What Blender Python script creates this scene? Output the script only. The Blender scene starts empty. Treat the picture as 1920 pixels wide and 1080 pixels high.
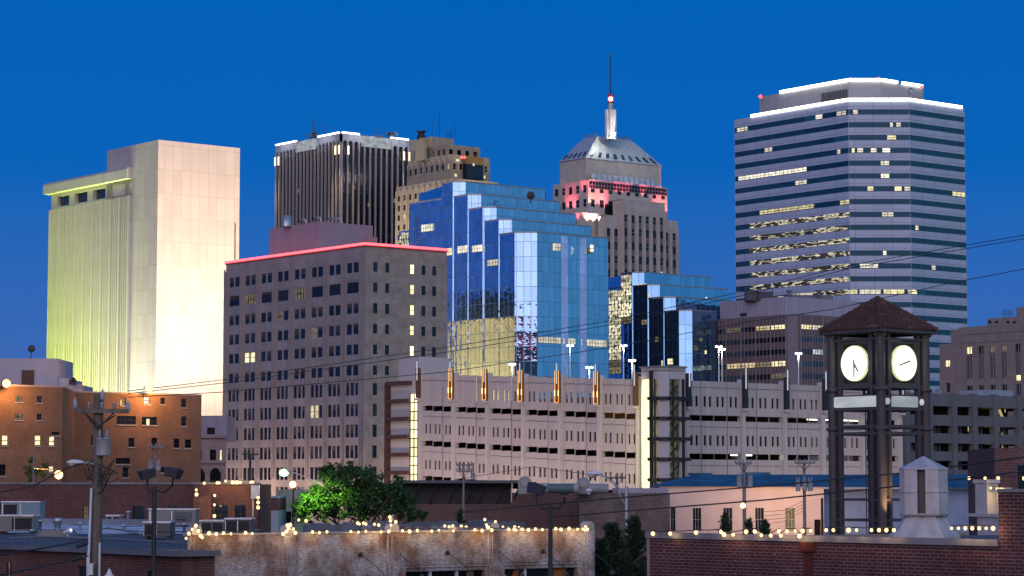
import bpy, math, random
from mathutils import Vector, Matrix
rnd = random.Random(11)
R = math.radians
S = bpy.context.scene
COL = S.collection

# ------------------------------------------------------------------ camera
CZ, F, HZ = 10.0, 4550.0, 915.0
PITCH = math.atan((HZ-540)/F)
C0 = Vector((0, 0, CZ))
cd = bpy.data.cameras.new('camera')
cam = bpy.data.objects.new('camera', cd); COL.objects.link(cam)
cam.location = C0; cam.rotation_euler = (math.pi/2+PITCH, 0, 0)
cd.sensor_width = 36; cd.lens = F/1920*36; cd.clip_start = 1; cd.clip_end = 20000
S.camera = cam
# ------------------------------------------------------------------ dawn sky (brighter and pinker in the east, behind the camera)
w = bpy.data.worlds.new('World'); S.world = w; w.use_nodes = True
nt = w.node_tree; nt.nodes.clear()
def N(nt, t, **k):
    n = nt.nodes.new(t)
    for a, b in k.items(): setattr(n, a, b)
    return n
def ramp(nt, src, stops, interp='LINEAR'):
    n = N(nt, 'ShaderNodeValToRGB'); n.color_ramp.interpolation = interp
    e = n.color_ramp.elements
    while len(e) < len(stops): e.new(0.5)
    for el, (p, c) in zip(e, stops):
        el.position = p; el.color = (c[0], c[1], c[2], 1) if not isinstance(c, (int, float)) else (c, c, c, 1)
    if src is not None: nt.links.new(src, n.inputs[0])
    return n
def mathn(nt, op, a, b=None, clamp=False):
    n = N(nt, 'ShaderNodeMath', operation=op); n.use_clamp = clamp
    for i, x in enumerate((a, b)):
        if x is None: continue
        if isinstance(x, (int, float)): n.inputs[i].default_value = x
        else: nt.links.new(x, n.inputs[i])
    return n.outputs[0]
def mixc(nt, fac, a, b, blend='MIX'):
    n = N(nt, 'ShaderNodeMix', data_type='RGBA', blend_type=blend)
    for k, x in ((0, fac), (6, a), (7, b)):
        if isinstance(x, (int, float)): n.inputs[k].default_value = x
        elif isinstance(x, tuple): n.inputs[k].default_value = (*x[:3], 1)
        else: nt.links.new(x, n.inputs[k])
    return n.outputs[2]
tc = N(nt, 'ShaderNodeTexCoord'); sx = N(nt, 'ShaderNodeSeparateXYZ'); nt.links.new(tc.outputs['Generated'], sx.inputs[0])
west = ramp(nt, sx.outputs[2], [(0, (.075, .15, .46)), (.06, (.04, .138, .46)), (.13, (.003, .124, .485)), (.22, (0, .112, .475)), (.6, (.0, .08, .36)), (1, (.05, .12, .4))])
east = ramp(nt, sx.outputs[2], [(0, (.52, .54, .80)), (.17, (.60, .62, .92)), (.3, (1.75, 1.52, 1.6)), (.5, (1.2, 1.12, 1.45)), (.8, (.4, .5, .95)), (1, (.06, .14, .45))])
cl = N(nt, 'ShaderNodeTexNoise'); cl.inputs['Scale'].default_value = 5; cl.inputs['Detail'].default_value = 5
mp = N(nt, 'ShaderNodeMapping'); mp.inputs['Scale'].default_value = (1, 1, 4)
nt.links.new(tc.outputs['Generated'], mp.inputs[0]); nt.links.new(mp.outputs[0], cl.inputs[0])
clr = ramp(nt, cl.outputs[0], [(.45, .9), (.7, 1.25)])
eastc = mixc(nt, 1.0, east.outputs[0], clr.outputs[0], 'MULTIPLY')
t = mathn(nt, 'MULTIPLY', sx.outputs[1], -1.0); t = mathn(nt, 'ADD', t, -.10, True); t = mathn(nt, 'POWER', t, 1.2)
north = mixc(nt, mathn(nt, 'MULTIPLY', mathn(nt, 'ADD', sx.outputs[0], -.28, True), 1.25, True), west.outputs[0], (.10, .38, .60))
skyc = mixc(nt, t, north, eastc)
gr = mathn(nt, 'GREATER_THAN', sx.outputs[2], -0.002)
skyc = mixc(nt, gr, (.03, .03, .05), skyc)
bg = N(nt, 'ShaderNodeBackground'); bg.inputs[1].default_value = 1.0
wo = N(nt, 'ShaderNodeOutputWorld')
nt.links.new(skyc, bg.inputs[0]); nt.links.new(bg.outputs[0], wo.inputs[0])
# soft dawn glow from the east (the sun is still under the horizon behind the camera)
sd = bpy.data.lights.new('sun', 'SUN'); sd.energy = 0.45; sd.angle = R(40); sd.color = (1, .83, .82)
so = bpy.data.objects.new('sun', sd); COL.objects.link(so); so.rotation_euler = (R(80), 0, R(-14))
S.view_settings.view_transform = 'Standard'; S.view_settings.look = 'None'
S.view_settings.exposure = 0.0; S.view_settings.gamma = 1
S.render.engine = 'CYCLES'
cy = S.cycles; cy.max_bounces = 6; cy.diffuse_bounces = 2; cy.glossy_bounces = 4; cy.transmission_bounces = 2
cy.sample_clamp_indirect = 3; cy.caustics_reflective = False; cy.caustics_refractive = False
cy.use_denoising = True
try: cy.use_light_tree = True
except Exception: pass

# ------------------------------------------------------------------ picture <-> world
FW = Vector((0, math.cos(PITCH), math.sin(PITCH))); UP = Vector((0, -math.sin(PITCH), math.cos(PITCH)))
def ray(u, v): return F*FW + Vector((u-960, 0, 0)) + (540-v)*UP
def P(u, v, Y):
    d = ray(u, v); return C0 + d*(Y/d.y)
def PZ(u, v, Z):
    d = ray(u, v); return C0 + d*((Z-CZ)/d.z)
def xy(p): return Vector((p[0], p[1]))
def along(c, d, u, v=700):
    r = ray(u, v); k = r.x/r.y
    tt = (k*c[1]-c[0])/(d[0]-k*d[1])
    return Vector((c[0]+tt*d[0], c[1]+tt*d[1]))
ER = Vector((.78, .626)); ER.normalize(); EL = Vector((-ER.y, ER.x))
def proj(p):
    q = Vector(p)-C0; zc = q.dot(FW)
    return 960+F*q.x/zc, 540-F*q.dot(UP)/zc

# ------------------------------------------------------------------ meshes
class MB:
    def __init__(s): s.v = []; s.f = []; s.m = []; s.sm = []
    def poly(s, pts, m=0, sm=False):
        i = len(s.v); s.v += [Vector(p) for p in pts]; s.f.append(tuple(range(i, i+len(pts)))); s.m.append(m); s.sm.append(sm)
    def grid(s, rows, m=0, closed=False, sm=True):
        i = len(s.v); n = len(rows[0])
        for r in rows: s.v += [Vector(p) for p in r]
        for a in range(len(rows)-1):
            for b in range(n if closed else n-1):
                c = (b+1) % n
                s.f.append((i+a*n+b, i+a*n+c, i+(a+1)*n+c, i+(a+1)*n+b)); s.m.append(m); s.sm.append(sm)
    def box(s, lo, hi, m=0, rot=0, cen=None):
        x0, y0, z0 = lo; x1, y1, z1 = hi
        p = [Vector((x, y, z)) for z in (z0, z1) for x, y in ((x0, y0), (x1, y0), (x1, y1), (x0, y1))]
        if rot:
            c = Vector(cen) if cen is not None else (Vector(lo)+Vector(hi))/2
            M = Matrix.Rotation(rot, 3, 'Z'); p = [c+M@(q-c) for q in p]
        for f in ((0, 1, 5, 4), (1, 2, 6, 5), (2, 3, 7, 6), (3, 0, 4, 7), (4, 5, 6, 7), (3, 2, 1, 0)): s.poly([p[k] for k in f], m)
    def prism(s, pts, z0, z1, m=0, mt=None, bottom=False):   # pts counter-clockwise from above
        n = len(pts)
        for k in range(n):
            a, b = pts[k], pts[(k+1) % n]
            s.poly([(a[0], a[1], z0), (b[0], b[1], z0), (b[0], b[1], z1), (a[0], a[1], z1)], m)
        s.poly([(p[0], p[1], z1) for p in pts], m if mt is None else mt)
        if bottom: s.poly([(p[0], p[1], z0) for p in reversed(pts)], m)
    def tube(s, pts, r, n=8, m=0, cap=True):
        pts = [Vector(p) for p in pts]; rs = r if isinstance(r, (list, tuple)) else [r]*len(pts)
        rows = []; 
        for k, p in enumerate(pts):
            d = (pts[min(k+1, len(pts)-1)]-pts[max(k-1, 0)])
            if d.length < 1e-9: d = Vector((0, 0, 1))
            d.normalize()
            a = Vector((0, 0, 1)) if abs(d.z) < .9 else Vector((1, 0, 0))
            e1 = d.cross(a).normalized(); e2 = d.cross(e1)
            rows.append([p+rs[k]*(math.cos(2*math.pi*j/n)*e1+math.sin(2*math.pi*j/n)*e2) for j in range(n)])
        rows = [list(reversed(q)) for q in rows]
        s.grid(rows, m, True)
        if cap: s.poly(list(reversed(rows[0])), m); s.poly(rows[-1], m)
    def lathe(s, c, prof, n=16, m=0, sm=True):
        s.grid([[(c[0]+r*math.cos(2*math.pi*j/n), c[1]+r*math.sin(2*math.pi*j/n), c[2]+z) for j in range(n)] for r, z in prof], m, True, sm)
    def ball(s, c, r, n=10, k=6, m=0, sz=1.0):
        s.lathe(c, [(max(1e-4, r*math.sin(math.pi*i/k)), -sz*r*math.cos(math.pi*i/k)) for i in range(k+1)], n, m)
ORG = {}
def link(o): COL.objects.link(o); return o
def thing(name, label, cat, loc=(0, 0, 0), group=None):
    o = link(bpy.data.objects.new(name, None)); o.location = loc; o.empty_display_size = 1
    o['label'] = label; o['category'] = cat
    if group: o['group'] = group
    ORG[o.name] = Vector(loc); return o
def build(mb, name, mats, parent=None, label=None, cat=None, group=None, kind=None):
    if not isinstance(mats, (list, tuple)): mats = [mats]
    if parent is not None: org = ORG[parent.name]
    else:
        lo = Vector((min(p.x for p in mb.v), min(p.y for p in mb.v), min(p.z for p in mb.v)))
        hi = Vector((max(p.x for p in mb.v), max(p.y for p in mb.v), 0)); org = Vector(((lo.x+hi.x)/2, (lo.y+hi.y)/2, lo.z))
    me = bpy.data.meshes.new(name)
    me.from_pydata([p-org for p in mb.v], [], mb.f)
    for m in mats: me.materials.append(m)
    me.polygons.foreach_set('material_index', mb.m); me.polygons.foreach_set('use_smooth', mb.sm)
    uv = me.uv_layers.new(name='UVMap').data
    for p in me.polygons:
        n = p.normal
        if abs(n.z) > .75:
            for li, vi in zip(p.loop_indices, p.vertices):
                q = mb.v[vi]; uv[li].uv = (q.x, q.y)
        else:
            tx, ty = -n.y, n.x; l = math.hypot(tx, ty) or 1; tx /= l; ty /= l
            for li, vi in zip(p.loop_indices, p.vertices):
                q = mb.v[vi]; uv[li].uv = (q.x*tx+q.y*ty, q.z)
    o = link(bpy.data.objects.new(name, me))
    if parent is not None: o.parent = parent; ORG[o.name] = org
    else: o.location = org; ORG[o.name] = org
    if parent is not None: pass
    if label: o['label'] = label
    if cat: o['category'] = cat
    if group: o['group'] = group
    if kind: o['kind'] = kind
    return o
def sub(mb, name, mats, part):            # a sub-part under a part whose own transform is the identity
    return build(mb, name, mats, part)

class Fac:                                 # an upright wall plane seen from outside, x to the right, z up
    def __init__(s, a, b, z0=0, z1=10):
        s.a = xy(a); s.b = xy(b); d = s.b-s.a; s.L = d.length; s.e = d/s.L; s.n = Vector((s.e.y, -s.e.x)); s.z0 = z0; s.z1 = z1
    def W(s, x, z, o=0):
        q = s.a+s.e*x+s.n*o; return Vector((q.x, q.y, z))
    def px(s, u, v, o=0):
        d = ray(u, v); nn = Vector((s.n.x, s.n.y, 0)); A = s.W(0, 0, o)
        q = C0+d*((A-C0).dot(nn)/d.dot(nn)); return (xy(q)-s.a).dot(s.e), q.z
    def x(s, u, v=700): return s.px(u, v)[0]
    def quad(s, mb, x0, x1, z0, z1, o=0, m=0): mb.poly([s.W(x0, z0, o), s.W(x1, z0, o), s.W(x1, z1, o), s.W(x0, z1, o)], m)
    def box(s, mb, x0, x1, z0, z1, o0, o1, m=0):
        p = [s.W(x, z, o) for z in (z0, z1) for x, o in ((x0, o1), (x1, o1), (x1, o0), (x0, o0))]
        for f in ((0, 1, 5, 4), (1, 2, 6, 5), (2, 3, 7, 6), (3, 0, 4, 7), (4, 5, 6, 7), (3, 2, 1, 0)): mb.poly([p[k] for k in f], m)
    def wall(s, mb, x0, x1, z0, z1, holes, dep=.3, m=0, o=0, mr=None):
        xs = sorted({x0, x1, *[min(max(h[k], x0), x1) for h in holes for k in (0, 1)]})
        zs = sorted({z0, z1, *[min(max(h[k], z0), z1) for h in holes for k in (2, 3)]})
        for k in range(len(zs)-1):
            za, zb = zs[k], zs[k+1]; zm = (za+zb)/2
            if zb-za < 1e-6: continue
            act = sorted((max(h[0], x0), min(h[1], x1)) for h in holes if h[2] < zm < h[3]); cur = x0
            for a, b in act:
                if a > cur+1e-6: s.quad(mb, cur, a, za, zb, o, m)
                cur = max(cur, b)
            if cur < x1-1e-6: s.quad(mb, cur, x1, za, zb, o, m)
        mr = m if mr is None else mr
        for a, b, c, d in [h[:4] for h in holes]:
            W = s.W
            mb.poly([W(a, c, o), W(a, d, o), W(a, d, o-dep), W(a, c, o-dep)], mr); mb.poly([W(b, d, o), W(b, c, o), W(b, c, o-dep), W(b, d, o-dep)], mr)
            mb.poly([W(a, d, o), W(b, d, o), W(b, d, o-dep), W(a, d, o-dep)], mr); mb.poly([W(b, c, o), W(a, c, o), W(a, c, o-dep), W(b, c, o-dep)], mr)
def area_px(o4):
    q = [proj(p) for p in o4]; A = 0
    for k in range(4): A += q[k][0]*q[(k+1) % 4][1]-q[(k+1) % 4][0]*q[k][1]
    return abs(A)
def windows(parent, items, name='window'):
    """items: (fac, x0, x1, z0, z1, offset, pane material, n panes, frame material); the 100 that show largest are parts"""
    items = sorted(items, key=lambda i: -area_px([i[0].W(i[1], i[3]), i[0].W(i[2], i[3]), i[0].W(i[2], i[4]), i[0].W(i[1], i[4])]))
    rest = MB(); rm = []
    for k, (f, x0, x1, z0, z1, o, pm, n, fm) in enumerate(items):
        if k < 100 or len(items) <= 103: mb = MB(); ms = [pm, fm]; ip, jf = 0, 1
        else:
            mb = rest
            for q in (pm, fm):
                if q not in rm: rm.append(q)
            ip, jf = rm.index(pm), rm.index(fm)
        pms = pm if isinstance(pm, list) else None
        f.quad(mb, x0, x1, z0, z1, o, ip)
        wd = x1-x0; t = min(.12*wd/n, .09*max(1, wd/n)); t = min(t, .14)
        if fm is not None and n > 0:
            for j in range(n+1):
                xa = x0+wd*j/n
                f.box(mb, max(x0, xa-t/2), min(x1, xa+t/2), z0, z1, o, o+.05, jf)
            f.box(mb, x0+t/2, x1-t/2, z0, z0+t, o, o+.045, jf); f.box(mb, x0+t/2, x1-t/2, (z0+z1)/2-t/2, (z0+z1)/2+t/2, o, o+.04, jf)
        if mb is not rest: build(mb, name, [m for m in ms if m is not None], parent)
    if rest.f: build(rest, name, rm, parent, kind='stuff')
def lamp(kind, loc, energy, color, parent=None, size=.3, to=None, spot=60, blend=.6, sy=None):
    d = bpy.data.lights.new('lamp_light', kind); d.energy = energy; d.color = color
    if kind == 'AREA':
        d.size = size
        if sy: d.shape = 'RECTANGLE'; d.size_y = sy
    else: d.shadow_soft_size = size
    if kind == 'SPOT': d.spot_size = R(spot); d.spot_blend = blend
    o = link(bpy.data.objects.new('lamp_light', d)); loc = Vector(loc)
    if parent is not None: o.parent = parent; o.location = loc-ORG[parent.name]
    else: o.location = loc
    if to is not None: o.rotation_euler = (Vector(to)-loc).to_track_quat('-Z', 'Y').to_euler()
    return o

# ------------------------------------------------------------------ materials
MATS = {}
def newmat(name):
    m = bpy.data.materials.new(name); m.use_nodes = True; nt = m.node_tree; nt.nodes.clear()
    out = N(nt, 'ShaderNodeOutputMaterial'); b = N(nt, 'ShaderNodeBsdfPrincipled'); nt.links.new(b.outputs[0], out.inputs[0])
    uv = N(nt, 'ShaderNodeUVMap'); MATS[name] = m
    return m, nt, b, uv, out
def noise(nt, vec, scale, detail=4, rough=.55, sc=None):
    n = N(nt, 'ShaderNodeTexNoise'); n.inputs['Scale'].default_value = scale; n.inputs['Detail'].default_value = detail; n.inputs['Roughness'].default_value = rough
    if sc:
        mp = N(nt, 'ShaderNodeMapping'); mp.inputs['Scale'].default_value = sc; nt.links.new(vec, mp.inputs[0]); vec = mp.outputs[0]
    nt.links.new(vec, n.inputs['Vector']); return n.outputs[0]
def mat(name, c, rough=.8, spec=.3, var=.18, scale=.6, streak=True, metal=0, panel=None, fine=0, pj=.6):
    """plain surface with blotchy wear, rain streaks and optional panel joints (w, h, gap) in metres"""
    m, nt, b, uv, out = newmat(name)
    n1 = noise(nt, uv.outputs[0], scale, 5); r1 = ramp(nt, n1, [(.3, 1-var), (.7, 1+var*.6)])
    col = mixc(nt, 1.0, c, r1.outputs[0], 'MULTIPLY')
    if streak:
        n2 = noise(nt, uv.outputs[0], 1.0, 3, .5, (1.6*max(scale, .3), .07, 1)); r2 = ramp(nt, n2, [(.35, 1-var*.7), (.65, 1.0)])
        col = mixc(nt, 1.0, col, r2.outputs[0], 'MULTIPLY')
    if fine:
        n3 = noise(nt, uv.outputs[0], 9, 2); r3 = ramp(nt, n3, [(.3, 1-fine), (.7, 1+fine)]); col = mixc(nt, 1.0, col, r3.outputs[0], 'MULTIPLY')
    if panel:
        br = N(nt, 'ShaderNodeTexBrick'); nt.links.new(uv.outputs[0], br.inputs[0]); br.offset = 0.0
        br.inputs['Scale'].default_value = 1; br.inputs['Brick Width'].default_value = panel[0]; br.inputs['Row Height'].default_value = panel[1]
        br.inputs['Mortar Size'].default_value = panel[2]; br.inputs['Mortar Smooth'].default_value = .3
        br.inputs['Color1'].default_value = (.93, .93, .93, 1); br.inputs['Color2'].default_value = (1.04, 1.04, 1.04, 1); br.inputs['Mortar'].default_value = (pj, pj, pj, 1)
        col = mixc(nt, 1.0, col, br.outputs[0], 'MULTIPLY')
    nt.links.new(col, b.inputs['Base Color']); b.inputs['Roughness'].default_value = rough; b.inputs['Metallic'].default_value = metal
    b.inputs['Specular IOR Level'].default_value = spec
    return m
def brick(name, c1, c2, mortar, bw=.215, rh=.075, ms=.012, stain=None, amt=.5, ssc=.5, rough=.9):
    m, nt, b, uv, out = newmat(name)
    br = N(nt, 'ShaderNodeTexBrick'); nt.links.new(uv.outputs[0], br.inputs[0])
    for k, x in (('Scale', 1), ('Brick Width', bw), ('Row Height', rh), ('Mortar Size', ms), ('Mortar Smooth', .2), ('Bias', -.1)): br.inputs[k].default_value = x
    for k, x in (('Color1', c1), ('Color2', c2), ('Mortar', mortar)): br.inputs[k].default_value = (*x, 1)
    n1 = noise(nt, uv.outputs[0], ssc, 6, .6); r1 = ramp(nt, n1, [(.3, .72), (.7, 1.15)])
    col = mixc(nt, 1.0, br.outputs[0], r1.outputs[0], 'MULTIPLY')
    n3 = noise(nt, uv.outputs[0], 5, 3); r3 = ramp(nt, n3, [(.3, .8), (.7, 1.15)]); col = mixc(nt, 1.0, col, r3.outputs[0], 'MULTIPLY')
    if stain:
        n2 = noise(nt, uv.outputs[0], .8, 8, .72, (1, .8, 1)); r2 = ramp(nt, n2, [(.42, 0.0), (.6, amt)])
        n4 = noise(nt, uv.outputs[0], 12, 3, .7, (.5, 2.2, 1)); r4 = ramp(nt, n4, [(.38, .25), (.6, 1.0)])
        fac = mathn(nt, 'MULTIPLY', r2.outputs[0], r4.outputs[0])
        col = mixc(nt, fac, col, stain)
    nt.links.new(col, b.inputs['Base Color']); b.inputs['Roughness'].default_value = rough; b.inputs['Specular IOR Level'].default_value = .2
    bp = N(nt, 'ShaderNodeBump'); bp.inputs['Strength'].default_value = .5; bp.inputs['Distance'].default_value = .02; bp.invert = True
    nt.links.new(br.outputs[1], bp.inputs['Height']); nt.links.new(bp.outputs[0], b.inputs['Normal'])
    return m
def pane(name, c=(.012, .013, .017), rough=.12, refl=.5, wob=.02, metal=0.0):
    m, nt, b, uv, out = newmat(name)
    oi = N(nt, 'ShaderNodeObjectInfo'); r = ramp(nt, oi.outputs['Random'], [(0, .55), (.75, 1.0), (.9, 1.7), (1, 2.6)])
    nt.links.new(mixc(nt, 1.0, c, r.outputs[0], 'MULTIPLY'), b.inputs['Base Color'])
    b.inputs['Roughness'].default_value = rough; b.inputs['Specular IOR Level'].default_value = refl; b.inputs['Metallic'].default_value = metal; b.inputs['Specular Tint'].default_value = (.42, .72, 1, 1)
    n = noise(nt, uv.outputs[0], .8, 2); bp = N(nt, 'ShaderNodeBump'); bp.inputs['Strength'].default_value = wob; bp.inputs['Distance'].default_value = .5
    nt.links.new(n, bp.inputs['Height']); nt.links.new(bp.outputs[0], b.inputs['Normal'])
    return m
def emit(name, c, s):
    m, nt, b, uv, out = newmat(name)
    b.inputs['Base Color'].default_value = (.02, .02, .02, 1); b.inputs['Emission Color'].default_value = (*c, 1); b.inputs['Emission Strength'].default_value = s
    return m
def litroom(name, c, s, sc=(.9, 1.3, 1), lo=.25, dark=(.35, .6)):
    """a lit room behind glass: bright ceiling, darker furniture and blinds; also serves for wavy reflections on glass"""
    m, nt, b, uv, out = newmat(name)
    n1 = noise(nt, uv.outputs[0], 1.1, 3, .6, sc); r1 = ramp(nt, n1, [(dark[0], lo), (dark[1], 1.0)])
    oi = N(nt, 'ShaderNodeObjectInfo'); r2 = ramp(nt, oi.outputs['Random'], [(0, .55), (1, 1.15)])
    col = mixc(nt, 1.0, mixc(nt, 1.0, c, r1.outputs[0], 'MULTIPLY'), r2.outputs[0], 'MULTIPLY')
    b.inputs['Base Color'].default_value = (.02, .02, .02, 1); nt.links.new(col, b.inputs['Emission Color']); b.inputs['Emission Strength'].default_value = s
    return m
def curtain(name, c, pw, ph, line=(.3, .4, .55), wob=.15, tilt=.04, rough=.02, lw=.05, linef=.55):
    """reflective curtain-wall glass: each pane tilts and bows a little, thin mullion lines between"""
    m, nt, b, uv, out = newmat(name)
    br = N(nt, 'ShaderNodeTexBrick'); nt.links.new(uv.outputs[0], br.inputs[0]); br.offset = 0
    for k, x in (('Scale', 1), ('Brick Width', pw), ('Row Height', ph), ('Mortar Size', lw), ('Mortar Smooth', .4)): br.inputs[k].default_value = x
    br.inputs['Color1'].default_value = (.86, .86, .86, 1); br.inputs['Color2'].default_value = (1.08, 1.08, 1.08, 1); br.inputs['Mortar'].default_value = (1, 1, 1, 1)
    col = mixc(nt, 1.0, c, br.outputs[0], 'MULTIPLY'); f = mathn(nt, 'MULTIPLY', br.outputs[1], linef); col = mixc(nt, f, col, line)
    nt.links.new(col, b.inputs['Base Color']); b.inputs['Metallic'].default_value = .92
    rr = mathn(nt, 'MULTIPLY_ADD', br.outputs[1], .4); rr.node.inputs[2].default_value = rough; nt.links.new(rr, b.inputs['Roughness'])
    # panes bow: a smooth bump per pane plus a slow ripple
    mp = N(nt, 'ShaderNodeMapping'); mp.inputs['Scale'].default_value = (1/pw, 1/ph, 1); nt.links.new(uv.outputs[0], mp.inputs[0])
    fr = N(nt, 'ShaderNodeVectorMath', operation='FRACTION'); nt.links.new(mp.outputs[0], fr.inputs[0])
    fl = N(nt, 'ShaderNodeVectorMath', operation='FLOOR'); nt.links.new(mp.outputs[0], fl.inputs[0])
    wn = N(nt, 'ShaderNodeTexWhiteNoise', noise_dimensions='2D'); nt.links.new(fl.outputs[0], wn.inputs['Vector'])
    a = N(nt, 'ShaderNodeVectorMath', operation='SUBTRACT'); nt.links.new(wn.outputs['Color'], a.inputs[0]); a.inputs[1].default_value = (.5, .5, .5)
    dt = N(nt, 'ShaderNodeVectorMath', operation='DOT_PRODUCT'); nt.links.new(a.outputs[0], dt.inputs[0]); nt.links.new(fr.outputs[0], dt.inputs[1])
    c2 = N(nt, 'ShaderNodeVectorMath', operation='SUBTRACT'); nt.links.new(fr.outputs[0], c2.inputs[0]); c2.inputs[1].default_value = (.5, .5, 0)
    d2 = N(nt, 'ShaderNodeVectorMath', operation='DOT_PRODUCT'); nt.links.new(c2.outputs[0], d2.inputs[0]); nt.links.new(c2.outputs[0], d2.inputs[1])
    n = noise(nt, uv.outputs[0], .55, 2)
    h = mathn(nt, 'MULTIPLY', dt.outputs['Value'], tilt); h2 = mathn(nt, 'MULTIPLY', d2.outputs['Value'], wob); h3 = mathn(nt, 'MULTIPLY', n, wob)
    hh = mathn(nt, 'ADD', mathn(nt, 'ADD', h, h2), h3)
    bp = N(nt, 'ShaderNodeBump'); bp.inputs['Strength'].default_value = 1; bp.inputs['Distance'].default_value = 1; nt.links.new(hh, bp.inputs['Height']); nt.links.new(bp.outputs[0], b.inputs['Normal'])
    return m

M_pane = pane('window_glass'); M_paneb = pane('window_glass_blue', (.03, .07, .12), .1, .6)
M_frame = mat('dark_frame', (.035, .03, .03), .6, .3, .1)
M_lframe = mat('light_frame', (.4, .38, .36), .6, .3, .1)
M_lity = litroom('lit_room_yellow', (1, .87, .48), 1.5, (.7, .5, 1), .45); M_litw = litroom('lit_room_white', (1, .93, .74), 1.35, (.6, .4, 1), .5); M_lito = litroom('lit_room_orange', (1, .76, .42), 1.0, (.7, .5, 1), .4)
M_litdim = litroom('lit_room_dim', (.75, .62, .35), .35); M_litg = litroom('lit_room_cool', (.8, .95, 1), .9)
M_litstair = litroom('lit_stair', (1, .93, .45), 2.2, lo=.8)
M_bulb = emit('bulb_warm', (1, .72, .36), 22); M_bulbw = emit('lamp_white', (1, .97, .88), 5); M_sod = emit('lamp_sodium', (1, .56, .2), 4.5)
M_black = mat('dark_inside', (.012, .011, .012), .9, .1, .1)
M_metal = mat('grey_metal', (.33, .34, .36), .45, .5, .15, metal=.5); M_dmetal = mat('dark_metal', (.03, .03, .034), .5, .4, .1)
M_galv = mat('galvanised', (.5, .51, .53), .35, .5, .2, scale=2, metal=.7); M_white = mat('white_paint', (.72, .72, .72), .55, .4, .1)
M_roof = mat('roof_membrane', (.12, .125, .14), .9, .2, .35, scale=.35, streak=False)
M_conc = mat('concrete', (.36, .34, .33), .9, .2, .14, scale=.25)

def roofmb(mb, pts, z, m=0): mb.poly([(p[0], p[1], z) for p in pts], m)
# ground
g = MB(); g.poly([(-9000, -400, 0), (9000, -400, 0), (9000, 15000, 0), (-9000, 15000, 0)])
build(g, 'ground', mat('asphalt_ground', (.045, .045, .048), .95, .2, .3, scale=.05, streak=False), kind='structure')
# ================================================================== far towers
def pick(lit, p, base):
    return rnd.choice(lit) if rnd.random() < p else base
# ---------------------------------------------------------------- floodlit slab tower
c = xy(P(297, 262, 560)); zt = P(297, 262, 560).z
tl = along(c, EL, 200, 280); tr = along(c, ER, 450, 280)
root = thing('floodlit_tower', 'pale windowless slab tower floodlit peach on one side and lime green on its ribbed wing', 'tower', (c.x, c.y, 0))
m_pp = mat('pale_panels', (.52, .46, .43), .85, .2, .05, scale=.15, streak=True, panel=(2.4, 5.6, .09), pj=.8)
m_rib = mat('ribbed_stone', (.55, .52, .44), .85, .2, .08, scale=.2)
FLt = Fac(tl, c); FRt = Fac(c, tr)
mb = MB(); mb.prism([c, tr, tr+EL*24, c+EL*24], 0, zt); build(mb, 'tower_wall', m_pp, root)
# wing, left of the slab
x_c = FLt.L
pw = xy(P(248, 330, 560)); zw = 0
w0 = along(c, EL, 248, 340); w1 = along(c, EL, 96, 380)
FW_ = Fac(w1, w0)
zc = FW_.px(248, 318)[1]; zlo = FW_.px(248, 335)[1]
mb = MB(); Lw = FW_.L
hs = []
for ua, ub in ((107, 130), (140, 164), (174, 198), (211, 234), (242.5, 247.5)):
    x0 = FW_.x(ua, 370); x1 = FW_.x(ub, 350); hs.append((x0, x1, FW_.px(130, 384)[1], FW_.px(130, 365)[1]))
FW_.wall(mb, 0, Lw, 0, zlo, hs, 1.2)
mb.poly([FW_.W(0, 0, 0), FW_.W(0, zlo, 0), FW_.W(0, zlo, -18), FW_.W(0, 0, -18)]); mb.poly([FW_.W(0, zlo), FW_.W(Lw, zlo), FW_.W(Lw, zlo, -18), FW_.W(0, zlo, -18)])
nr = 46
for k in range(nr):
    x = Lw*(k+.5)/nr; wr = Lw/nr*(.28 if k % 5 else .5)
    FW_.box(mb, x-wr/2, x+wr/2, 0, hs[0][2]-.6, 0, .45+.3*(k % 5 == 0))
build(mb, 'wing_wall', m_rib, root)
windows(root, [(FW_, h[0], h[1], h[2], h[3], -1.1, M_paneb, 5, M_dmetal) for h in hs])
mb = MB(); FW_.box(mb, -1.6, Lw-.05, zlo+.003, zc, -19, 1.5); FW_.box(mb, -1.6, Lw-.05, zc+.003, zc+.5, -18.8, 1.3); build(mb, 'cornice', m_rib, root)
mb = MB(); FRt.box(mb, FRt.L-1.35, FRt.L-1.1, 20, FRt.px(442, 420)[1], 0, .35); build(mb, 'drain_pipe', mat('rust_pipe', (.3, .17, .13), .8), root)
for k, (fx, col, e) in enumerate(((.02, (.62, 1, .03), 8500), (.3, (.7, 1, .1), 8500), (.6, (.88, 1, .3), 9000), (.9, (.95, 1, .55), 9000), (1.15, (.96, 1, .78), 8500), (1.5, (.96, 1, .85), 6500))):
    lamp('SPOT', FW_.W(Lw*fx, 5, 13), e*(17 if k < 3 else 12.5), col, root, 1.5, FW_.W(Lw*fx, 66, 0), 80, 1)
for fx in (.25, .75):
    lamp('SPOT', FRt.W(FRt.L*fx, 6, 58), 470000, (1, .76, .52), root, 2, FRt.W(FRt.L*fx, 86, 0), 88, 1)

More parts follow.
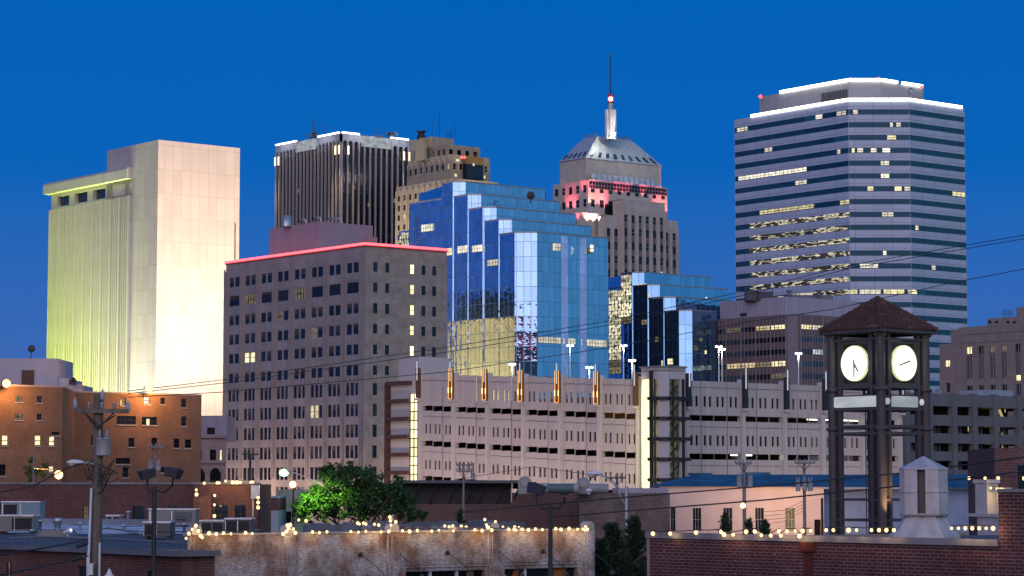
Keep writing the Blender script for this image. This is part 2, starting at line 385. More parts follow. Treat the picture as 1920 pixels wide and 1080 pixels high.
# ---------------------------------------------------------------- dark tower with arched bays and lit corners
c = xy(P(640, 250, 970)); zt = P(640, 250, 970).z
l = along(c, EL, 520, 270); r = along(c, ER, 765, 264)
root = thing('arcaded_tower', 'dark glass office tower with pale arched top, thin pale fins and bright roof edge lights', 'tower', (c.x, c.y, 0))
FLd, FRd = Fac(l, c), Fac(c, r)
m_dk = curtain('smoked_glass', (.06, .05, .06), 1.4, 3.9, (.10, .09, .10), .05, .02, .12, .12, .5)
m_fas = mat('pale_fascia', (.46, .46, .49), .8, .2, .08); m_fin_ = mat('thin_fin', (.40, .37, .36), .8, .2, .08)
mb = MB(); mb.prism([c, r, r+EL*FLd.L, l], 0, zt-.6); build(mb, 'glass_body', m_dk, root)
def arcade(mb, f, n, zbot, ztop, o):
    bw = f.L/n
    for k in range(n):
        a = k*bw; rr = bw*.40; cx = a+bw/2; zs = zbot
        pts = [(cx-rr*math.cos(math.pi*j/10), zs+rr*math.sin(math.pi*j/10)) for j in range(11)]
        f.quad(mb, a, cx-rr, zs-3, ztop, o); f.quad(mb, cx+rr, a+bw, zs-3, ztop, o)
        for (x0, z0), (x1, z1) in zip(pts, pts[1:]):
            mb.poly([f.W(x0, z0, o), f.W(x1, z1, o), f.W(x1, ztop, o), f.W(x0, ztop, o)])
            mb.poly([f.W(x0, z0, o), f.W(x0, z0, o-1.4), f.W(x1, z1, o-1.4), f.W(x1, z1, o)])
mb = MB(); za = FLd.px(640, 268)[1]
arcade(mb, FLd, 18, za, zt, .9); arcade(mb, FRd, 12, za, zt, .9)
mb.prism([c+FLd.n*.9+FRd.n*.0, c+FRd.n*.9, r+FRd.n*.9, r+EL*FLd.L, l+FLd.n*.9], zt-.3, zt)
build(mb, 'arched_fascia', m_fas, root)
m_warmfin = emit('fin_light', (1, .80, .5), .55)
for f, n in ((FLd, 18), (FRd, 12)):
    bw = f.L/n
    for k in range(n+1):
        mb = MB(); f.box(mb, k*bw-.16, k*bw+.16, 0, za-2.2, 0, .9); f.box(mb, k*bw-.3, k*bw+.3, za-2.2, za, .0, .88)
        corner = (f is FLd and k in (0, 1, n-1, n)) or (f is FRd and k in (1, n-1, n))
        build(mb, 'fin', m_fin_, root)
        if corner:
            b = MB(); f.box(b, k*bw-.28, k*bw+.28, za-4.5, za-1, .92, 1.25); build(b, 'corner_lamp', emit('corner_lamp_glow', (1, .8, .5), 2.6) if 'corner_lamp_glow' not in MATS else MATS['corner_lamp_glow'], root)
            lamp('SPOT', f.W(k*bw, za-2, 3.4), 36000, (1, .75, .4), root, .4, f.W(k*bw, za-55, .2), 30, .8)
for f, a, b in ((FLd, 0, .0), (FRd, 0, 0)):
    pass
m_edge = emit('edge_light', (.92, .97, 1), 5)
for f, segs in ((FLd, ((520, 558), (599, 638))), (FRd, ((640, 672), (731, 764)))):
    for ua, ub in segs:
        mb = MB(); f.box(mb, f.x(ua, 260), f.x(ub, 260), zt+.003, zt+.6, .3, 1.0); build(mb, 'edge_light', m_edge, root)
for f in (FLd, FRd):
    for fx in (.2, .5, .8): lamp('SPOT', f.W(f.L*fx, zt+2.5, 7), 5200, (.85, .92, 1), root, .6, f.W(f.L*fx, zt-2.4, .9), 110, .8).data.energy = 1500
m_sign = litroom('backlit_sign', (.85, .92, 1), .75, (.35, .5, 1), .45)
for f, ua, ub, va, vb in ((FLd, 560, 597, 276, 262), (FRd, 675, 730, 268, 254)):
    um = (ua+ub)/2; z0, z1 = zt-4.6, zt-.4
    mb = MB(); f.box(mb, f.x(ua, va), f.x(ub, vb), z0, z1, .92, 1.6); build(mb, 'sign', m_sign, root)
rf = MB()
for u, v0, v1, wd in ((587, 262, 221, .5), (591, 262, 236, .5), (608, 256, 232, .25), (706, 258, 240, .25), (730, 262, 247, .3), (738, 264, 250, .3), (575, 268, 250, .3)):
    p = P(u, v0, 985); q = P(u, v1, 985); rf = MB(); rf.tube([(p.x, p.y, zt-.2), (p.x, p.y, q.z)], wd*.6, 5); build(rf, 'roof_antenna', MATS.get('antenna_steel') or mat('antenna_steel', (.09, .13, .22), .7), root)
for u, v in ((588, 248), (592, 252), (585, 254), (728, 250), (734, 252), (741, 250), (705, 256), (714, 257)):
    p = P(u, v, 985); rf = MB(); rf.box((p.x-1.0, p.y-1, p.z-.8), (p.x+1.0, p.y+1, p.z+.5)); rf.tube([(p.x, p.y, zt-.2), (p.x, p.y, p.z-.7)], .25, 5); build(rf, 'roof_aerial_box', MATS['antenna_steel'], root)

windows(root, [(f, f.x(u-2.5, v), f.x(u+2.5, v), f.px(u, v+4)[1], f.px(u, v-4)[1], .12, m, 1, None) for f, u, v, m in ((FLd, 561, 358, M_litdim), (FRd, 692, 384, M_litdim), (FRd, 740, 377, M_litdim), (FRd, 662, 350, M_litdim))], 'lit_or_reflecting_window')

# ---------------------------------------------------------------- tan art deco tower behind
m_tan = mat('tan_stone', (.44, .375, .28), .85, .2, .14, scale=.25)
root = None
def deco(root, cu, cv, Y, ul, ur, vbot, rows=0, pitch=3.7, ml=None, nl=6, nr=6, top=3.2, mat_=None, lit=.05, dep=40, wh=2.1, name='wall_tier', z0=None, skipL=False, col=None, ribs=True):
    """one tier of a stepped masonry tower: walls with columns of windows between upright ribs"""
    cc = P(cu, cv, Y); c = xy(cc); z1 = cc.z; L = along(c, EL, ul, cv); Rr = along(c, ER, ur, cv)
    zb = P(cu, vbot, Y).z if z0 is None else z0
    f1, f2 = Fac(L, c), Fac(c, Rr); mb = MB(); its = []
    for f, n in ((f1, nl), (f2, nr)):
        hs = []
        if rows and n:
            bw = f.L/n
            for k in range(n):
                for j in range(rows):
                    zz = z1-top-j*pitch
                    if zz-wh < zb+.3: break
                    x = (k+.5)*bw; hw = bw*.23; hs.append((x-hw, x+hw, zz-wh, zz))
                    its.append((f, x-hw, x+hw, zz-wh, zz, -.17, pick([M_lity, M_lito, M_litw], lit, M_pane), 1, M_lframe if rnd.random() < .25 else M_dmetal))
            if ribs:
                for k in range(n+1):
                    x = k*bw; f.box(mb, max(.01, x-bw*.16), min(f.L-.01, x+bw*.16), zb, z1-top*.45, 0, .45)
        f.wall(mb, 0, f.L, zb, z1, hs, .2)
    b1 = L-c; b2 = Rr-c
    q = [Rr, Rr+b1, L]
    for a, b in zip(q, q[1:]): mb.poly([(a.x, a.y, zb), (b.x, b.y, zb), (b.x, b.y, z1), (a.x, a.y, z1)])
    mb.poly([(c.x, c.y, z1), (Rr.x, Rr.y, z1), (Rr.x+b1.x, Rr.y+b1.y, z1), (L.x, L.y, z1)])
    build(mb, name, mat_, root)
    return f1, f2, z1, its
root = thing('stepped_tan_tower', 'tan stone art deco tower with stepped top behind the blue glass tower', 'tower', tuple(P(850, 335, 900).xy)+(0,))
its = []
fl, fr, z1, i = deco(root, 850, 334, 900, 743, 934, 900, 14, 3.75, nl=10, nr=7, top=3.5, mat_=m_tan, z0=0); its += i
fl2, fr2, z2, i = deco(root, 846, 289, 906, 765, 917, 334, 2, 4.3, nl=8, nr=6, top=3.3, mat_=m_tan, z0=z1-.2, wh=2.3); its += i
deco(root, 838, 270, 911, 778, 899, 292, 1, 4, nl=6, nr=4, top=1.8, mat_=m_tan, z0=z2-.2, wh=2.2)
deco(root, 810, 256, 918, 769, 851, 275, 0, mat_=m_tan, z0=z2-1)
deco(root, 795, 258, 914, 779, 800, 275, 0, mat_=m_tan, z0=z2-1, name='chimney_block')
mb = MB(); p = P(790, 258, 918); mb.lathe((p.x, p.y, p.z-1), [(1.8, 0), (1.6, 1.5), (1.2, 2.2), (1.2, 3), (1.9, 3.1), (1.9, 3.5), (.1, 3.6)], 10); build(mb, 'vent_cap', M_dmetal, root)
mb = MB(); fr2.box(mb, fr2.x(866), fr2.x(898), z2-9, z2-3.4, .3, 2.6); build(mb, 'curved_bay_glass', M_pane, root)
mb = MB(); fr2.box(mb, fr2.x(865), fr2.x(899), z2-3.4, z2-.6, .2, 2.8); build(mb, 'bay_hood', mat('ochre_hood', (.30, .19, .07), .8), root)
mb = MB()
for u in (838, 843, 847): p = P(u, 256, 925); mb.tube([(p.x, p.y, p.z-2), (p.x, p.y, p.z+2.2)], .14, 5)
for u, h in ((810, 6), (824, 9), (853, 5)): p = P(u, 256, 925); mb.tube([(p.x, p.y, p.z-2), (p.x, p.y, p.z+h)], .09, 4)
build(mb, 'roof_railing', M_dmetal, root)
windows(root, its)
its = []
for u, v, du, m in ((853, 329, 2.5, M_lity), (881, 331, 4, M_lity), (892, 332, 4, M_lity), (907, 332, 2, M_lity), (849, 302, 4, M_litw), (879, 310, 2, M_litw)):
    x, z = fr2.px(u, v); its.append((fr2, x-du*.2, x+du*.2, z-.5, z+.5, 3 if v < 312 else .5, m, 1, None))
windows(root, its, 'lit_or_reflecting_window')
mb = MB()
for u in (866, 871): mb.ball(P(u, 295, 900), .55)
build(mb, 'red_beacon', emit('beacon_red', (1, .06, .05), 4), root)
for fx in (.15, .5, .85):
    lamp('SPOT', fl.W(fl.L*fx, z1-45, 16), 40000, (1, .80, .5), root, 2, fl.W(fl.L*fx, z1-6, 0), 110, 1)
lamp('SPOT', fr.W(fr.L*.5, z1-10, 12), 9000, (1, .80, .5), root, 2, fr2.W(fr2.L*.5, z2-8, 0), 90, 1)

# ---------------------------------------------------------------- tower with spire and red uplights
m_lime = mat('limestone', (.54, .48, .42), .85, .2, .14, scale=.25)
root = thing('spire_tower', 'limestone skyscraper with silver hipped roof, tall spire and red lit setbacks', 'tower', tuple(P(1100, 330, 935).xy)+(0,))
ORG_S = root; its = []
a1, a2, zE, i = deco(root, 1099, 296, 940, 1050, 1239, 340, 0, mat_=m_lime, name='attic_wall'); 
T2 = deco(root, 1103, 337, 935, 1037, 1251, 500, 3, 5.6, nl=5, nr=9, top=1.8, mat_=m_lime, z0=20, wh=3.0, ribs=False, lit=.02); its += T2[3]
T3 = deco(root, 1088, 398, 930, 1020, 1264, 500, 0, mat_=m_lime, z0=15)
T4 = deco(root, 1075, 437, 926, 1010, 1273, 500, 12, 4.7, nl=6, nr=22, top=3, mat_=m_lime, z0=10, wh=2.6, lit=.03); its += T4[3]
f = T4[1]; m_spn = mat('brown_spandrel_panel', (.23, .19, .175), .8)
def buttress(ua, ub, vt, o, n, lit=.03, top=6.0):
    x0, x1 = f.x(ua, vt), f.x(ub, vt); zz = f.px((ua+ub)/2, vt, o)[1]; mb = MB(); hs = []; bw = (x1-x0)/n
    for k in range(n):
        xm = x0+(k+.5)*bw; hs.append((xm-bw*.26, xm+bw*.26, 34, zz-top))
        f.quad(mb, xm-bw*.26, xm+bw*.26, 34, zz-top, o-.24, 1)
        for j in range(11):
            z = zz-top-j*5.3
            if z < 37: break
            its.append((f, xm-bw*.24, xm+bw*.24, z-2.9, z, o-.19, pick([M_lity, M_litw, M_litg], lit, M_pane), 1, M_lframe if rnd.random() < .3 else M_dmetal))
    g = Fac(f.W(x0, 0, o).xy, f.W(x1, 0, o).xy)
    g.wall(mb, 0, x1-x0, 20, zz, [(h[0]-x0, h[1]-x0, h[2], h[3]) for h in hs], .25)
    for k in range(n+1): g.box(mb, max(0.01, k*bw-bw*.17), min(x1-x0-.01, k*bw+bw*.17), 20, zz-3.5, 0, .5)
    f.box(mb, x0, x0+.01, 20, zz, 0, o-.01); f.box(mb, x1-.01, x1, 20, zz, 0, o-.01); f.box(mb, x0, x1, zz-.5, zz-.003, 0, o-.02)
    build(mb, 'buttress', [m_lime, m_spn], root)
buttress(1149, 1229, 375, 5.5, 6); buttress(1121, 1149, 403, 4, 2, top=5); buttress(1230, 1258, 412, 4, 2, .15, top=5)
m_band = mat('band_frame', (.25, .25, .26), .6)
x0, x1 = T2[1].x(1104), T2[1].x(1250); zb = T2[2]
its.append((T2[1], .4, T2[1].L-.3, zb-3.2, zb-.5, .12, M_pane, 26, m_band))
mb = MB(); T2[1].box(mb, .2, T2[1].L-3, zb-.25, zb+.3, 0, .6); A = T2[1]
mb.poly([A.W(1, zb+.31, .5), A.W(A.L-3, zb+.31, .5), A.W(A.L-6, zb+3.3, -3.3), A.W(4, zb+3.3, -3.3)]); build(mb, 'glass_awning', mat('pale_glazing', (.5, .55, .62), .3, .5, .3, panel=(2.2, 9, .3), pj=.4), root)
x = T2[1].L
for k, (xa, xb, za_, zb_) in enumerate(((12, 21, 9, 17.2), (T2[1].L-9, T2[1].L-2.5, 15, 21), )):
    its.append((T2[1], xa*.7, xb*.62, zb-zb_, zb-za_, .14, M_pane, 3, M_dmetal)) if k == 0 else its.append((T2[1], xa, xb, zb-zb_, zb-za_, .14, M_pane, 3, M_dmetal))
windows(root, its)
# hipped silver roof with small skylights
c = a1.b; Lv = a1.a-c; Rv = a2.b-c; zR = P(1140, 256, 950).z; m_seam = mat('standing_seam', (.50, .53, .55), .5, .5, .06, metal=.25, panel=(1.25, 60, .14), pj=.55)
def rect(ins, z):
    q = ins; lv = Lv.normalized(); rv = Rv.normalized(); a = Lv.length; b = Rv.length; r0, r1, l0, l1 = q*9.5, b-q*12.5, q*4.2, a-q*3.4
    return [Vector((*(c+lv*l0+rv*r0), z)), Vector((*(c+lv*l0+rv*r1), z)), Vector((*(c+lv*l1+rv*r1), z)), Vector((*(c+lv*l1+rv*r0), z))]
hR = zR-zE
prof = [(-.06, 0), (.29, hR*.33), (.57, hR*.62), (.8, hR*.83), (1, hR)]
mb = MB(); rows = [rect(i_, zE+h_) for i_, h_ in prof]
for a, b in zip(rows, rows[1:]):
    for k in range(4): mb.poly([a[k], a[(k+1) % 4], b[(k+1) % 4], b[k]])
mb.poly(rows[-1]); mb.poly(list(reversed(rows[0]))); build(mb, 'hipped_roof', m_seam, root)
for side, n in ((0, 9), (3, 5)):
    a, b = rows[0], rows[1]
    for k in range(n):
        t0 = (k+.6)/(n+.2); mb = MB()
        def sl(t, s, off):
            p = a[side].lerp(a[(side+1) % 4], t); q = b[side].lerp(b[(side+1) % 4], t); nrm = (a[(side+1) % 4]-a[side]).cross(b[side]-a[side]).normalized()
            return p.lerp(q, s)+nrm*off
        w_ = .018 if side == 0 else .03
        q = [sl(t0-w_, .25, .3), sl(t0+w_, .25, .3), sl(t0+w_, .85, .3), sl(t0-w_, .85, .3)]; q0 = [sl(t0-w_, .25, 0), sl(t0+w_, .25, 0), sl(t0+w_, .85, 0), sl(t0-w_, .85, 0)]
        mb.poly(q)
        for j in range(4): mb.poly([q0[j], q0[(j+1) % 4], q[(j+1) % 4], q[j]])
        build(mb, 'roof_window', M_paneb, root)
mb = MB(); top = rows[-1]
for k in range(4):
    for s_ in range(8):
        p = top[k].lerp(top[(k+1) % 4], s_/8); mb.tube([p, p+Vector((0, 0, 1.2))], .1, 4)
    mb.tube([top[k]+Vector((0, 0, 1.2)), top[(k+1) % 4]+Vector((0, 0, 1.2))], .12, 4)
build(mb, 'roof_railing', M_metal, root)
sp = P(1145, 256, 948); Zp = lambda v: P(1145, v, 948).z
mb = MB(); q = (sp.x, sp.y, 0)
mb.lathe(q, [(2.1, Zp(262)), (2.0, Zp(235)), (1.75, Zp(206)), (1.0, Zp(205)), (.95, Zp(193))], 8, sm=False); m_spire = mat('spire_steel', (.5, .51, .5), .4, .5, .1, metal=.4)
for k in range(8):
    an = math.pi/4*k; mb.box((sp.x+1.9*math.cos(an)-.25, sp.y+1.9*math.sin(an)-.25, Zp(262)), (sp.x+1.9*math.cos(an)+.25, sp.y+1.9*math.sin(an)+.25, Zp(206)))
build(mb, 'spire', m_spire, root)
mb = MB(); mb.lathe(q, [(1.3, Zp(193)), (1.4, Zp(191.6)), (.2, Zp(191.5))], 10); mb.lathe(q, [(1.3, Zp(178)), (1.4, Zp(176.6)), (.2, Zp(176.5))], 10)
for k in range(8):
    an = math.pi/4*k; mb.tube([(sp.x+1.2*math.cos(an), sp.y+1.2*math.sin(an), Zp(193)), (sp.x+1.2*math.cos(an), sp.y+1.2*math.sin(an), Zp(177))], .14, 4)
build(mb, 'lantern_cage', mat('cage_red', (.25, .05, .05), .6), root)
mb = MB(); mb.ball((sp.x, sp.y, Zp(185.5)), .95); build(mb, 'red_lantern', emit('lantern_red', (1, .22, .2), 14), root)
mb = MB(); mb.tube([(sp.x, sp.y, Zp(177)), (sp.x, sp.y, Zp(97))], [.28, .14], 6)
for v in (160, 150, 140, 128, 118, 108): mb.ball((sp.x, sp.y, Zp(v)), .34, 6, 4)
build(mb, 'mast', M_dmetal, root)
p = P(1151, 251, 944.5); mb = MB(); mb.ball((p.x, p.y, p.z), .7); build(mb, 'spire_floodlight', emit('flood_white', (1, .97, .85), 25), root)
lamp('POINT', (p.x, p.y-.6, p.z), 5000, (1, .97, .8), root, .5)
lamp('SPOT', (p.x+2, p.y-1.5, p.z), 5000, (1, .97, .8), root, .3, (sp.x, sp.y, Zp(205)), 40, .8)
lamp('SPOT', (p.x+4, p.y-6, p.z+3), 5000, (1, 1, .95), root, .5, (p.x+12, p.y+2, zE+4), 100, 1)
RED = (1, .10, .14)
for u, v, Y_, e, f_ in ((1095, 371, 930, 1.1, T2[0]), (1108, 371, 931, 1.5, T2[1]), (1155, 371, 928, 1.3, T2[1]), (1166, 372, 928, 1.3, T2[1]), (1176, 374, 930, 1.3, T2[1]), (1205, 377, 930, 1.8, T2[1]), (1066, 402, 934, 1.0, T2[0]), (1077, 402, 934, 1.2, T2[0]), (1127, 398, 928, 1.4, T2[1]), (1133, 400, 928, 1.2, T2[1]), (1083, 422, 926, 1.2, T3[0]), (1232, 408, 934, 1.8, T2[1]), (1238, 410, 935, 1.0, T2[1])):
    x, z = f_.px(u, v); p = f_.W(x, z, 1.7); lamp('SPOT', p, e*11000, RED, root, .3, f_.W(x, z+14, -.3), 58, 1)
for x_, u, v, e, cl_ in ((T3[1], 1112, 421, 9000, (1, .5, .45)), (T3[1], 1101, 421, 5000, (1, .35, .3)), (T3[1], 1261, 434, 7000, (1, .4, .3)), (T3[1], 1258, 432, 4000, RED)):
    x, z = x_.px(u, v); lamp('SPOT', x_.W(x, z, 1.9), e*3, cl_, root, .3, x_.W(x, z+12, -.3), 85, 1)

# ---------------------------------------------------------------- banded tower on the right
c1 = xy(P(1590, 190, 720)); zt = P(1590, 189, 720).z; c2 = along(c1, Vector((1, -.01)), 1705, 190)
l = along(c1, EL, 1377, 226); r = along(c2, ER, 1808, 206)
root = thing('banded_tower', 'tall grey tower with teal window bands and bright white roofline lights', 'tower', (c1.x, c1.y, 0))
m_sp = mat('grey_panels', (.45, .51, .64), .5, .5, .05, scale=.12, streak=False, panel=(5.6, 3.87, .09), pj=.55)
m_tg = pane('teal_glass', (.012, .075, .10), .04, .9, .01)
m_refl, nt_, b_, uv_, o_ = newmat('warm_wavy_reflection')  # emissive wave pattern painted in place of a mirrored reflection in the bands
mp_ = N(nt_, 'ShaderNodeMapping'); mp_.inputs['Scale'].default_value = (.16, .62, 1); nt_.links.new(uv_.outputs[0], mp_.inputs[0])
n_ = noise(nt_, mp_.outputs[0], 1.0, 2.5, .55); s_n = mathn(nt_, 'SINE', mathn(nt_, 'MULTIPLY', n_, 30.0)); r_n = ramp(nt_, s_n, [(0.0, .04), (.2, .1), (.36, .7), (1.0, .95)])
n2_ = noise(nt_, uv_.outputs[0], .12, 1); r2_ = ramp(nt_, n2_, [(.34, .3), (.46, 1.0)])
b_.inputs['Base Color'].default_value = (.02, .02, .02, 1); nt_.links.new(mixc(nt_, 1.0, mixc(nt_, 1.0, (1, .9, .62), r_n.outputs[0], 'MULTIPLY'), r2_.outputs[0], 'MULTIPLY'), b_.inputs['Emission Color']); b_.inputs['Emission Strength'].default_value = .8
Ff = [Fac(l, c1), Fac(c1, c2), Fac(c2, r)]
mb = MB(); its = []; lits = []
zb1 = Ff[2].px(1706, 205)[1]; pitch = 24.45/4550*718; bh = 10.2/4550*718
rows = [(zb1-k*pitch-bh, zb1-k*pitch) for k in range(24) if zb1-k*pitch-bh > 14]
litspec = {0: {0: (.0, .09), }, }
def lit_at(face, row):
    s = {(0, 0): [(.02, .12, .5), (.72, .78, .6), (.9, .98, .9)], (0, 2): [(.27, .34, 1)], (0, 3): [(.9, .93, 1)], (0, 4): [(.03, .64, 1)], (0, 5): [(.54, .64, .8)], (0, 7): [(.92, 1, .9), (.22, .7, .45)],
         (1, 0): [(.08, .16, .9)], (1, 1): [(.68, .73, 1), (.78, .86, .8)], (1, 2): [(.63, .78, .9)], (1, 3): [(.05, .1, .9), (.14, .24, 1), (.36, .46, .8), (.55, .68, .8)], (1, 4): [(.52, .57, 1), (.58, .66, .6)], (1, 5): [(.52, .66, .8)], (1, 6): [(.3, .4, .8), (.74, .86, 1), (.9, 1, .9)],
         (1, 8): [(.53, .72, .8)], (1, 11): [(.54, .6, .7)], (1, 12): [(.16, .46, 1)], (1, 14): [(0, .12, 1), (.15, .5, 1), (.54, .88, 1), (.93, 1, 1)], (2, 14): [(0, .1, .7)], (2, 6): [(.76, 1, .8)], (2, 12): [(.36, .44, 1)], (2, 9): [(.08, .14, .8)]}
    return s.get((face, row), [])
for fi, f in enumerate(Ff):
    hs = []
    nseg = (8, 5, 4)[fi]
    for ri, (za, zb) in enumerate(rows):
        hs.append((0.02, f.L-.02, za, zb)); spans = lit_at(fi, ri)
        for k in range(nseg):
            xa, xb = .02+(f.L-.04)*k/nseg, .02+(f.L-.04)*(k+1)/nseg
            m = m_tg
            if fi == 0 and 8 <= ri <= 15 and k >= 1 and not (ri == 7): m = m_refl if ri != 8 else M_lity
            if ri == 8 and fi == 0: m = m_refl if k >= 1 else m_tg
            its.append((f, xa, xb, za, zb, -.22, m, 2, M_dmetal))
        for a, b, s_ in spans: lits.append((f, a*f.L, b*f.L, za+.1, zb-.15, -.14, M_litw if rnd.random() < .6 else M_lity, max(1, int((b-a)*f.L/1.6)), M_dmetal))
    f.wall(mb, 0, f.L, 0, zt, hs, .25)
back = [l, r]; bk = l+(r-c2).normalized()*40
mb.poly([(l.x, l.y, zt-.3), (c1.x, c1.y, zt-.3), (c2.x, c2.y, zt-.3), (r.x, r.y, zt-.3), (r.x+EL.x*25, r.y+EL.y*25, zt-.3), (bk.x, bk.y, zt-.3)])
for a, b in ((r, r+EL*25), (r+EL*25, bk), (bk, l)): mb.poly([(a.x, a.y, 0), (b.x, b.y, 0), (b.x, b.y, zt), (a.x, a.y, zt)])
build(mb, 'tower_wall', m_sp, root)
windows(root, its); windows(root, lits, 'lit_or_reflecting_window')
d1 = xy(P(1592, 153, 738)); z2 = P(1592, 152, 738).z; d2 = along(d1, Vector((1, .0)), 1652, 152); dl = along(d1, EL, 1424, 180); dr = along(d2, ER, 1731, 165)
mb = MB(); Pf = [Fac(dl, d1), Fac(d1, d2), Fac(d2, dr)]
for f in Pf: f.quad(mb, 0, f.L, zt-4, z2)
mb.poly([(dl.x, dl.y, z2-.2), (d1.x, d1.y, z2-.2), (d2.x, d2.y, z2-.2), (dr.x, dr.y, z2-.2), (dr.x+EL.x*18, dr.y+EL.y*18, z2-.2)])
build(mb, 'penthouse_wall', mat('penthouse_grey', (.34, .34, .36), .7, .3, .08), root)
mb = MB(); f = Pf[0]; xa, xb = f.x(1540, 180), f.x(1590, 175); za, zb = f.px(1565, 190)[1], f.px(1565, 171)[1]
for k in range(9): f.box(mb, xa+(xb-xa)*k/9+.15, xa+(xb-xa)*(k+1)/9-.15, za, zb, .02, .2)
build(mb, 'louvre', mat('louvre_grey', (.1, .1, .11), .6), root)
m_tube = emit('roof_tube_light', (1, .97, .82), 7)
def tube_run(fs, ua, ub, o, z, th=.75):
    for f, (a, b) in fs:
        n = max(1, round((b-a)/7))
        for k in range(n):
            mb = MB(); f.box(mb, a+(b-a)*k/n+.12, a+(b-a)*(k+1)/n-.12, z, z+th, o, o+.5); build(mb, 'light_tube', m_tube, root)
tube_run([(Ff[0], (Ff[0].x(1408, 220), Ff[0].L)), (Ff[1], (0, Ff[1].L)), (Ff[2], (0, Ff[2].L-1))], 0, 0, -.2, zt+.01)
tube_run([(Pf[0], (Pf[0].x(1463, 176), Pf[0].L)), (Pf[1], (0, Pf[1].L)), (Pf[2], (0, Pf[2].x(1682, 157))), (Pf[2], (Pf[2].x(1690, 160), Pf[2].L-.5))], 0, 0, 0, z2+.01)
mb = MB()
for u, v in ((1426, 181), (1594, 149), (1647, 148), (1728, 163)): mb.ball(P(u, v, 739), .55)
build(mb, 'red_beacon', MATS['beacon_red'], root)
mb = MB(); pd = P(1708, 171, 733); mb.ball(pd, 1.1, 10, 6); mb.tube([pd, pd-Vector((0, 0, 3))], .2, 5); build(mb, 'roof_dish', M_metal, root)
for k in range(6):
    f = Ff[0]; 

# ---------------------------------------------------------------- stepped mirror-glass towers
CH = (ER-EL).normalized()
m_bg = curtain('blue_mirror_glass', (.31, .49, .70), 1.9, 3.85, (.16, .30, .50), .06, .022, .015, .09, .6)
m_bg2 = curtain('dark_mirror_glass', (.22, .42, .68), 1.9, 3.85, (.22, .38, .55), .05, .015, .015, .09, .6)
M_flat = mat('gravel_roof', (.16, .17, .2), .9)
def slabs(root, rows, mt, dl=26):
    out = []
    for ul, un, uc, ur, v, Y in rows:
        a = xy(P(un, v, Y)); z = P(un, v, Y).z; b = along(a, CH, uc, v); d = along(b, ER, ur, v); e = along(a, EL, ul, v)
        dd = (e-a).length; de = dd if not out else dl
        mb = MB(); mb.prism([a, b, d, d+EL*dl, a+EL*dl+ER*8, a+EL*de+ER*2, a+EL*de] if not out else [a, b, d, d+EL*dl, a+EL*dl], 0, z, 0, 1); dd = de; build(mb, 'glass_block', [mt, M_flat], root)
        out.append((Fac(a+EL*dd, a), Fac(a, b), Fac(b, d), z))
        if ul < 1000:
            fe = Fac(d, d+EL*dl); mb = MB(); fe.box(mb, .1, fe.L-.1, 0, z-.5, .05, .25); build(mb, 'end_wall', MATS.get('dark_reflection_panel') or mat('dark_reflection_panel', (.02, .02, .022), .6, .2), root)  # unseen dark panel, added so the shorter glass block mirrors something dark
        mb = MB()
        for f in out[-1][:3]: f.box(mb, 0, f.L, z+.003, z+.35, -.3, .12)
        build(mb, 'parapet_cap', M_metal, root)
    return out
p0 = P(849, 342, 640)
root = thing('stepped_glass_tower', 'tall blue mirror glass tower stepping down in five slabs toward the street', 'tower', (p0.x, p0.y, 0))
sl = []
rows = [(828, 849, 873, 1022, 342, 640), (857, 877, 902, 1050, 366, 635.3), (884, 905, 931, 1080, 390, 630.6), (914, 935, 960, 1108, 413, 625.9), (943, 965, 1007, 1136, 437, 621)]
sl = slabs(root, rows, m_bg)
a = xy(P(849, 342, 640)); wl = along(a+EL*1.0, EL, 789, 384); zW = P(829, 378, 643).z; off = ER*.15
mb = MB(); mb.prism([a+EL*4.4+off, a+EL*4.4+ER*14, wl+ER*14, wl+off], 0, zW, 0, 1); build(mb, 'glass_wing', [m_bg, M_flat], root)
wl2 = along(wl, EL, 775, 400); zW2 = P(782, 404, 655).z
mb = MB(); mb.prism([wl+off*2, wl+ER*14, wl2+ER*14, wl2+off*2], 0, zW2, 0, 1); build(mb, 'glass_wing', [m_bg, M_flat], root)
wl3 = along(wl2, EL, 745, 450); zW3 = P(768, 438, 665).z
mb = MB(); mb.prism([wl2+off*3, wl2+ER*14, wl3+ER*14, wl3+off*3], 0, zW3, 0, 1); build(mb, 'glass_wing', [m_bg, M_flat], root)
fq1, fq2 = Fac(wl2+off*2, wl+off*2), Fac(wl3+off*3, wl2+off*3)
m_wv1 = litroom('wavy_reflection_panes', (1, .95, .72), 1.2, (1.0, .7, 1), .03, (.42, .55))  # glowing wave pattern stands in for reflections on the wing glass
windows(root, [(fq1, fq1.L*.03, fq1.L*.97, zW2-.4-(j+1)*1.95, zW2-.45-j*1.95, .05, m_wv1, 3, M_dmetal) for j in range(6)]+[(fq2, fq2.L*.05, fq2.L*.66, zW3-.4-(j+1)*1.95, zW3-.45-j*1.95, .05, m_wv1, 4, M_dmetal) for j in range(5)], 'lit_or_reflecting_window')
F5 = sl[4]
mb = MB(); e_ = xy(F5[2].W(F5[2].L, 0)); e2 = along(e_, Vector((.97, .98)).normalized(), 1140, 452); mb.prism([e_+FRt.n*-.02, e2, e2+EL*20, e_+EL*20], 0, F5[3], 0, 1); build(mb, 'glass_block', [m_bg, M_flat], root)
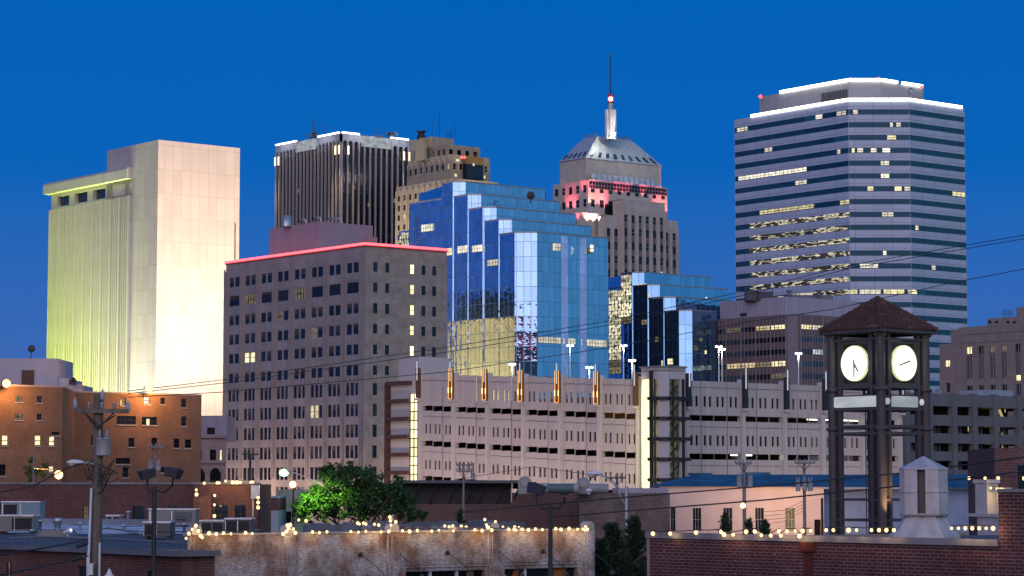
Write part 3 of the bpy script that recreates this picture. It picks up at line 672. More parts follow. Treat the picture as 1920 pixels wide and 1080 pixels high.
# pale vertical facets on the long front face
for ua, ub, v in ((1052, 1060, 443), (1087, 1095, 447)):
    f = F5[2]; xa, xb = f.x(ua, v), f.x(ub, v); mb = MB(); 
    A_, B_ = f.W(xa, 0, .02).xy, f.W(xb, 0, .02).xy; g0 = Fac(A_, B_); mid = A_+(B_-A_)*.12+f.n*0
    q = B_+f.n*((B_-A_).length*.62)
    mb.prism([A_, q, B_+(B_-A_)*.3], 0, f.px(ua, v)[1]); build(mb, 'glass_facet', m_bg, root)
def litspan(f, ua, ub, va, vb, m, n, o=.06):
    xa, za = f.px(ua, va); xb, _ = f.px(ub, va); _, zb = f.px(ua, vb); return (f, xa, xb, za, zb, o, m, n, M_dmetal)
its = [litspan(sl[0][0], 837, 848, 480, 466, M_lity, 3), litspan(sl[1][0], 858, 877, 476, 462, M_litw, 4), litspan(sl[2][0], 885, 905, 474, 461, M_litw, 4), litspan(sl[2][1], 906, 913, 474, 461, M_litw, 2), litspan(sl[3][0], 914, 934, 500, 488, M_litw, 4), litspan(sl[3][1], 936, 942, 500, 487, M_litw, 2),
       litspan(F5[2], 1036, 1051, 470, 456, M_litw, 3), litspan(F5[2], 1087, 1095, 475, 461, M_litw, 1, 4), litspan(F5[2], 1096, 1107, 475, 464, M_litdim, 2), litspan(F5[2], 1009, 1051, 643, 631, M_litw, 9), litspan(F5[2], 1053, 1077, 645, 634, M_litw, 5, .5), litspan(F5[2], 1088, 1136, 649, 636, M_litw, 9, .3),
       litspan(sl[0][0], 790, 812, 436, 422, M_litw, 5)]
windows(root, its, 'lit_or_reflecting_window')
mb = MB(); pd = P(995, 367, 636); mb.grid([[(pd.x+.0+r_*math.cos(t_), pd.y-1+.45*r_*r_*.5, pd.z+r_*math.sin(t_)) for t_ in [2*math.pi*j/12 for j in range(12)]] for r_ in (.05, .6, 1.1)], 0, True)
mb.tube([(pd.x, pd.y, pd.z), (pd.x, pd.y+.5, pd.z-2)], .15, 5); build(mb, 'satellite_dish', M_dmetal, root)
p0 = P(1185, 512, 668)
root = thing('stepped_glass_block', 'shorter dark mirror glass block stepping down beside the banded grey tower', 'building', (p0.x, p0.y, 0))
rows = [(1164, 1185, 1208, 1337, 512, 668), (1192, 1214, 1237, 1366, 535, 663.3), (1222, 1244, 1267, 1372, 558, 658.6), (1252, 1273, 1298, 1344, 583, 654)]
s2 = slabs(root, rows, m_bg2)
b_ = along(xy(P(1337, 522, 685)), ER, 1366, 542); a = xy(P(1185, 512, 668)); zz = P(1152, 543, 675).z; q = along(a, EL, 1140, 540); k_ = a+EL*4.6
mb = MB(); mb.prism([k_+off, k_+ER*20, q+ER*20, q+off], 0, zz, 0, 1); build(mb, 'glass_wing', [m_bg2, M_flat], root)
m_wv = litroom('wavy_reflection_glass', (1, .92, .62), 1.3, (1.1, .75, 1), .03, (.40, .55))  # reflection imitated by emission, no lit rooms behind these panes
its = []
f = s2[0][0]; xa, xb = f.x(1164.5, 520), f.x(1184.5, 520)
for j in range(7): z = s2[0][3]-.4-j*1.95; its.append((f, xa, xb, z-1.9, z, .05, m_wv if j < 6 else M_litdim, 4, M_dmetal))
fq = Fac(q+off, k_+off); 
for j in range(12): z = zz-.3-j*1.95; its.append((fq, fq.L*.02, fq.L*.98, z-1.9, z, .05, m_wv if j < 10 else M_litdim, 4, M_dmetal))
windows(root, its, 'lit_or_reflecting_window')
its = [litspan(s2[1][0], 1193, 1213, 537, 533.5, M_lity, 3), litspan(s2[2][0], 1224, 1244, 561, 558, M_lity, 3), litspan(s2[0][1], 1187, 1192, 561, 554, M_litw, 1), litspan(s2[1][1], 1215, 1219, 560, 551, M_litw, 1), litspan(s2[1][2], 1322, 1326, 562, 557, M_litw, 1), litspan(s2[3][2], 1300, 1309, 657, 648, M_litdim, 2), litspan(s2[3][2], 1321, 1325, 664, 657, M_lity, 1), litspan(s2[2][0], 1240, 1244, 688, 676, M_lity, 1), litspan(s2[3][0], 1252, 1262, 684, 673, M_lity, 2), litspan(s2[1][0], 1203, 1213, 610, 600, M_litdim, 2), litspan(s2[2][0], 1228, 1235, 642, 632, M_litdim, 1), litspan(s2[3][2], 1311, 1318, 640, 634, M_litdim, 1)]
windows(root, its, 'lit_or_reflecting_window')
# cream building that the mirror glass reflects, hidden from the street behind the red-edged block
cx = Vector((-58, 622)); root = thing('cream_office_block', 'cream floodlit office block seen mirrored in the blue glass tower', 'building', (cx.x, cx.y, 0))
m_cream = mat('cream_stone', (.58, .50, .30), .8, .2, .12, scale=.3)
mb = MB(); e0 = cx+ER*12; mb.prism([e0-EL*14-ER*14, e0-EL*14, e0+EL*30, e0+EL*30-ER*14], 0, 60); fc = Fac(e0-EL*14, e0+EL*30)
for k in range(13): fc.box(mb, k*fc.L/12-.5+.5, k*fc.L/12+.5, 0, 56, 0, .7)
fc.box(mb, 0, fc.L, 56, 57, 0, 1); build(mb, 'wall', m_cream, root)
mb = MB(); fc.box(mb, 1, fc.L-1, 60.003, 64.5, -12, -1); build(mb, 'attic', mat('olive_attic', (.16, .14, .09), .9), root)
for fx in (.1, .3, .5, .7, .9): lamp('SPOT', fc.W(fc.L*fx, 8, 12), 210000, (1, .64, .34), root, 2, fc.W(fc.L*fx, 40, 0), 110, 1)
# ================================================================== middle distance
# ---------------------------------------------------------------- office block with red neon roofline
c3 = P(685, 459, 455); c = xy(c3); zt = c3.z; l = along(c, EL, 424, 494); r = along(c, ER, 838, 471)
root = thing('neon_edged_block', 'grey stone office block with red neon along its roof edge', 'building', (c.x, c.y, 0))
FL, FR = Fac(l, c), Fac(c, r)
m_st = mat('grey_pink_stone', (.325, .295, .30), .85, .2, .16, scale=.25, fine=.12)
m_sd = brick('tan_side_brick', (.42, .355, .30), (.37, .31, .26), (.38, .33, .29), .6, .25, .03)
mb = MB(); hs = []; its = []
def zl(v): return FL.px(661, v)[1]
xc1, xc8 = FL.x(440, 520), FL.x(661.5, 500); half = (FL.x(672.5, 500)-FL.x(650.5, 500))/2; bp = (xc8-xc1)/7
for j, (va, vb, n) in enumerate(((492.5, 511.5, 2), (529.5, 550, 4), (569.5, 588, 2), (608, 627, 2), (646, 665, 2), (685.5, 704, 2), (717.5, 741.5, 3), (757, 780.5, 3), (796, 820, 3), (835, 859, 3), (875, 899, 3), (913, 940, 3))):
    for k in range(8):
        x = xc1+bp*k; hw = half*(1 if n != 3 else 1.08); z0, z1 = zl(vb), zl(va)
        gap = .26 if n == 2 else (.0 if n == 4 else .27); nn = n if n != 4 else 1; sw = (2*hw-gap*2*hw/ nn*(nn-1)*.9)/nn; st = (2*hw-sw)/max(1, nn-1) if nn > 1 else 0
        for q in range(nn):
            a = x-hw+st*q; hs.append((a, a+sw, z0, z1))
        lm = M_pane
        if (j, k) in ((4, 1), (7, 5)): lm = 'L'
        if (j, k) in ((2, 3), (1, 1), (3, 5), (1, 4)): lm = 'D'
        its.append((x, hw, z0, z1, nn, sw, st, lm, n))
FL.wall(mb, 0, FL.L, 0, zt, hs, .18)
for k in range(9):
    x = xc1-bp/2+bp*k; wdt = .85
    FL.box(mb, max(.01, x-wdt/2), min(FL.L-.01, x+wdt/2), 12, zl(480), .0, .4); FL.box(mb, max(.02, x-.16), min(FL.L-.02, x+.16), 12, zl(476), .4, .62)
for k in range(8):
    x = xc1+bp*k
    for v0, v1 in ((513.5, 527), (552, 567), (590, 606), (629, 644), (667, 683.5)):
        FL.box(mb, x-half, x-.12, zl(v1), zl(v0), 0, .1); FL.box(mb, x+.12, x+half, zl(v1), zl(v0), 0, .1)
    for q in range(4): FL.box(mb, x-half+2*half*q/3-.1, x-half+2*half*q/3+.1, zl(716), zl(707), 0, .25)
FL.box(mb, 0, FL.L, 0, zl(948), 0.01, .3)
build(mb, 'front_wall', m_st, root)
# every bay of sashes is one window
m_blind = mat('drawn_blind', (.085, .075, .075), .8, .2, .2)
srt = sorted(its, key=lambda i: -area_px([FL.W(i[0]-i[1], i[2]), FL.W(i[0]+i[1], i[2]), FL.W(i[0]+i[1], i[3]), FL.W(i[0]-i[1], i[3])]))
for (x, hw, z0, z1, nn, sw, st, lm, n) in its:
    w = MB()
    for q in range(nn):
        a = x-hw+st*q; mi = 1 if (lm == 'L' and q < 2) else (2 if lm == 'D' and q == 0 else 0)
        FL.quad(w, a, a+sw, z0, z1, -.15, mi); FL.box(w, a, a+sw, (z0+z1)/2-.06, (z0+z1)/2+.06, -.15, -.09, 3)
        if rnd.random() < .4 and mi == 0: zb2 = z0+(z1-z0)*rnd.choice((.5, .62, .75, .35)); FL.quad(w, a+.03, a+sw-.03, zb2, z1, -.13, 4)
        if n == 4:
            for t_ in range(1, 4): FL.box(w, a+sw*t_/4-.08, a+sw*t_/4+.08, z0, z1, -.15, -.07, 3)
    build(w, 'window', [M_pane, M_lity, M_litdim, M_frame, m_blind], root)
mb = MB(); hs = []; side = []
for ci, (ua, ub) in enumerate(((700, 708), (722.5, 730), (769.5, 777), (790.5, 798), (810.5, 818))):
    xa, xb = FR.x(ua, 500), FR.x(ub, 500)
    for j, (va, vb) in enumerate(((491.5, 509.5), (530, 548), (568.5, 587.5), (607.5, 625.5), (646, 664.5), (685.5, 703), (718.5, 741), (757, 780), (796, 819.5), (835, 858.5), (875, 899))):
        if va > 680 and ci > 1: continue
        z0, z1 = FR.px(704, vb)[1], FR.px(704, va)[1]; hs.append((xa, xb, z0, z1))
        side.append((FR, xa, xb, z0, z1, -.13, M_litstair if (ci == 2 and j < 5) else M_pane, 1, M_frame))
FR.wall(mb, 0, FR.L, 0, zt, hs, .15); FR.box(mb, 0, .9, 12, zt-.6, 0, .12)
rb = r+EL*FL.L
for a, b in ((r, rb), (rb, l)): mb.poly([(a.x, a.y, 0), (b.x, b.y, 0), (b.x, b.y, zt), (a.x, a.y, zt)])
mb.poly([(p.x, p.y, zt-.4) for p in (c, r, rb, l)])
build(mb, 'side_wall', m_sd, root)
windows(root, side, 'side_window')
m_neon = emit('neon_red', (1, .06, .075), 5.5)
for f in (FL, FR, Fac(r, rb), Fac(rb, l)):
    mb = MB(); f.box(mb, -.1, f.L, zt+.003, zt+.42, -.1, .35); build(mb, 'neon_tube', m_neon, root)
    mb = MB(); f.box(mb, 0, f.L, zt-.25, zt, 0.001, .2); build(mb, 'neon_rail', mat('red_rail', (.3, .08, .08), .6) if 'red_rail' not in MATS else MATS['red_rail'], root)
p = P(599, 415, 474); q = xy(p); a1 = along(q, EL, 505, 430); a2 = along(q, ER, 699, 424)
mb = MB(); mb.prism([q, a2, a2+(a1-q), a1], zt-.38, p.z); build(mb, 'penthouse', mat('lilac_render', (.30, .28, .33), .85, .2, .08, scale=.15), root)
fp = Fac(q, a2); mb = MB(); fp.box(mb, fp.x(635, 455), fp.x(645, 455), zt, zt+2.2, .02, .12); build(mb, 'door', mat('red_brown_door', (.16, .08, .09), .7), root)
p2 = P(700, 444, 476); mb = MB(); e0 = xy(p2)-ER*1.2; mb.prism([e0, e0+ER*2.2, e0+ER*2.2+EL*2, e0+EL*2], zt-.38, p2.z); build(mb, 'roof_hut', mat('pink_render', (.40, .26, .26), .85), root)
mb = MB(); z_ = P(599, 415, 474).z
for u0, u1, h in ((586, 603, 1.2), (612, 642, 1.0), (560, 575, .8)):
    A_, B_ = PZ(u0, 413, z_) if False else P(u0, 416, 478), P(u1, 416, 478)
    mb.tube([(A_.x, A_.y, z_-.1), (A_.x+.3, A_.y, z_+h), (B_.x-.3, B_.y, z_+h), (B_.x, B_.y, z_-.1)], .22, 6)
pp = P(537, 424, 482); mb.lathe((pp.x, pp.y, z_-.2), [(1, 0), (1, 2.2), (.1, 2.3)], 10)
build(mb, 'roof_pipes', M_galv, root)

# ---------------------------------------------------------------- low arcaded house between the brick block and the tower
pz = P(398, 779, 430); root = thing('arcaded_house', 'small pink stone house with arched openings between brick block and neon edged block', 'building', (pz.x, pz.y, 0))
fa = Fac(P(374, 835, 430).xy, P(424, 835, 430).xy); z1 = fa.px(400, 815)[1]; z2 = fa.px(400, 779)[1]
m_pk = mat('pink_stone', (.34, .24, .23), .85, .2, .15)
hs = [(fa.x(376), fa.x(380), fa.px(0, 862)[1], fa.px(0, 844)[1]), (fa.x(395), fa.x(406.5), fa.px(0, 863)[1], fa.px(0, 843)[1]), (fa.x(413.5), fa.x(417), fa.px(0, 863)[1], fa.px(0, 844)[1])]
mb = MB(); fa.wall(mb, 0, fa.L, 0, z1, hs, .5); fa.box(mb, 0, fa.L, z1-.6, z1, 0.01, .5); fa.box(mb, 0, fa.L, fa.px(0, 869)[1], fa.px(0, 866)[1], .01, .35); build(mb, 'wall', m_pk, root)
windows(root, [(fa, *h, -.4, M_lity if k == 2 else M_pane, 2, M_frame) for k, h in enumerate(hs)])
mb = MB(); fa.box(mb, -2, fa.L, z1-1, z2, -14, -1.2); build(mb, 'upper_block', mat('lilac_wall', (.33, .28, .34), .85), root)
windows(root, [(fa, fa.x(388), fa.x(402.5), fa.px(0, 814)[1], fa.px(0, 801)[1], -1.15, M_black, 3, M_dmetal)], 'louvre')
for uc in (376, 406):
    mb = MB(); x0 = fa.x(uc); zc_, rr = fa.px(0, 886)[1], fa.x(uc+10)-x0
    pts = [(x0-rr*math.cos(math.pi*j/12), zc_+rr*math.sin(math.pi*j/12)) for j in range(13)]
    mb.poly([fa.W(x, z, .06) for x, z in [(x0+rr, 2), *reversed(pts), (x0-rr, 2)]][::-1])
    build(mb, 'arch_opening', M_black, root)
    mb = MB(); mb.tube([fa.W(x, z, .1) for x, z in pts], .22, 6); build(mb, 'arch_trim', m_pk, root)

# ---------------------------------------------------------------- brown banded office behind the car park
c3 = P(1476, 588, 640); c = xy(c3); zt = c3.z; l = along(c, EL, 1334, 600); c2 = along(c, CH, 1496, 588); r = along(c2, ER, 1625, 600)
root = thing('brown_office', 'brown banded office with pale lilac roof storey behind the car park', 'building', (c.x, c.y, 0))
f1, f2 = Fac(l, c), Fac(c2, r); m_br = mat('brown_spandrel', (.19, .13, .135), .6, .4, .1, scale=.3); m_gc = mat('grey_column', (.22, .2, .23), .8, .2, .1)
mb = MB(); mb.prism([l, c, c2, r, r+EL*30, l+ER*30], 0, zt-.1); build(mb, 'corner_wall', m_gc, root)
mb = MB(); its = []
zr = lambda v: f1.px(1470, v)[1]
bands = [(609, 617.5), (631.5, 640.5), (654.5, 664), (677, 687), (700, 710), (723, 733)]
for f, a, b in ((f1, .6, f1.L-.02), (f2, .02, f2.L)):
    f.box(mb, a, b, 0, zt-.3, 0.001, .3)
build(mb, 'spandrel_wall', m_br, root)
mb = MB()
for f, nb in ((f1, 5), (f2, 6)):
    for k in range(nb*4+1):
        x = .6+(f.L-.8)*k/(nb*4); t_ = .3 if k % 4 == 0 else .07
        f.box(mb, x-t_/2, x+t_/2, 0, zt-.4, .3, .55)
build(mb, 'mullions', mat('pale_mullion', (.3, .27, .28), .6), root)
for fi, (f, nb) in enumerate(((f1, 5), (f2, 6))):
    for ri, (va, vb) in enumerate(bands):
        for k in range(nb):
            x0 = .6+(f.L-.8)*k/nb; x1 = .6+(f.L-.8)*(k+1)/nb
            m = M_pane
            if fi == 0:
                if (ri, k) in ((0, 4), (3, 4)): m = M_lity
                elif (ri, k) in ((3, 2), (0, 3), (3, 1)): m = M_lito
                elif rnd.random() < .22: m = M_litdim
            else:
                m = M_lity if (ri, k) in ((0, 0),) else (pick([M_litg, M_litw], .3, M_paneb))
            its.append((f, x0+.15, x1-.15, zr(vb), zr(va), .34, m, 4, M_dmetal))
        # sheer curtain glow
windows(root, its)
q = xy(P(1472, 556, 643)); zq = P(1472, 556, 643).z; a1 = along(q, EL, 1350, 569); a2 = along(q, ER, 1612, 564)
mb = MB(); mb.prism([q, a2, a2+EL*20, a1], zt-.1, zq); build(mb, 'roof_storey', mat('lilac_panels', (.42, .38, .46), .7, .3, .06, scale=.2, panel=(1.3, 40, .08), pj=.75), root)
fq = Fac(a1, q); mb = MB(); fq.box(mb, fq.x(1388, 588), fq.x(1400, 588), fq.px(1394, 593)[1], fq.px(1394, 587)[1], .03, .15); build(mb, 'roof_vent', M_dmetal, root)
mb = MB(); p = P(1420, 556, 652)
mb.box((p.x-3.3, p.y-2, zq-.5), (p.x-.3, p.y+2, zq+2.2)); mb.box((p.x+.1, p.y-2, zq-.5), (p.x+3.8, p.y+2, zq+1.9))
for dx in (-3.4, -.2, 3.9): mb.tube([(p.x+dx, p.y-2.2, zq), (p.x+dx, p.y-2.2, zq+3)], .12, 5)
mb.tube([(p.x-3.4, p.y-2.2, zq+2.9), (p.x+3.9, p.y-2.2, zq+2.9)], .12, 5)
build(mb, 'cooling_unit', mat('unit_dark', (.09, .09, .11), .7), root)
mb = MB()
p = P(1520, 553, 655); mb.box((p.x-6, p.y, zq-.5), (p.x+6, p.y+5, p.z)); 
for u in (1480, 1535): pp = P(u, 548, 654); mb.lathe((pp.x, pp.y, p.z-.3), [(.6, 0), (.4, .8), (.9, 1.1), (.9, 1.5), (.1, 1.6)], 8)
build(mb, 'roof_plant', mat('plant_grey', (.2, .18, .22), .8), root)

# ---------------------------------------------------------------- federal style stone building, far right
pr = P(1965, 603, 500); root = thing('stone_courthouse', 'stepped tan stone building with tall grilled windows at far right', 'building', (pr.x, pr.y, 0))
rx = xy(pr)-EL*14; ff = Fac(along(rx, EL, 1798, 612), rx); zt = pr.z
m_bt = mat('buff_stone', (.30, .24, .22), .88, .2, .12, scale=.4, panel=(1.8, .9, .03), pj=.8)
mb = MB(); hs = []; its = []
cols = ((1812, 1823), (1834.5, 1844.5), (1856, 1866), (1877.5, 1887.5), (1904, 1914))
ztop, zmid, zbot = ff.px(1817, 650)[1], ff.px(1817, 711)[1], ff.px(1817, 745)[1]
for k, (a, b) in enumerate(cols):
    xa, xb = ff.x(a), ff.x(b); hs.append((xa, xb, zbot-6, ztop))
mb.poly([ff.W(ff.L, 0), ff.W(ff.L, 0, -25), ff.W(ff.L, zt, -25), ff.W(ff.L, zt)]); ff.wall(mb, 0, ff.L, 0, zt, hs, .5); ff.box(mb, 0, ff.L, zt-1.6, zt-1.1, .01, .15); ff.box(mb, 0, ff.L, zt-3.4, zt-3.2, .01, .12)
mb.poly([(*ff.W(0, 0).xy, zt), (*ff.W(ff.L, 0).xy, zt), (*ff.W(ff.L, 0, -25).xy, zt), (*ff.W(0, 0, -25).xy, zt)])
sh = Fac(along(xy(ff.W(0, 0)), EL, 1783, 620), xy(ff.W(0, 0))); sh2 = Fac(along(sh.a, EL, 1761, 645), sh.a)
zs1, zs2 = sh.px(1790, 618)[1], sh2.px(1770, 645)[1]
for f, z in ((sh, zs1), (sh2, zs2)):
    wh_ = [] if f is sh else [(f.x(1772), f.x(1781.5), f.px(1776, 688)[1], f.px(1776, 676)[1]), (f.x(1774), f.x(1781), f.px(1776, 735)[1], f.px(1776, 718)[1])]
    f.wall(mb, 0, f.L, 0, z, wh_, .4); f.box(mb, 0, f.L-.01, z-.02, z, -20, 0)
    for k, h in enumerate(wh_): its.append((f, *h, -.35, M_lity if k == 0 else M_pane, 2, M_frame))
build(mb, 'stone_wall', m_bt, root)
m_gr = mat('pale_grille', (.33, .27, .26), .7); litm = [M_lity, M_pane, M_litdim, M_litdim, M_pane]
for (xa, xb, z0, z1), lm in zip(hs, litm):
    w = MB(); ff.quad(w, xa, xb, z0, zmid, -.42, 0); ff.quad(w, xa, xb, zmid, z1, -.42, 0)
    nz = 11
    ff.quad(w, xa+.05, xb-.05, z1-1.5, z1-.05, -.41, 2)
    for k in range(nz):
        z = zmid+(z1-1.6-zmid)*k/nz; xm = (xa+xb)/2; h = (z1-1.6-zmid)/nz
        for s_ in (-1, 1):
            xe = xa+.05 if s_ < 0 else xb-.05
            q = [ff.W(xm, z, -.3), ff.W(xe, z+h*.75, -.3), ff.W(xe, z+h*1.15, -.3), ff.W(xm, z+h*.4, -.3)]
            w.poly(q if s_ > 0 else q[::-1], 1)
    ff.box(w, (xa+xb)/2-.08, (xa+xb)/2+.08, zmid, z1, -.4, -.25, 1); ff.box(w, xa, xb, zmid-1.4, zmid, -.4, -.2, 1); ff.box(w, (xa+xb)/2-.05, (xa+xb)/2+.05, z0, zmid-1.4, -.4, -.32, 1)
    build(w, 'window', [M_paneb if lm is M_pane else M_pane, m_gr, lm], root)
x, z = ff.px(1909, 708); its.append((ff, x-.55, x+.55, z-.6, z+.5, -.15, M_lity, 1, None)); windows(root, its)
mb = MB(); pp = Fac(along(xy(ff.W(ff.L-1, 0, -5)), EL, 1851, 598), xy(ff.W(ff.L-2, 0, -5))); zp = pp.px(1900, 594)[1]; pp.wall(mb, 0, pp.L, zt-.5, zp, [], .2); mb.poly([(*pp.W(0, 0).xy, zp), (*pp.W(pp.L, 0).xy, zp), (*pp.W(pp.L, 0, -15).xy, zp), (*pp.W(0, 0, -15).xy, zp)])
z3 = pp.px(1910, 576)[1]; xk = pp.x(1904, 580); pp.box(mb, xk, pp.L-3, zp+.003, z3, -10, -.3)
build(mb, 'attic_storey', m_bt, root)
for uc in (1844+12, 1857+12, 1890, 1902):
    mb = MB(); x0 = pp.x(uc, 603); zc_ = pp.px(uc, 606)[1]; rr = .45
    mb.poly([pp.W(x0+rr*math.cos(math.pi*j/10), zc_+rr*math.sin(math.pi*j/10)*1.3, .05) for j in range(11)]); build(mb, 'arched_window', M_pane, root)
mb = MB()
for k in range(6): x0 = pp.x(1878, 590)+k*.55; mb.tube([pp.W(x0, zp, -.3), pp.W(x0, zp+1.5, -.3)], .04, 4)
for h in (.8, 1.5): mb.tube([pp.W(pp.x(1878, 590), zp+h, -.3), pp.W(pp.x(1878, 590)+2.8, zp+h, -.3)], .04, 4)
build(mb, 'roof_railing', M_dmetal, root)

# ---------------------------------------------------------------- pale precast car park with pylons
G = xy(P(1205, 712, 247)); GL = along(G, EL, 727, 705); FGL = Fac(GL, G)
R0 = xy(P(1283, 714, 249.5)); R1 = along(R0, ER, 1697, 725); FGR = Fac(R0, R1)
ZT = 21.0
root = thing('precast_car_park', 'long pale precast car park with slit windows, dark gaps and vertical banner fins', 'car park', (G.x, G.y, 0))
m_pc = mat('precast', (.52, .47, .455), .85, .2, .07, scale=.2, panel=(.62, 60, .035), pj=.82)
m_pcs = mat('precast_smooth', (.54, .50, .495), .85, .2, .08, scale=.2)
LV = [(19.47, 18.38, 17.5, 16.92), (15.43, 14.37, 13.53, 12.93), (11.36, 10.35, 9.55, 8.9), (7.3, 6.2, 5.4, 4.8)]
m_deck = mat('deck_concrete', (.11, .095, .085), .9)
def panels(f, x0, x1, n, dz, mb, solid=False, dpl=0.0):
    w = (x1-x0)/n; h_all = []
    for k in range(n):
        a, b = x0+k*w, x0+(k+1)*w; d = dz((a+b)/2); hs = []
        for li, (s1, s0, g1, g0) in enumerate(LV):
            if not (solid and li == 0):
                for fx in (.2, .60):
                    hs.append((a+w*fx, a+w*(fx+.19), s0+d, s1+d))
            hs.append((a, b, g0+d, g1+d))
        o = .0+.05*(k % 2)
        f.wall(mb, a, b, 0, ZT+d, hs, .14, 0, o)
        f.box(mb, a, b, ZT+d-.003, ZT+d+.02, -.35, o)
        for li in range(len(LV)):
            zj = (ZT if li == 0 else LV[li-1][3])+d-.62; f.box(mb, a+.01, b-.01, zj-.03, zj+.03, o+.001, o+.03, 1)
LF = FGL.L
dzl = lambda x: 1.9*(1-(x-FGL.x(785, 740))/(LF-FGL.x(785, 740)))
uL = [785, 847, 910.5, 978, 1047, 1120, 1193]
xl_ = [FGL.px(u, 760, .4)[0] for u in uL]
mb = MB(); cw = .62
m_joint = mat('joint_dark', (.2, .18, .18), .9)
for k in range(6): panels(FGL, xl_[k]+.301, xl_[k+1]-.301, 3, dzl, mb, k < 2)
uR = [1290, 1396, 1474, 1546, 1622, 1690]; xr_ = [FGR.px(u, 760, .4)[0] for u in uR]
for k in range(5): panels(FGR, xr_[k]+.301, xr_[k+1]-.301, 4 if k == 0 else 3, lambda x: 0, mb)
build(mb, 'precast_panels', [m_pc, m_joint], root)
# columns
for f, xs, dz in ((FGL, xl_, dzl), (FGR, xr_, lambda x: 0)):
    for x in xs:
        mb = MB(); f.box(mb, x-.3, x+.3, 0, ZT+.35+dz(x), -.4, .26); f.box(mb, x-.17, x+.17, 0, LV[0][2]+.8+dz(x), .26, .34); build(mb, 'column', m_pcs, root)
m_ban = mat('banner_bronze', (.15, .07, .03), .5, .4, .2); m_bann = mat('banner_dark', (.025, .025, .035), .5, .4, .2)
m_ore = emit('banner_edge_glow', (1, .42, .09), 1.5); m_orb = emit('banner_glow_spot', (1, .62, .24), 3); m_wl = emit('white_strip', (.85, .9, 1), .65)
for f, xs, dz, lit in ((FGL, xl_, dzl, True), (FGR, xr_, lambda x: 0, False)):
    for k, x in enumerate(xs):
        zb_ = LV[0][2]+.85+dz(x); z_t = ZT+.75+dz(x); on = lit and 0 < k < 6
        mb = MB(); f.box(mb, x-.3, x+.3, zb_, z_t, .36, .62); bo = build(mb, 'banner_fin', m_ban if lit else m_bann, root)
        for s_ in (-1, 1):
            if on:
                mb = MB(); f.box(mb, x+s_*.3-.035, x+s_*.3+.035, zb_, z_t, .62, .66); build(mb, 'edge_light', m_ore, bo)
                mb = MB(); f.box(mb, x+s_*.3-.05, x+s_*.3+.05, zb_+.7, zb_+1.3, .66, .69); build(mb, 'glow_spot', m_orb, bo)
        if on: mb = MB(); f.box(mb, x-.26, x+.26, zb_-.003, zb_+.06, .62, .66); build(mb, 'edge_light', m_ore, bo); lamp('SPOT', f.W(x, zb_-.4, 1.1), 110, (1, .5, .12), root, .1, f.W(x, z_t, .8), 60, .8)
        mb = MB(); f.box(mb, x-.05, x+.05, z_t-1.4, z_t+.75, .63, .7); build(mb, 'white_strip', m_wl, bo)
        mb = MB(); f.box(mb, x-.34, x+.34, zb_-.3, zb_-.05, .261, .7); build(mb, 'bracket', m_pcs, bo)
# decks and dim interior
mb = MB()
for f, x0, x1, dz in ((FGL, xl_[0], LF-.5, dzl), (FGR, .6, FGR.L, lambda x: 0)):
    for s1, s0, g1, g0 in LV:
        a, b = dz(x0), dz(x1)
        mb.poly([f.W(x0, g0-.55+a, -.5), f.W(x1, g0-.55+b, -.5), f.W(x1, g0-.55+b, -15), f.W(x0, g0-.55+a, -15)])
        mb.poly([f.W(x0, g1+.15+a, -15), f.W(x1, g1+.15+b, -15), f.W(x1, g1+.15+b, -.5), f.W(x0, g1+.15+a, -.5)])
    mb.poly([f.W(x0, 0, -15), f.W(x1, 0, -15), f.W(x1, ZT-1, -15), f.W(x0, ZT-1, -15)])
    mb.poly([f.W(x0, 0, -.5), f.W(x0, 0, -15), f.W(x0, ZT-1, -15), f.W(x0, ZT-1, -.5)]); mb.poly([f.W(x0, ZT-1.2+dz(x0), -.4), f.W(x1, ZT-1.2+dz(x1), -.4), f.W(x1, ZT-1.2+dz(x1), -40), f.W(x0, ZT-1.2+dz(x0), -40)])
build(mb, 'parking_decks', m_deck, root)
m_fl = emit('fluorescent', (.95, 1, .85), 5)
for ua, ub, v, lv in ((1402, 1440, 859, 1), (1410, 1432, 862, 1), (1545, 1600, 783, 0), (1610, 1640, 783, 0)):
    g1 = LV[lv][2]; mb = MB(); xa, xb = FGR.x(ua, v), FGR.x(ub, v); FGR.box(mb, xa, xb, g1-.12, g1-.02, -2.6, -2.4); build(mb, 'tube_lamp', m_fl, root)
    lamp('POINT', FGR.W((xa+xb)/2, g1-.3, -3), 170, (.95, 1, .8), root, .2)
for u in (1070, 1100, 1140, 1320): f = FGL if u < 1200 else FGR; lamp('POINT', f.W(f.x(u, 785), 17.2+(dzl(f.x(u, 785)) if f is FGL else 0), -4), 26, (1, .42, .1), root, .3)
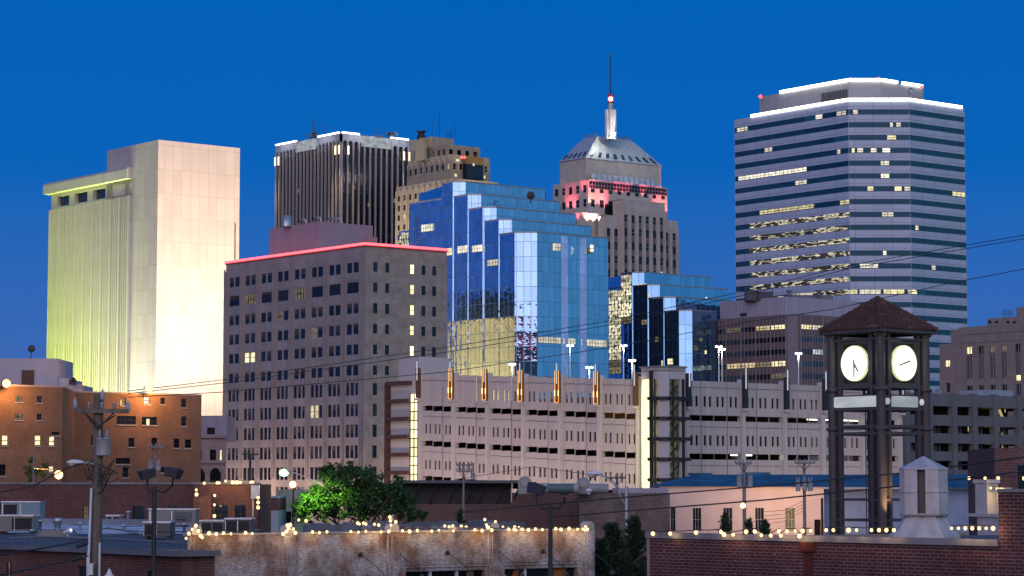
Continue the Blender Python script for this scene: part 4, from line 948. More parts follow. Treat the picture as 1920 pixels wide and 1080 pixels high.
# left stair: pale walls, brown frame, lit glass
x0, x1 = FGL.x(727, 760), xl_[0]-.33
mb = MB(); FGL.box(mb, x0, x1, 0, ZT+1.2, -6, -.4); build(mb, 'stair_wall', m_pcs, root)
m_bf = mat('brown_frame', (.10, .05, .045), .6)
mb = MB()
for v in (718.5, 752, 785.5, 819, 852.5, 886): z = FGL.px(747, v)[1]; FGL.box(mb, x0, FGL.x(767.5), z-.22, z+.22, -.399, .25)
FGL.box(mb, x0-.25, x0+.05, 0, FGL.px(727, 718)[1], -.5, .3)
build(mb, 'stair_frame', m_bf, root)
xa, xb = FGL.x(767.5), FGL.x(781.5)
for k in range(10):
    za_, zb_ = FGL.px(775, 738+k*16.8)[1], FGL.px(775, 738+(k+1)*16.8)[1]
    mb = MB(); FGL.quad(mb, xa, xb, zb_+.05, za_-.05, -.2, 0); FGL.box(mb, xa, xb, zb_-.06, zb_+.06, -.3, -.1, 1)
    for t_ in (0, .5, 1): xx = xa+(xb-xa)*t_; FGL.box(mb, xx-.06, xx+.06, zb_, za_, -.3, -.12, 1)
    build(mb, 'stair_window', [M_litstair if 'lit_stair_soft' not in MATS else MATS['lit_stair_soft'], m_bf], root)
pp = P(786, 669, 289); q = xy(pp); mb = MB(); a1 = along(q, EL, 748, 673); a2 = along(q, ER, 845, 673); mb.prism([q, a2, a2+(a1-q), a1], ZT-2, pp.z); build(mb, 'stair_penthouse', m_pcs, root)
# corner stair tower
s0 = xy(P(1235, 690, 243)); sL = along(s0, EL, 1202, 690); s1_ = along(s0, CH, 1252.5, 690); s2_ = along(s1_, ER, 1285, 690); zS = P(1235, 689, 243).z
fs = [Fac(sL, s0), Fac(s0, s1_), Fac(s1_, s2_)]
fl_v = [747, 784.5, 823, 861, 899.5, 937]
mb = MB(); f = fs[0]
xg0, xg1 = f.x(1218.5), f.L-.25
ztp = f.px(1226, 711)[1]
f.wall(mb, 0, f.L, 0, zS, [(xg0, xg1, 3, ztp)], .3); fs[1].wall(mb, 0, fs[1].L, 0, zS, []); fs[2].wall(mb, 0, fs[2].L, 0, zS, [(.2, fs[2].x(1275), 3, ztp)], .3)
mb.prism([sL, s0, s1_, s2_, s2_+EL*6+ER*-1, sL+ER*3+EL*2], zS-.4, zS-.2); fsx = [Fac(s2_, s2_+EL*6), ]
mb.poly([(*s2_, 0), (*(s2_+EL*6), 0), (*(s2_+EL*6), zS), (*s2_, zS)])
build(mb, 'stair_tower', m_pcs, root)
mb = MB()
for f in fs: f.box(mb, -.1, f.L+.1, zS, zS+.18, -.3, .15)
build(mb, 'roof_cap', mat('cap_grey', (.25, .25, .27), .6), root)
m_strip = emit('yellow_light_strip', (1, .86, .34), 2.2); f = fs[0]
zv = [ztp]+[f.px(1212, v)[1] for v in fl_v]
for a, b in zip(zv, zv[1:]): mb = MB(); f.box(mb, f.x(1206.5), f.x(1217), b+.08, a-.02, .02, .12); build(mb, 'light_strip', m_strip, root)
lamp('AREA', f.W(f.x(1212), 15, .7), 300, (1, .88, .45), root, .5, f.W(f.x(1212)-3, 15, .4), sy=11)
m_sg = litroom('stair_glow', (1, .82, .35), .3, (1.5, .8, 1), .1); m_sgd = litroom('stair_dark_glow', (.8, .75, .4), .1, (1.5, .9, 1), .05)
for a, b in zip(zv, zv[1:]):
    mb = MB(); f = fs[0]; f.quad(mb, xg0, xg1, b, a, -.25, 0); xm = f.x(1225); f.box(mb, xm-.05, xm+.05, b, a, -.25, -.1, 1); build(mb, 'stair_window', [m_sg, M_dmetal], root)
    mb = MB(); f = fs[2]; f.quad(mb, .2, f.x(1275), b, a, -.25, 0); xm = f.x(1264); f.box(mb, xm-.04, xm+.04, b, a, -.25, -.1, 1)
    q0, q1 = f.W(.3, b+.3, -.2), f.W(f.x(1274), a-.6, -.2); mb.tube([q0, q1], .1, 4, 1); mb.tube([q0+Vector((0, 0, .9)), q1+Vector((0, 0, .9))], .04, 4, 1); build(mb, 'stair_window', [m_sgd, M_dmetal], root)
mb = MB()
for v in fl_v[:-1]:
    z = fs[0].px(1225, v)[1]
    fs[0].box(mb, xg0-.1, fs[0].L, z-.17, z+.17, -.2, .3); fs[1].box(mb, 0, fs[1].L, z-.17, z+.17, 0.001, .3); fs[2].box(mb, 0, fs[2].L+.5, z-.17, z+.17, -.2, .3)
f = fs[2]; f.box(mb, f.x(1278), f.x(1281), 0, f.px(1280, 711)[1], -.1, .2); f = fs[0]; f.box(mb, f.x(1221), f.x(1225), 2, f.px(1223, 695)[1], .05, .3)
build(mb, 'stair_frame', mat('black_frame', (.03, .028, .028), .5), root)

# ---------------------------------------------------------------- lamp posts on the car park roof
def roof_post(u, vtop, Y, zb, label, n=2):
    p = P(u, vtop, Y); t = thing('lamp_post', label, 'lamp post', (p.x, p.y, zb), 'lit lamp posts on the car park roof')
    mb = MB(); mb.tube([(p.x, p.y, zb), (p.x, p.y, p.z-.05)], [.08, .05], 8); mb.tube([(p.x-.28, p.y, p.z-.02), (p.x+.28, p.y, p.z-.02)], .05, 6); build(mb, 'pole', M_white, t)
    for s_ in (-1, 1)[:n]:
        mb = MB(); mb.box((p.x+s_*.26-.14, p.y-.25, p.z+.0), (p.x+s_*.26+.14, p.y+.25, p.z+.1)); h = build(mb, 'lamp_head', M_metal, t)
        mb = MB(); mb.ball((p.x+s_*.26, p.y-.15, p.z-.06), .17, 10, 6, 0, .8); build(mb, 'bulb', M_bulbw, h)
    lamp('POINT', (p.x, p.y-.3, p.z-.4), 130, (1, .97, .85), t, .2)
zr_ = ZT-1.0
roof_post(960.5, 682, 283, zr_, 'short lit lamp post before the mirrored cream facade, leftmost on the car park roof')
roof_post(1069, 647, 281, zr_, 'tall lit lamp post before the blue glass tower on the car park roof')
roof_post(1105, 688, 262, zr_, 'short bright lamp post just right of the tall one before the blue glass tower')
roof_post(1169, 647, 280, zr_, 'tall thin lamp post left of the corner stair tower')
roof_post(1185, 675, 265, zr_, 'lit lamp post rising directly left of the corner stair tower roof')
roof_post(1347.5, 649, 285, zr_, 'taller of two lamp posts standing together before the brown office')
roof_post(1353.5, 654, 282, zr_, 'slightly lower one of two lamp posts standing together before the brown office')
roof_post(1497, 662, 290, zr_, 'single lit lamp post before the grey corner of the brown office')

# ---------------------------------------------------------------- grey concrete frame car park on the right
R0 = xy(P(1698, 736, 300)); R1 = along(R0, ER, 1990, 747); f = Fac(R0, R1)
root = thing('grey_car_park', 'dark grey concrete frame car park behind the clock tower', 'car park', (R0.x, R0.y, 0))
m_gc2 = mat('grey_concrete', (.17, .17, .18), .9, .2, .12, scale=.4)
zv_ = lambda v: f.px(1766, v)[1]
sp = [(738.5, 761.5), (778, 798), (812.5, 831), (846.5, 864), (880.5, 897), (913, 930), (946, 963), (979, 996), (1012, 1030)]
mb = MB()
for a, b in sp: f.box(mb, 0, f.L, zv_(b), zv_(a), -.5, 0)
build(mb, 'spandrel_beams', m_gc2, root)
us = [1700, 1743, 1788.5, 1827, 1866, 1911, 1960]
for u in us: mb = MB(); x = f.x(u, 800); f.box(mb, x-.42, x+.42, 0, zv_(736), -.6, .25); build(mb, 'column', m_gc2, root)
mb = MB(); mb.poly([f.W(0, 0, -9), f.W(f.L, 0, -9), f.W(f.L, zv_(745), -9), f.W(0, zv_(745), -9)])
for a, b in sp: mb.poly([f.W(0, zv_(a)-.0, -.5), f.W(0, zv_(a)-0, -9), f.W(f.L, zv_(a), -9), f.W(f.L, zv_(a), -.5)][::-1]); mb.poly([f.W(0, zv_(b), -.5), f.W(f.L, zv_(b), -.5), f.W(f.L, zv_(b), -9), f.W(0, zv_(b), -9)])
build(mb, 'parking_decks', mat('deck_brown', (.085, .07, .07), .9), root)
for li in (1, 2, 3):
    for k in range(len(us)-1):
        mb = MB(); xa, xb = f.x(us[k], 800)+.5, f.x(us[k+1], 800)-.5
        for t_ in (.22, .42, .62, .82): xx = xa+(xb-xa)*t_; f.box(mb, xx-.14, xx+.14, zv_(sp[li+1][0])+.003, zv_(sp[li][1])-.003, -1.6, -1.4)
        build(mb, 'baffle_posts', m_gc2, root)
m_yb = emit('yellow_beam_glow', (.85, .75, .2), .55)  # soffits glow themselves to imitate lamplight falling on them
its = []
for u, v, w_, h_, m in ((1907, 768, 3, 10, M_lity), (1907, 803, 2, 4, M_lity), (1838, 804, 3, 9, M_lity), (1848, 872, 13, 15, M_lity), (1704, 870, 5, 4, M_lity), (1718, 805, 5, 7, M_lito), (1730, 803, 2, 8, M_lito)):
    x, z = f.px(u, v); its.append((f, x-w_*.033, x+w_*.033, z-h_*.033, z+h_*.033, -2, m, 2 if w_ > 4 else 1, M_dmetal))
windows(root, its, 'lit_or_reflecting_window')
for u, v in ((1895, 774), (1894, 808), (1896, 836)):
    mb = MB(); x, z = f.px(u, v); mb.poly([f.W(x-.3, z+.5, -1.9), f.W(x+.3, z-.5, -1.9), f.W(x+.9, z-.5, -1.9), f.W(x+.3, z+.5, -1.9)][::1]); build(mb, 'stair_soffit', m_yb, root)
    lamp('POINT', f.W(x, z, -3), 40, (1, .85, .3), root, .2)
mb = MB(); xa, xb = f.x(1868), f.x(1922); za = zv_(738); mb.poly([f.W(xa, za, -2), f.W(xb, za, -2), f.W(xb, za+.85, -2), f.W(xa+.7, za+.85, -2)]); f.box(mb, xa, xb, za, za+.8, -6, -2.01); build(mb, 'roof_hut', mat('pale_blue_metal', (.36, .42, .5), .5), root)
for u in (1757, 1777): mb = MB(); x = f.x(u); f.box(mb, x-.35, x+.35, za, za+.5, -2, -1.4); f.box(mb, x-.2, x+.2, za+.5, za+.7, -1.9, -1.5); build(mb, 'roof_fan', M_galv, root)

# ---------------------------------------------------------------- brick block with sodium floodlights, far left
b0 = xy(P(118, 727, 322)); bl = along(b0, -ER, -150, 720); zt = P(118, 727, 322).z
root = thing('brick_block', 'orange lit brown brick block with floodlights on its roof edge', 'building', (b0.x, b0.y, 0))
m_bk = brick('brown_brick', (.30, .15, .085), (.25, .115, .065), (.24, .17, .13), .3, .15, .02, ssc=.25)
q0 = xy(P(141, 727, 338)); q1 = along(q0, ER, 378, 737)
fA, fB, fC = Fac(bl, b0), Fac(b0, q0), Fac(q0, q1)
def wl_(f, lst, dep=.22):
    hs = []; its = []
    for ua, va, ub, vb, m, n in lst:
        xa, xb = f.x(ua, va), f.x(ub, va); z1, z0 = f.px((ua+ub)/2, va)[1], f.px((ua+ub)/2, vb)[1]; hs.append((xa, xb, z0, z1)); its.append((f, xa, xb, z0, z1, -dep+.02, m, n, M_frame))
    return hs, its
LA = [(29.5, 742, 43, 753.5, M_litdim, 2), (69, 742, 79, 755, M_pane, 1), (28, 776, 43, 787, M_litdim, 2), (69, 776, 79, 787.5, M_pane, 1), (4, 817, 15.5, 835, M_lity, 1), (65.5, 817, 77, 835.5, M_lity, 1), (92.5, 819, 103, 836, M_lity, 1), (97, 810, 112, 816.5, M_black, 1), (-3, 871, 11, 892, M_pane, 2), (92, 875, 101, 885, M_lity, 1)]
LC = [(226, 745, 236, 760, M_litdim, 1), (270, 745, 282, 758, M_litw, 1), (301, 746, 310, 758, M_pane, 1), (340, 748, 350, 764, M_pane, 1), (219, 780, 255, 796, M_pane, 4), (266, 782, 295, 797, M_pane, 3), (340, 781, 350, 799, M_pane, 1), (241, 821, 252, 838, M_pane, 1), (284, 821, 295, 837, M_pane, 1), (326, 822.5, 337, 840, M_pane, 1), (347, 824, 359, 840, M_pane, 1), (217, 859, 244, 870, M_black, 2), (230, 876, 241, 895, M_pane, 1), (301, 876, 312, 886, M_pane, 1), (318, 878, 340, 895, M_pane, 2), (171, 815, 173.5, 836, M_black, 1)]
hA, iA = wl_(fA, LA); hC, iC = wl_(fC, LC)
mb = MB(); fA.wall(mb, 0, fA.L, 0, zt, hA, .25); fB.wall(mb, 0, fB.L, 0, zt, [], .2); build(mb, 'front_wall', m_bk, root)
mb = MB(); zc2 = P(260, 731.5, 338+9).z; zc2 = zt
fC.wall(mb, 0, fC.L, 0, zc2, hC, .25); fC.box(mb, fC.L-.01, fC.L, 0, zc2, -14, 0); fC.box(mb, 0, fC.L, zc2-.3, zc2-.001, -15, -.3); fA.box(mb, 0, fA.L, zt-.3, zt-.002, -15, -.3); build(mb, 'rear_wall', m_bk, root)
m_scop = mat('stone_coping', (.42, .36, .34), .8)
for f in (fA, fB, fC): mb = MB(); f.box(mb, 0, f.L, zt+.003, zt+.22, -.35, .08); build(mb, 'coping', m_scop, root)
for h in hA+hC:
    f = fA if h in hA else fC; mb = MB(); f.box(mb, h[0]-.1, h[1]+.1, h[2]-.18, h[2]-.001, 0.001, .1); build(mb, 'window_sill', m_scop, root)
windows(root, iA+iC)
x, z = fC.px(278, 792); windows(root, [(fC, x-.25, x+.25, z-.8, z+.5, -.1, M_lity, 1, None), (fC, fC.x(227, 752)-.06, fC.x(227, 752)+.1, fC.px(0, 760)[1], fC.px(0, 745)[1], -.05, M_lity, 1, None)], 'lit_or_reflecting_window')
zp = P(60, 672, 345).z; zp2 = P(130, 709, 345).z
mb = MB(); A_ = Fac(P(-60, 700, 345).xy, P(108, 700, 345).xy); A_.box(mb, 0, A_.L, zt-.3, zp, -12, 0); A_.box(mb, A_.L+.001, A_.x(126), zt-.3, zp2+.0, -12, -.4); A_.box(mb, A_.x(126)+.001, A_.x(147), zt-.3, P(0, 720, 345).z, -12, -.6); build(mb, 'penthouse', mat('pale_lilac_wall', (.46, .42, .5), .8, .2, .1, scale=.2), root)
mb = MB(); A_.box(mb, A_.x(41), A_.x(64), zt, P(0, 694, 345).z, .01, .2); build(mb, 'penthouse_door', mat('brown_hatch', (.14, .07, .055), .8), root)
mb = MB(); p = P(60, 654, 350); 
mb.grid([[(p.x+r_*math.cos(t_), p.y-.5+.4*r_*r_, p.z+r_*math.sin(t_)) for t_ in [2*math.pi*j/12 for j in range(12)]] for r_ in (.03, .3, .55)], 0, True); mb.tube([p, (p.x-.3, p.y+.2, zp-.1)], .07, 5)
build(mb, 'satellite_dish', M_dmetal, root)
mb = MB(); p = P(135, 712, 344); mb.box((p.x-.4, p.y, zp2-1), (p.x+.5, p.y+.8, p.z)); mb.ball((p.x+.2, p.y, p.z), .35, 8, 5); build(mb, 'roof_fan', M_dmetal, root)
def parapet_flood(f, u, v, label, e, tgt):
    x, z = f.px(u, v, 1.6); p = f.W(x, z, 1.6)
    t = thing('floodlight', label, 'floodlight', (p.x, p.y, zt), 'sodium floodlights on the brick block')
    b = MB(); b.tube([f.W(x, zt-.5, .05), f.W(x, p.z+.25, .3), f.W(x, p.z+.25, 1.5)], .07, 6); build(b, 'bracket', M_dmetal, t)
    b = MB(); b.ball((p.x, p.y, p.z), .52, 14, 8); build(b, 'lens', M_sod, t)
    b = MB(); f.box(b, x-.35, x+.35, p.z+.22, p.z+.4, 1.1, 2.0); build(b, 'hood', M_dmetal, t)
    lamp('POINT', f.W(x, p.z-.1, 3.0), e, (1, .47, .12), t, .3)
parapet_flood(fC, 279, 729, 'large glaring sodium floodlight above the right part of the brick block', 2600, None)
parapet_flood(fA, 12, 719, 'large glaring sodium floodlight at the left edge of the photo', 2200, None)

# street lamps hidden below the roofs, on the foot of the neon edged block and the car park
NB = bpy.data.objects['neon_edged_block']; PC = bpy.data.objects['precast_car_park']
for k in range(4): lamp('POINT', FL.W(FL.L*(.1+.27*k), 9, 7), 2600, (1, .64, .44), NB, .5)
lamp('POINT', FR.W(FR.L*.5, 9, 7), 2200, (1, .64, .44), NB, .5)
for fx in (.1, .35, .6, .85): lamp('POINT', FGL.W(LF*fx, 6, 9), 1700, (1, .70, .5), PC, .5)
for fx in (.3, .6, .9): lamp('POINT', FGR.W(FGR.L*fx, 6, 9), 700, (1, .70, .5), PC, .5)
# ================================================================== near roofs and street things
m_mbrick = brick('dark_red_brick', (.155, .062, .055), (.12, .048, .042), (.17, .11, .10), .24, .082, .014, ssc=.35)
m_mbrick2 = brick('plum_brick', (.17, .085, .08), (.14, .068, .066), (.2, .14, .13), .26, .1, .014, ssc=.25)
m_cop = mat('coping_stone', (.24, .24, .27), .85, .2, .2, scale=1)
# ---------------------------------------------------------------- mid brick house row, left
fm = Fac(P(-40, 910, 135).xy, P(372, 910, 135).xy); zt = fm.px(200, 908)[1]
root = thing('brick_shop_row', 'long low dark brick shop row with a lamp trimmed wing at its right end', 'building', (fm.W(fm.L/2, 0).x, 135, 0))
mb = MB(); hs = []; its = []
for ua, va, ub, vb, m in ((160, 950, 168.5, 976, M_litdim), (252, 949, 274, 977, M_pane), (319, 948, 340, 956, M_pane), (-10, 948, 6, 975, M_pane)):
    h = (fm.x(ua), fm.x(ub), fm.px(0, vb)[1], fm.px(0, va)[1]); hs.append(h); its.append((fm, *h, -.18, m, 2, M_frame))
fm.wall(mb, 0, fm.L, 0, zt, hs, .2); fm.box(mb, 0, fm.L, zt-.3, zt-.002, -14, -.3); build(mb, 'wall', m_mbrick, root); windows(root, its)
mb = MB(); fm.box(mb, 0, fm.L, zt, zt+.1, -.35, .07); build(mb, 'coping', m_cop, root)
fw_ = Fac(P(366, 910, 129).xy, P(484, 910, 129).xy); zw = fw_.px(420, 908)[1]
mb = MB(); hs = []; its = []
for ua, va, ub, vb in ((406, 947, 430, 985), (443, 947, 463, 980)):
    h = (fw_.x(ua), fw_.x(ub), fw_.px(0, vb)[1], fw_.px(0, va)[1]); hs.append(h); its.append((fw_, *h, -.18, M_pane, 2, M_frame))
fw_.wall(mb, 0, fw_.L, 0, zw, hs, .2); fw_.box(mb, 0, fw_.L, 0, zw-.003, -7, -.25); fw_.box(mb, fw_.x(368), fw_.x(401), 0, zw-.6, .003, .55); build(mb, 'wing_wall', m_mbrick, root); windows(root, its, 'wing_window')
mb = MB(); fw_.box(mb, -.1, fw_.L+.1, zw, zw+.1, -.4, .1); build(mb, 'wing_coping', m_cop, root)
mb = MB(); x = fw_.x(477); mb.tube([fw_.W(x, zw-.4, .12), fw_.W(x, 4, .12)], .05, 6); fw_.box(mb, x-.1, x+.35, zw-.75, zw-.05, .03, .25); build(mb, 'drain_pipe', M_galv, root)
# grey rendered annex and pale garage between wing and tree
fa = Fac(P(521, 918, 158).xy, P(580, 918, 158).xy); za = fa.px(0, 918)[1]
root = thing('rendered_annex', 'small grey green rendered annex with a dark doorway left of the tree', 'building', (fa.W(fa.L/2, 0).x, 150, 0))
mb = MB(); h = [(fa.x(534), fa.x(548), 2.5, fa.px(0, 959)[1])]; fa.wall(mb, 0, fa.L, 0, za, h, .3); fa.box(mb, 0, fa.L, za-.02, za, -4, -.001); fa.box(mb, 0, .01, 0, za-.02, -4, -.001); build(mb, 'wall', mat('green_grey_render', (.30, .33, .28), .9, .2, .25, scale=1.2), root)
windows(root, [(fa, *h[0], -.25, M_black, 1, M_frame)], 'doorway')
fg_ = Fac(P(470, 955, 146).xy, P(522, 955, 146).xy); zg = fg_.px(0, 934)[1]
root = thing('brick_garage', 'low dark brick garage with a pale blue wall base beside the annex', 'building', (fg_.W(fg_.L/2, 0).x, 146, 0))
mb = MB(); fg_.box(mb, 0, fg_.L, fg_.px(0, 957)[1], zg, -5, 0); build(mb, 'upper_wall', m_mbrick, root)
mb = MB(); fg_.box(mb, 0, fg_.L, 0, fg_.px(0, 957)[1]-.003, -5, .05); fg_.box(mb, 0, fg_.L, zg+.003, zg+.12, -5, .1); build(mb, 'painted_wall', mat('pale_blue_paint', (.35, .42, .5), .7, .3, .2), root)

# ---------------------------------------------------------------- left foreground roof
K = xy(P(341, 1033, 70)); KL = along(K, EL, -60, 1012); ZR = PZ(341, 1033, 0).z if False else P(341, 1033, 70).z
fk = Fac(KL, K); root = thing('flat_roofed_shop', 'low brick shop with a flat roof full of air conditioning units, left foreground', 'building', (K.x, K.y, 0))
m_roofsheet = mat('grey_roof_sheet', (.13, .135, .145), .95, .15, .35, scale=.5, streak=False, fine=.15)
mb = MB(); hs = []; its = []
for ua, va, ub, vb, m in ((11, 1055, 22, 1085, M_litdim), (147, 1062, 166, 1095, M_paneb), (275, 1070, 291, 1100, M_pane)):
    xa, xb = fk.x(ua, va), fk.x(ub, va); z1, z0 = fk.px((ua+ub)/2, va)[1], fk.px((ua+ub)/2, vb)[1]; hs.append((xa, xb, z0, z1)); its.append((fk, xa, xb, z0, z1, -.1, m, 2, M_frame))
fk.wall(mb, 0, fk.L, 0, ZR-.16, hs, .12); ke = K+ER*1.1
mb.poly([(*K, 0), (*ke, 0), (*ke, ZR-.16), (*K, ZR-.16)]); build(mb, 'wall', m_mbrick, root); windows(root, its)
cW = xy(P(352, 1004, 72)); wR = along(cW, ER, 1113, 993)
mb = MB(); mb.prism([K-ER*.25-EL*.25, K+ER*1.15-EL*.25, cW+EL*.4-ER*.02, wR+EL*.4-ER*.3, wR+EL*38, KL+EL*60+ER*20, KL-ER*.25+EL*20], ZR-.157, ZR, 0, 1); build(mb, 'roof', [mat('fascia_metal', (.17, .17, .19), .6, .3, .2), m_roofsheet], root)
mb = MB(); rr = random.Random(4)
for k in range(90):
    x0 = rr.uniform(30, 350); v0 = rr.uniform(979, 1001); p = PZ(x0, v0, ZR)
    pts = []; L_ = rr.uniform(1.5, 5); W_ = rr.uniform(1, 3)
    for j in range(9):
        a = 2*math.pi*j/9; q = rr.uniform(.6, 1); o_ = Vector(ER)*math.cos(a)*L_*q+Vector(EL)*math.sin(a)*W_*q; pts.append((p.x+o_.x, p.y+o_.y, ZR+.004+.0006*k))
    mb.poly(pts)
build(mb, 'roof_coating', mat('pale_roof_coating', (.75, .78, .82), .8, .2, .35, scale=1.5, streak=False), root)
mb = MB(); q0 = KL+EL*10+ER*8
a, b = P(-20, 985, 118), P(355, 988, 112)
m_pipe = mat('roof_pipe', (.28, .26, .25), .6, .4, .2)
for pts_, r_ in ((((20, 1012), (90, 1009), (165, 1012)), .03), (((190, 1012), (250, 1016), (330, 1020)), .025), (((90, 1000), (150, 996), (260, 998)), .03), (((200, 992), (262, 1004)), .04)):
    mb = MB(); mb.tube([PZ(u_, v_, ZR)+Vector((0, 0, .06)) for u_, v_ in pts_], r_, 6); build(mb, 'roof_pipe', m_pipe, root)
for u_, v_, h_ in ((75, 1003, .5), (150, 999, .35), (232, 1001, .3), (240, 984, .6), (345, 1002, .35), (60, 1010, .25)):
    q_ = PZ(u_, v_, ZR); mb = MB(); mb.lathe((q_.x, q_.y, ZR), [(.06, 0), (.06, h_), (.12, h_), (.11, h_+.08), (.01, h_+.1)], 10); build(mb, 'vent_pipe', M_galv, root)
mb = MB(); fz = Fac(a.xy, b.xy); fz.box(mb, 0, fz.L, ZR, ZR+.35, -.2, 0); build(mb, 'low_kerb', mat('pale_kerb', (.24, .26, .3), .8, .2, .3), root)
def on_roof(u, v, Z=None): return PZ(u, v, ZR if Z is None else Z)
m_unit = mat('unit_beige', (.22, .20, .19), .6, .4, .15, scale=1); m_unitb = mat('unit_blue_grey', (.17, .24, .27), .5, .4, .12, scale=1); m_unitd = mat('unit_dark_grey', (.10, .10, .105), .6, .4, .15); m_fin = mat('coil_fins', (.035, .035, .038), .6)
def ac_unit(u0, u1, vt, vb, label, m, Z=None, dep=1.4, grille='front', cap=True, name='air_conditioner'):
    Z = ZR if Z is None else Z; p = PZ((u0+u1)/2, vb, Z); Y = p.y; a, b = P(u0, vb, Y), P(u1, vb, Y); z1 = P(u0, vt, Y).z
    t = thing(name, label, 'air conditioner', (p.x, Y, Z), 'air conditioning units on the roofs'); f = Fac(a.xy, b.xy); L_ = f.L; h = z1-Z
    mb = MB(); f.box(mb, 0, L_, Z+.12, z1, -dep, 0); build(mb, 'cabinet', m, t)
    mb = MB(); f.box(mb, -.03, L_+.03, z1+.001, z1+.06, -dep-.03, .03); build(mb, 'lid', M_galv, t)
    mb = MB(); f.box(mb, .05, .15, Z, Z+.118, -dep+.1, -.05); f.box(mb, L_-.15, L_-.05, Z, Z+.118, -dep+.1, -.05); build(mb, 'skids', M_dmetal, t)
    mb = MB(); n = max(4, int(L_/.09)) if grille != 'none' else 0
    x0, x1 = (.06*L_, .94*L_) if grille == 'front' else ((.42*L_, .97*L_) if grille == 'right' else (.05*L_, .4*L_))
    if n:
        f.box(mb, x0, x1, Z+.12+h*.12, z1-h*.1, .001, .02)
        for k in range(n): xx = x0+(x1-x0)*(k+.5)/n; f.box(mb, xx-.012, xx+.012, Z+.12+h*.12, z1-h*.1, .02, .05)
        build(mb, 'grille', m_fin, t)
    else:
        f.box(mb, L_*.55, L_*.92, Z+h*.35, z1-h*.12, .001, .04); f.box(mb, L_*.58, L_*.8, Z+h*.5, Z+h*.56, .04, .2); build(mb, 'access_panel', m_unitd, t)
    mb = MB(); f.box(mb, L_*.02, L_*.05, Z+.14, z1-.05, .002, .03); f.box(mb, L_*.5-.02, L_*.5+.02, Z+.14, z1-.05, .002, .03); build(mb, 'seams', M_galv, t)
    return t
ac_unit(2, 74, 942, 984, 'big blue grey rooftop unit, tallest at far left of the flat roof', m_unitb, grille='left')
ac_unit(-6, 61, 968, 1002, 'rooftop unit with a wide dark coil in front of the big blue grey unit', m_unit, grille='right')
ac_unit(199, 222, 968, 987, 'small dark unit just right of the wooden utility pole', m_unitd)
ac_unit(268, 318, 981, 1012, 'dark ribbed condenser in front beside the double headed lamp post', m_unitd, grille='left')
ac_unit(278, 366, 956, 990, 'long beige rooftop unit behind the double headed lamp post', m_unit, grille='none')
p = on_roof(108, 1004); root = thing('roof_ventilator', 'round galvanised ventilator on a low hood, left foreground roof', 'vent', (p.x, p.y, ZR))
s_ = p.y/F
mb = MB(); mb.lathe((p.x, p.y, ZR), [(6*s_, 10*s_), (6*s_, 22*s_), (9*s_, 24*s_), (9*s_, 32*s_), (7*s_, 33*s_), (.02, 33.5*s_)], 14); build(mb, 'cowl', M_galv, root)
mb = MB(); a = [(-32, 0), (32, 0), (20, 11), (-20, 11)]; mb.poly([(p.x+x*s_, p.y-.8, ZR+z*s_) for x, z in a]); mb.poly([(p.x-20*s_, p.y-.8, ZR+11*s_), (p.x+20*s_, p.y-.8, ZR+11*s_), (p.x+20*s_, p.y+.9, ZR+11*s_), (p.x-20*s_, p.y+.9, ZR+11*s_)])
for sg in (-1, 1): q = [(p.x+sg*32*s_, p.y-.8, ZR), (p.x+sg*20*s_, p.y-.8, ZR+11*s_), (p.x+sg*20*s_, p.y+.9, ZR+11*s_), (p.x+sg*32*s_, p.y+.9, ZR)]; mb.poly(q if sg < 0 else q[::-1])
build(mb, 'hood', m_unit, root)
p = on_roof(127, 1010); root = thing('roof_floodlight', 'small white floodlight clamped near the front edge of the flat roof', 'floodlight', (p.x, p.y, ZR))
mb = MB(); mb.tube([p, p+Vector((0, 0, .28))], .02, 5); mb.tube([p+Vector((-.14, .05, .22)), p+Vector((.12, -.1, .3))], [.05, .1], 10); build(mb, 'housing', M_white, root)
mb = MB(); mb.ball(p+Vector((.14, -.12, .31)), .035); build(mb, 'bulb', emit('small_white_bulb', (.9, .95, 1), 2.5), root)

# ---------------------------------------------------------------- whitewashed brick building in the middle
cW = xy(P(352, 1004, 72)); wR = along(cW, ER, 1113, 993); ZW = P(352, 1004, 72).z; fW = Fac(cW, wR)
root = thing('whitewashed_building', 'brick building with worn whitewash and shop windows strung with bulbs', 'building', (fW.W(fW.L/2, 0).x, fW.W(fW.L/2, 0).y, 0))
m_ww = brick('whitewashed_brick', (.25, .14, .095), (.18, .10, .07), (.26, .20, .17), .215, .073, .013, stain=(.60, .59, .62), amt=1.0, ssc=.9)
zz = lambda v, u=800: fW.px(u, v)[1]
hw = [(fW.x(761, 1065), fW.x(911, 1065), zz(1140, 840), zz(1063, 840)), (fW.x(946, 1062), fW.x(1084, 1062), zz(1140, 1015), zz(1058.5, 1015))]
mb = MB(); fW.wall(mb, 0, fW.L, 0, ZW, hw, .3)
for k in range(3): z = zz(1050)+.02*k
for h in hw:
    n = int((h[1]-h[0]+.3)/.075)
    for k in range(n): xx = h[0]-.15+(h[1]-h[0]+.3)*k/n; fW.box(mb, xx+.006, xx+.066, h[3]+.09, h[3]+.30, .001, .018)
    fW.box(mb, h[0]-.06, h[0]+.02, h[2], h[3]-.3, .0, .06); fW.box(mb, h[1]-.02, h[1]+.06, h[2], h[3]-.3, .0, .06)
wb = cW+EL*14; 
mb.poly([(*wb, 0), (*cW, 0), (*cW, ZR-.16), (*wb, ZR-.16)]); e_ = wR+EL*14; mb.poly([(*wR, 0), (*e_, 0), (*e_, ZW), (*wR, ZW)])
fb = Fac(wb, e_); 
build(mb, 'front_wall', m_ww, root)
mb = MB(); fW.box(mb, 0, fW.L, ZW, ZW+.05, -.3, .05); build(mb, 'coping', mat('pale_coping', (.46, .44, .42), .8, .2, .25, scale=1.5), root)
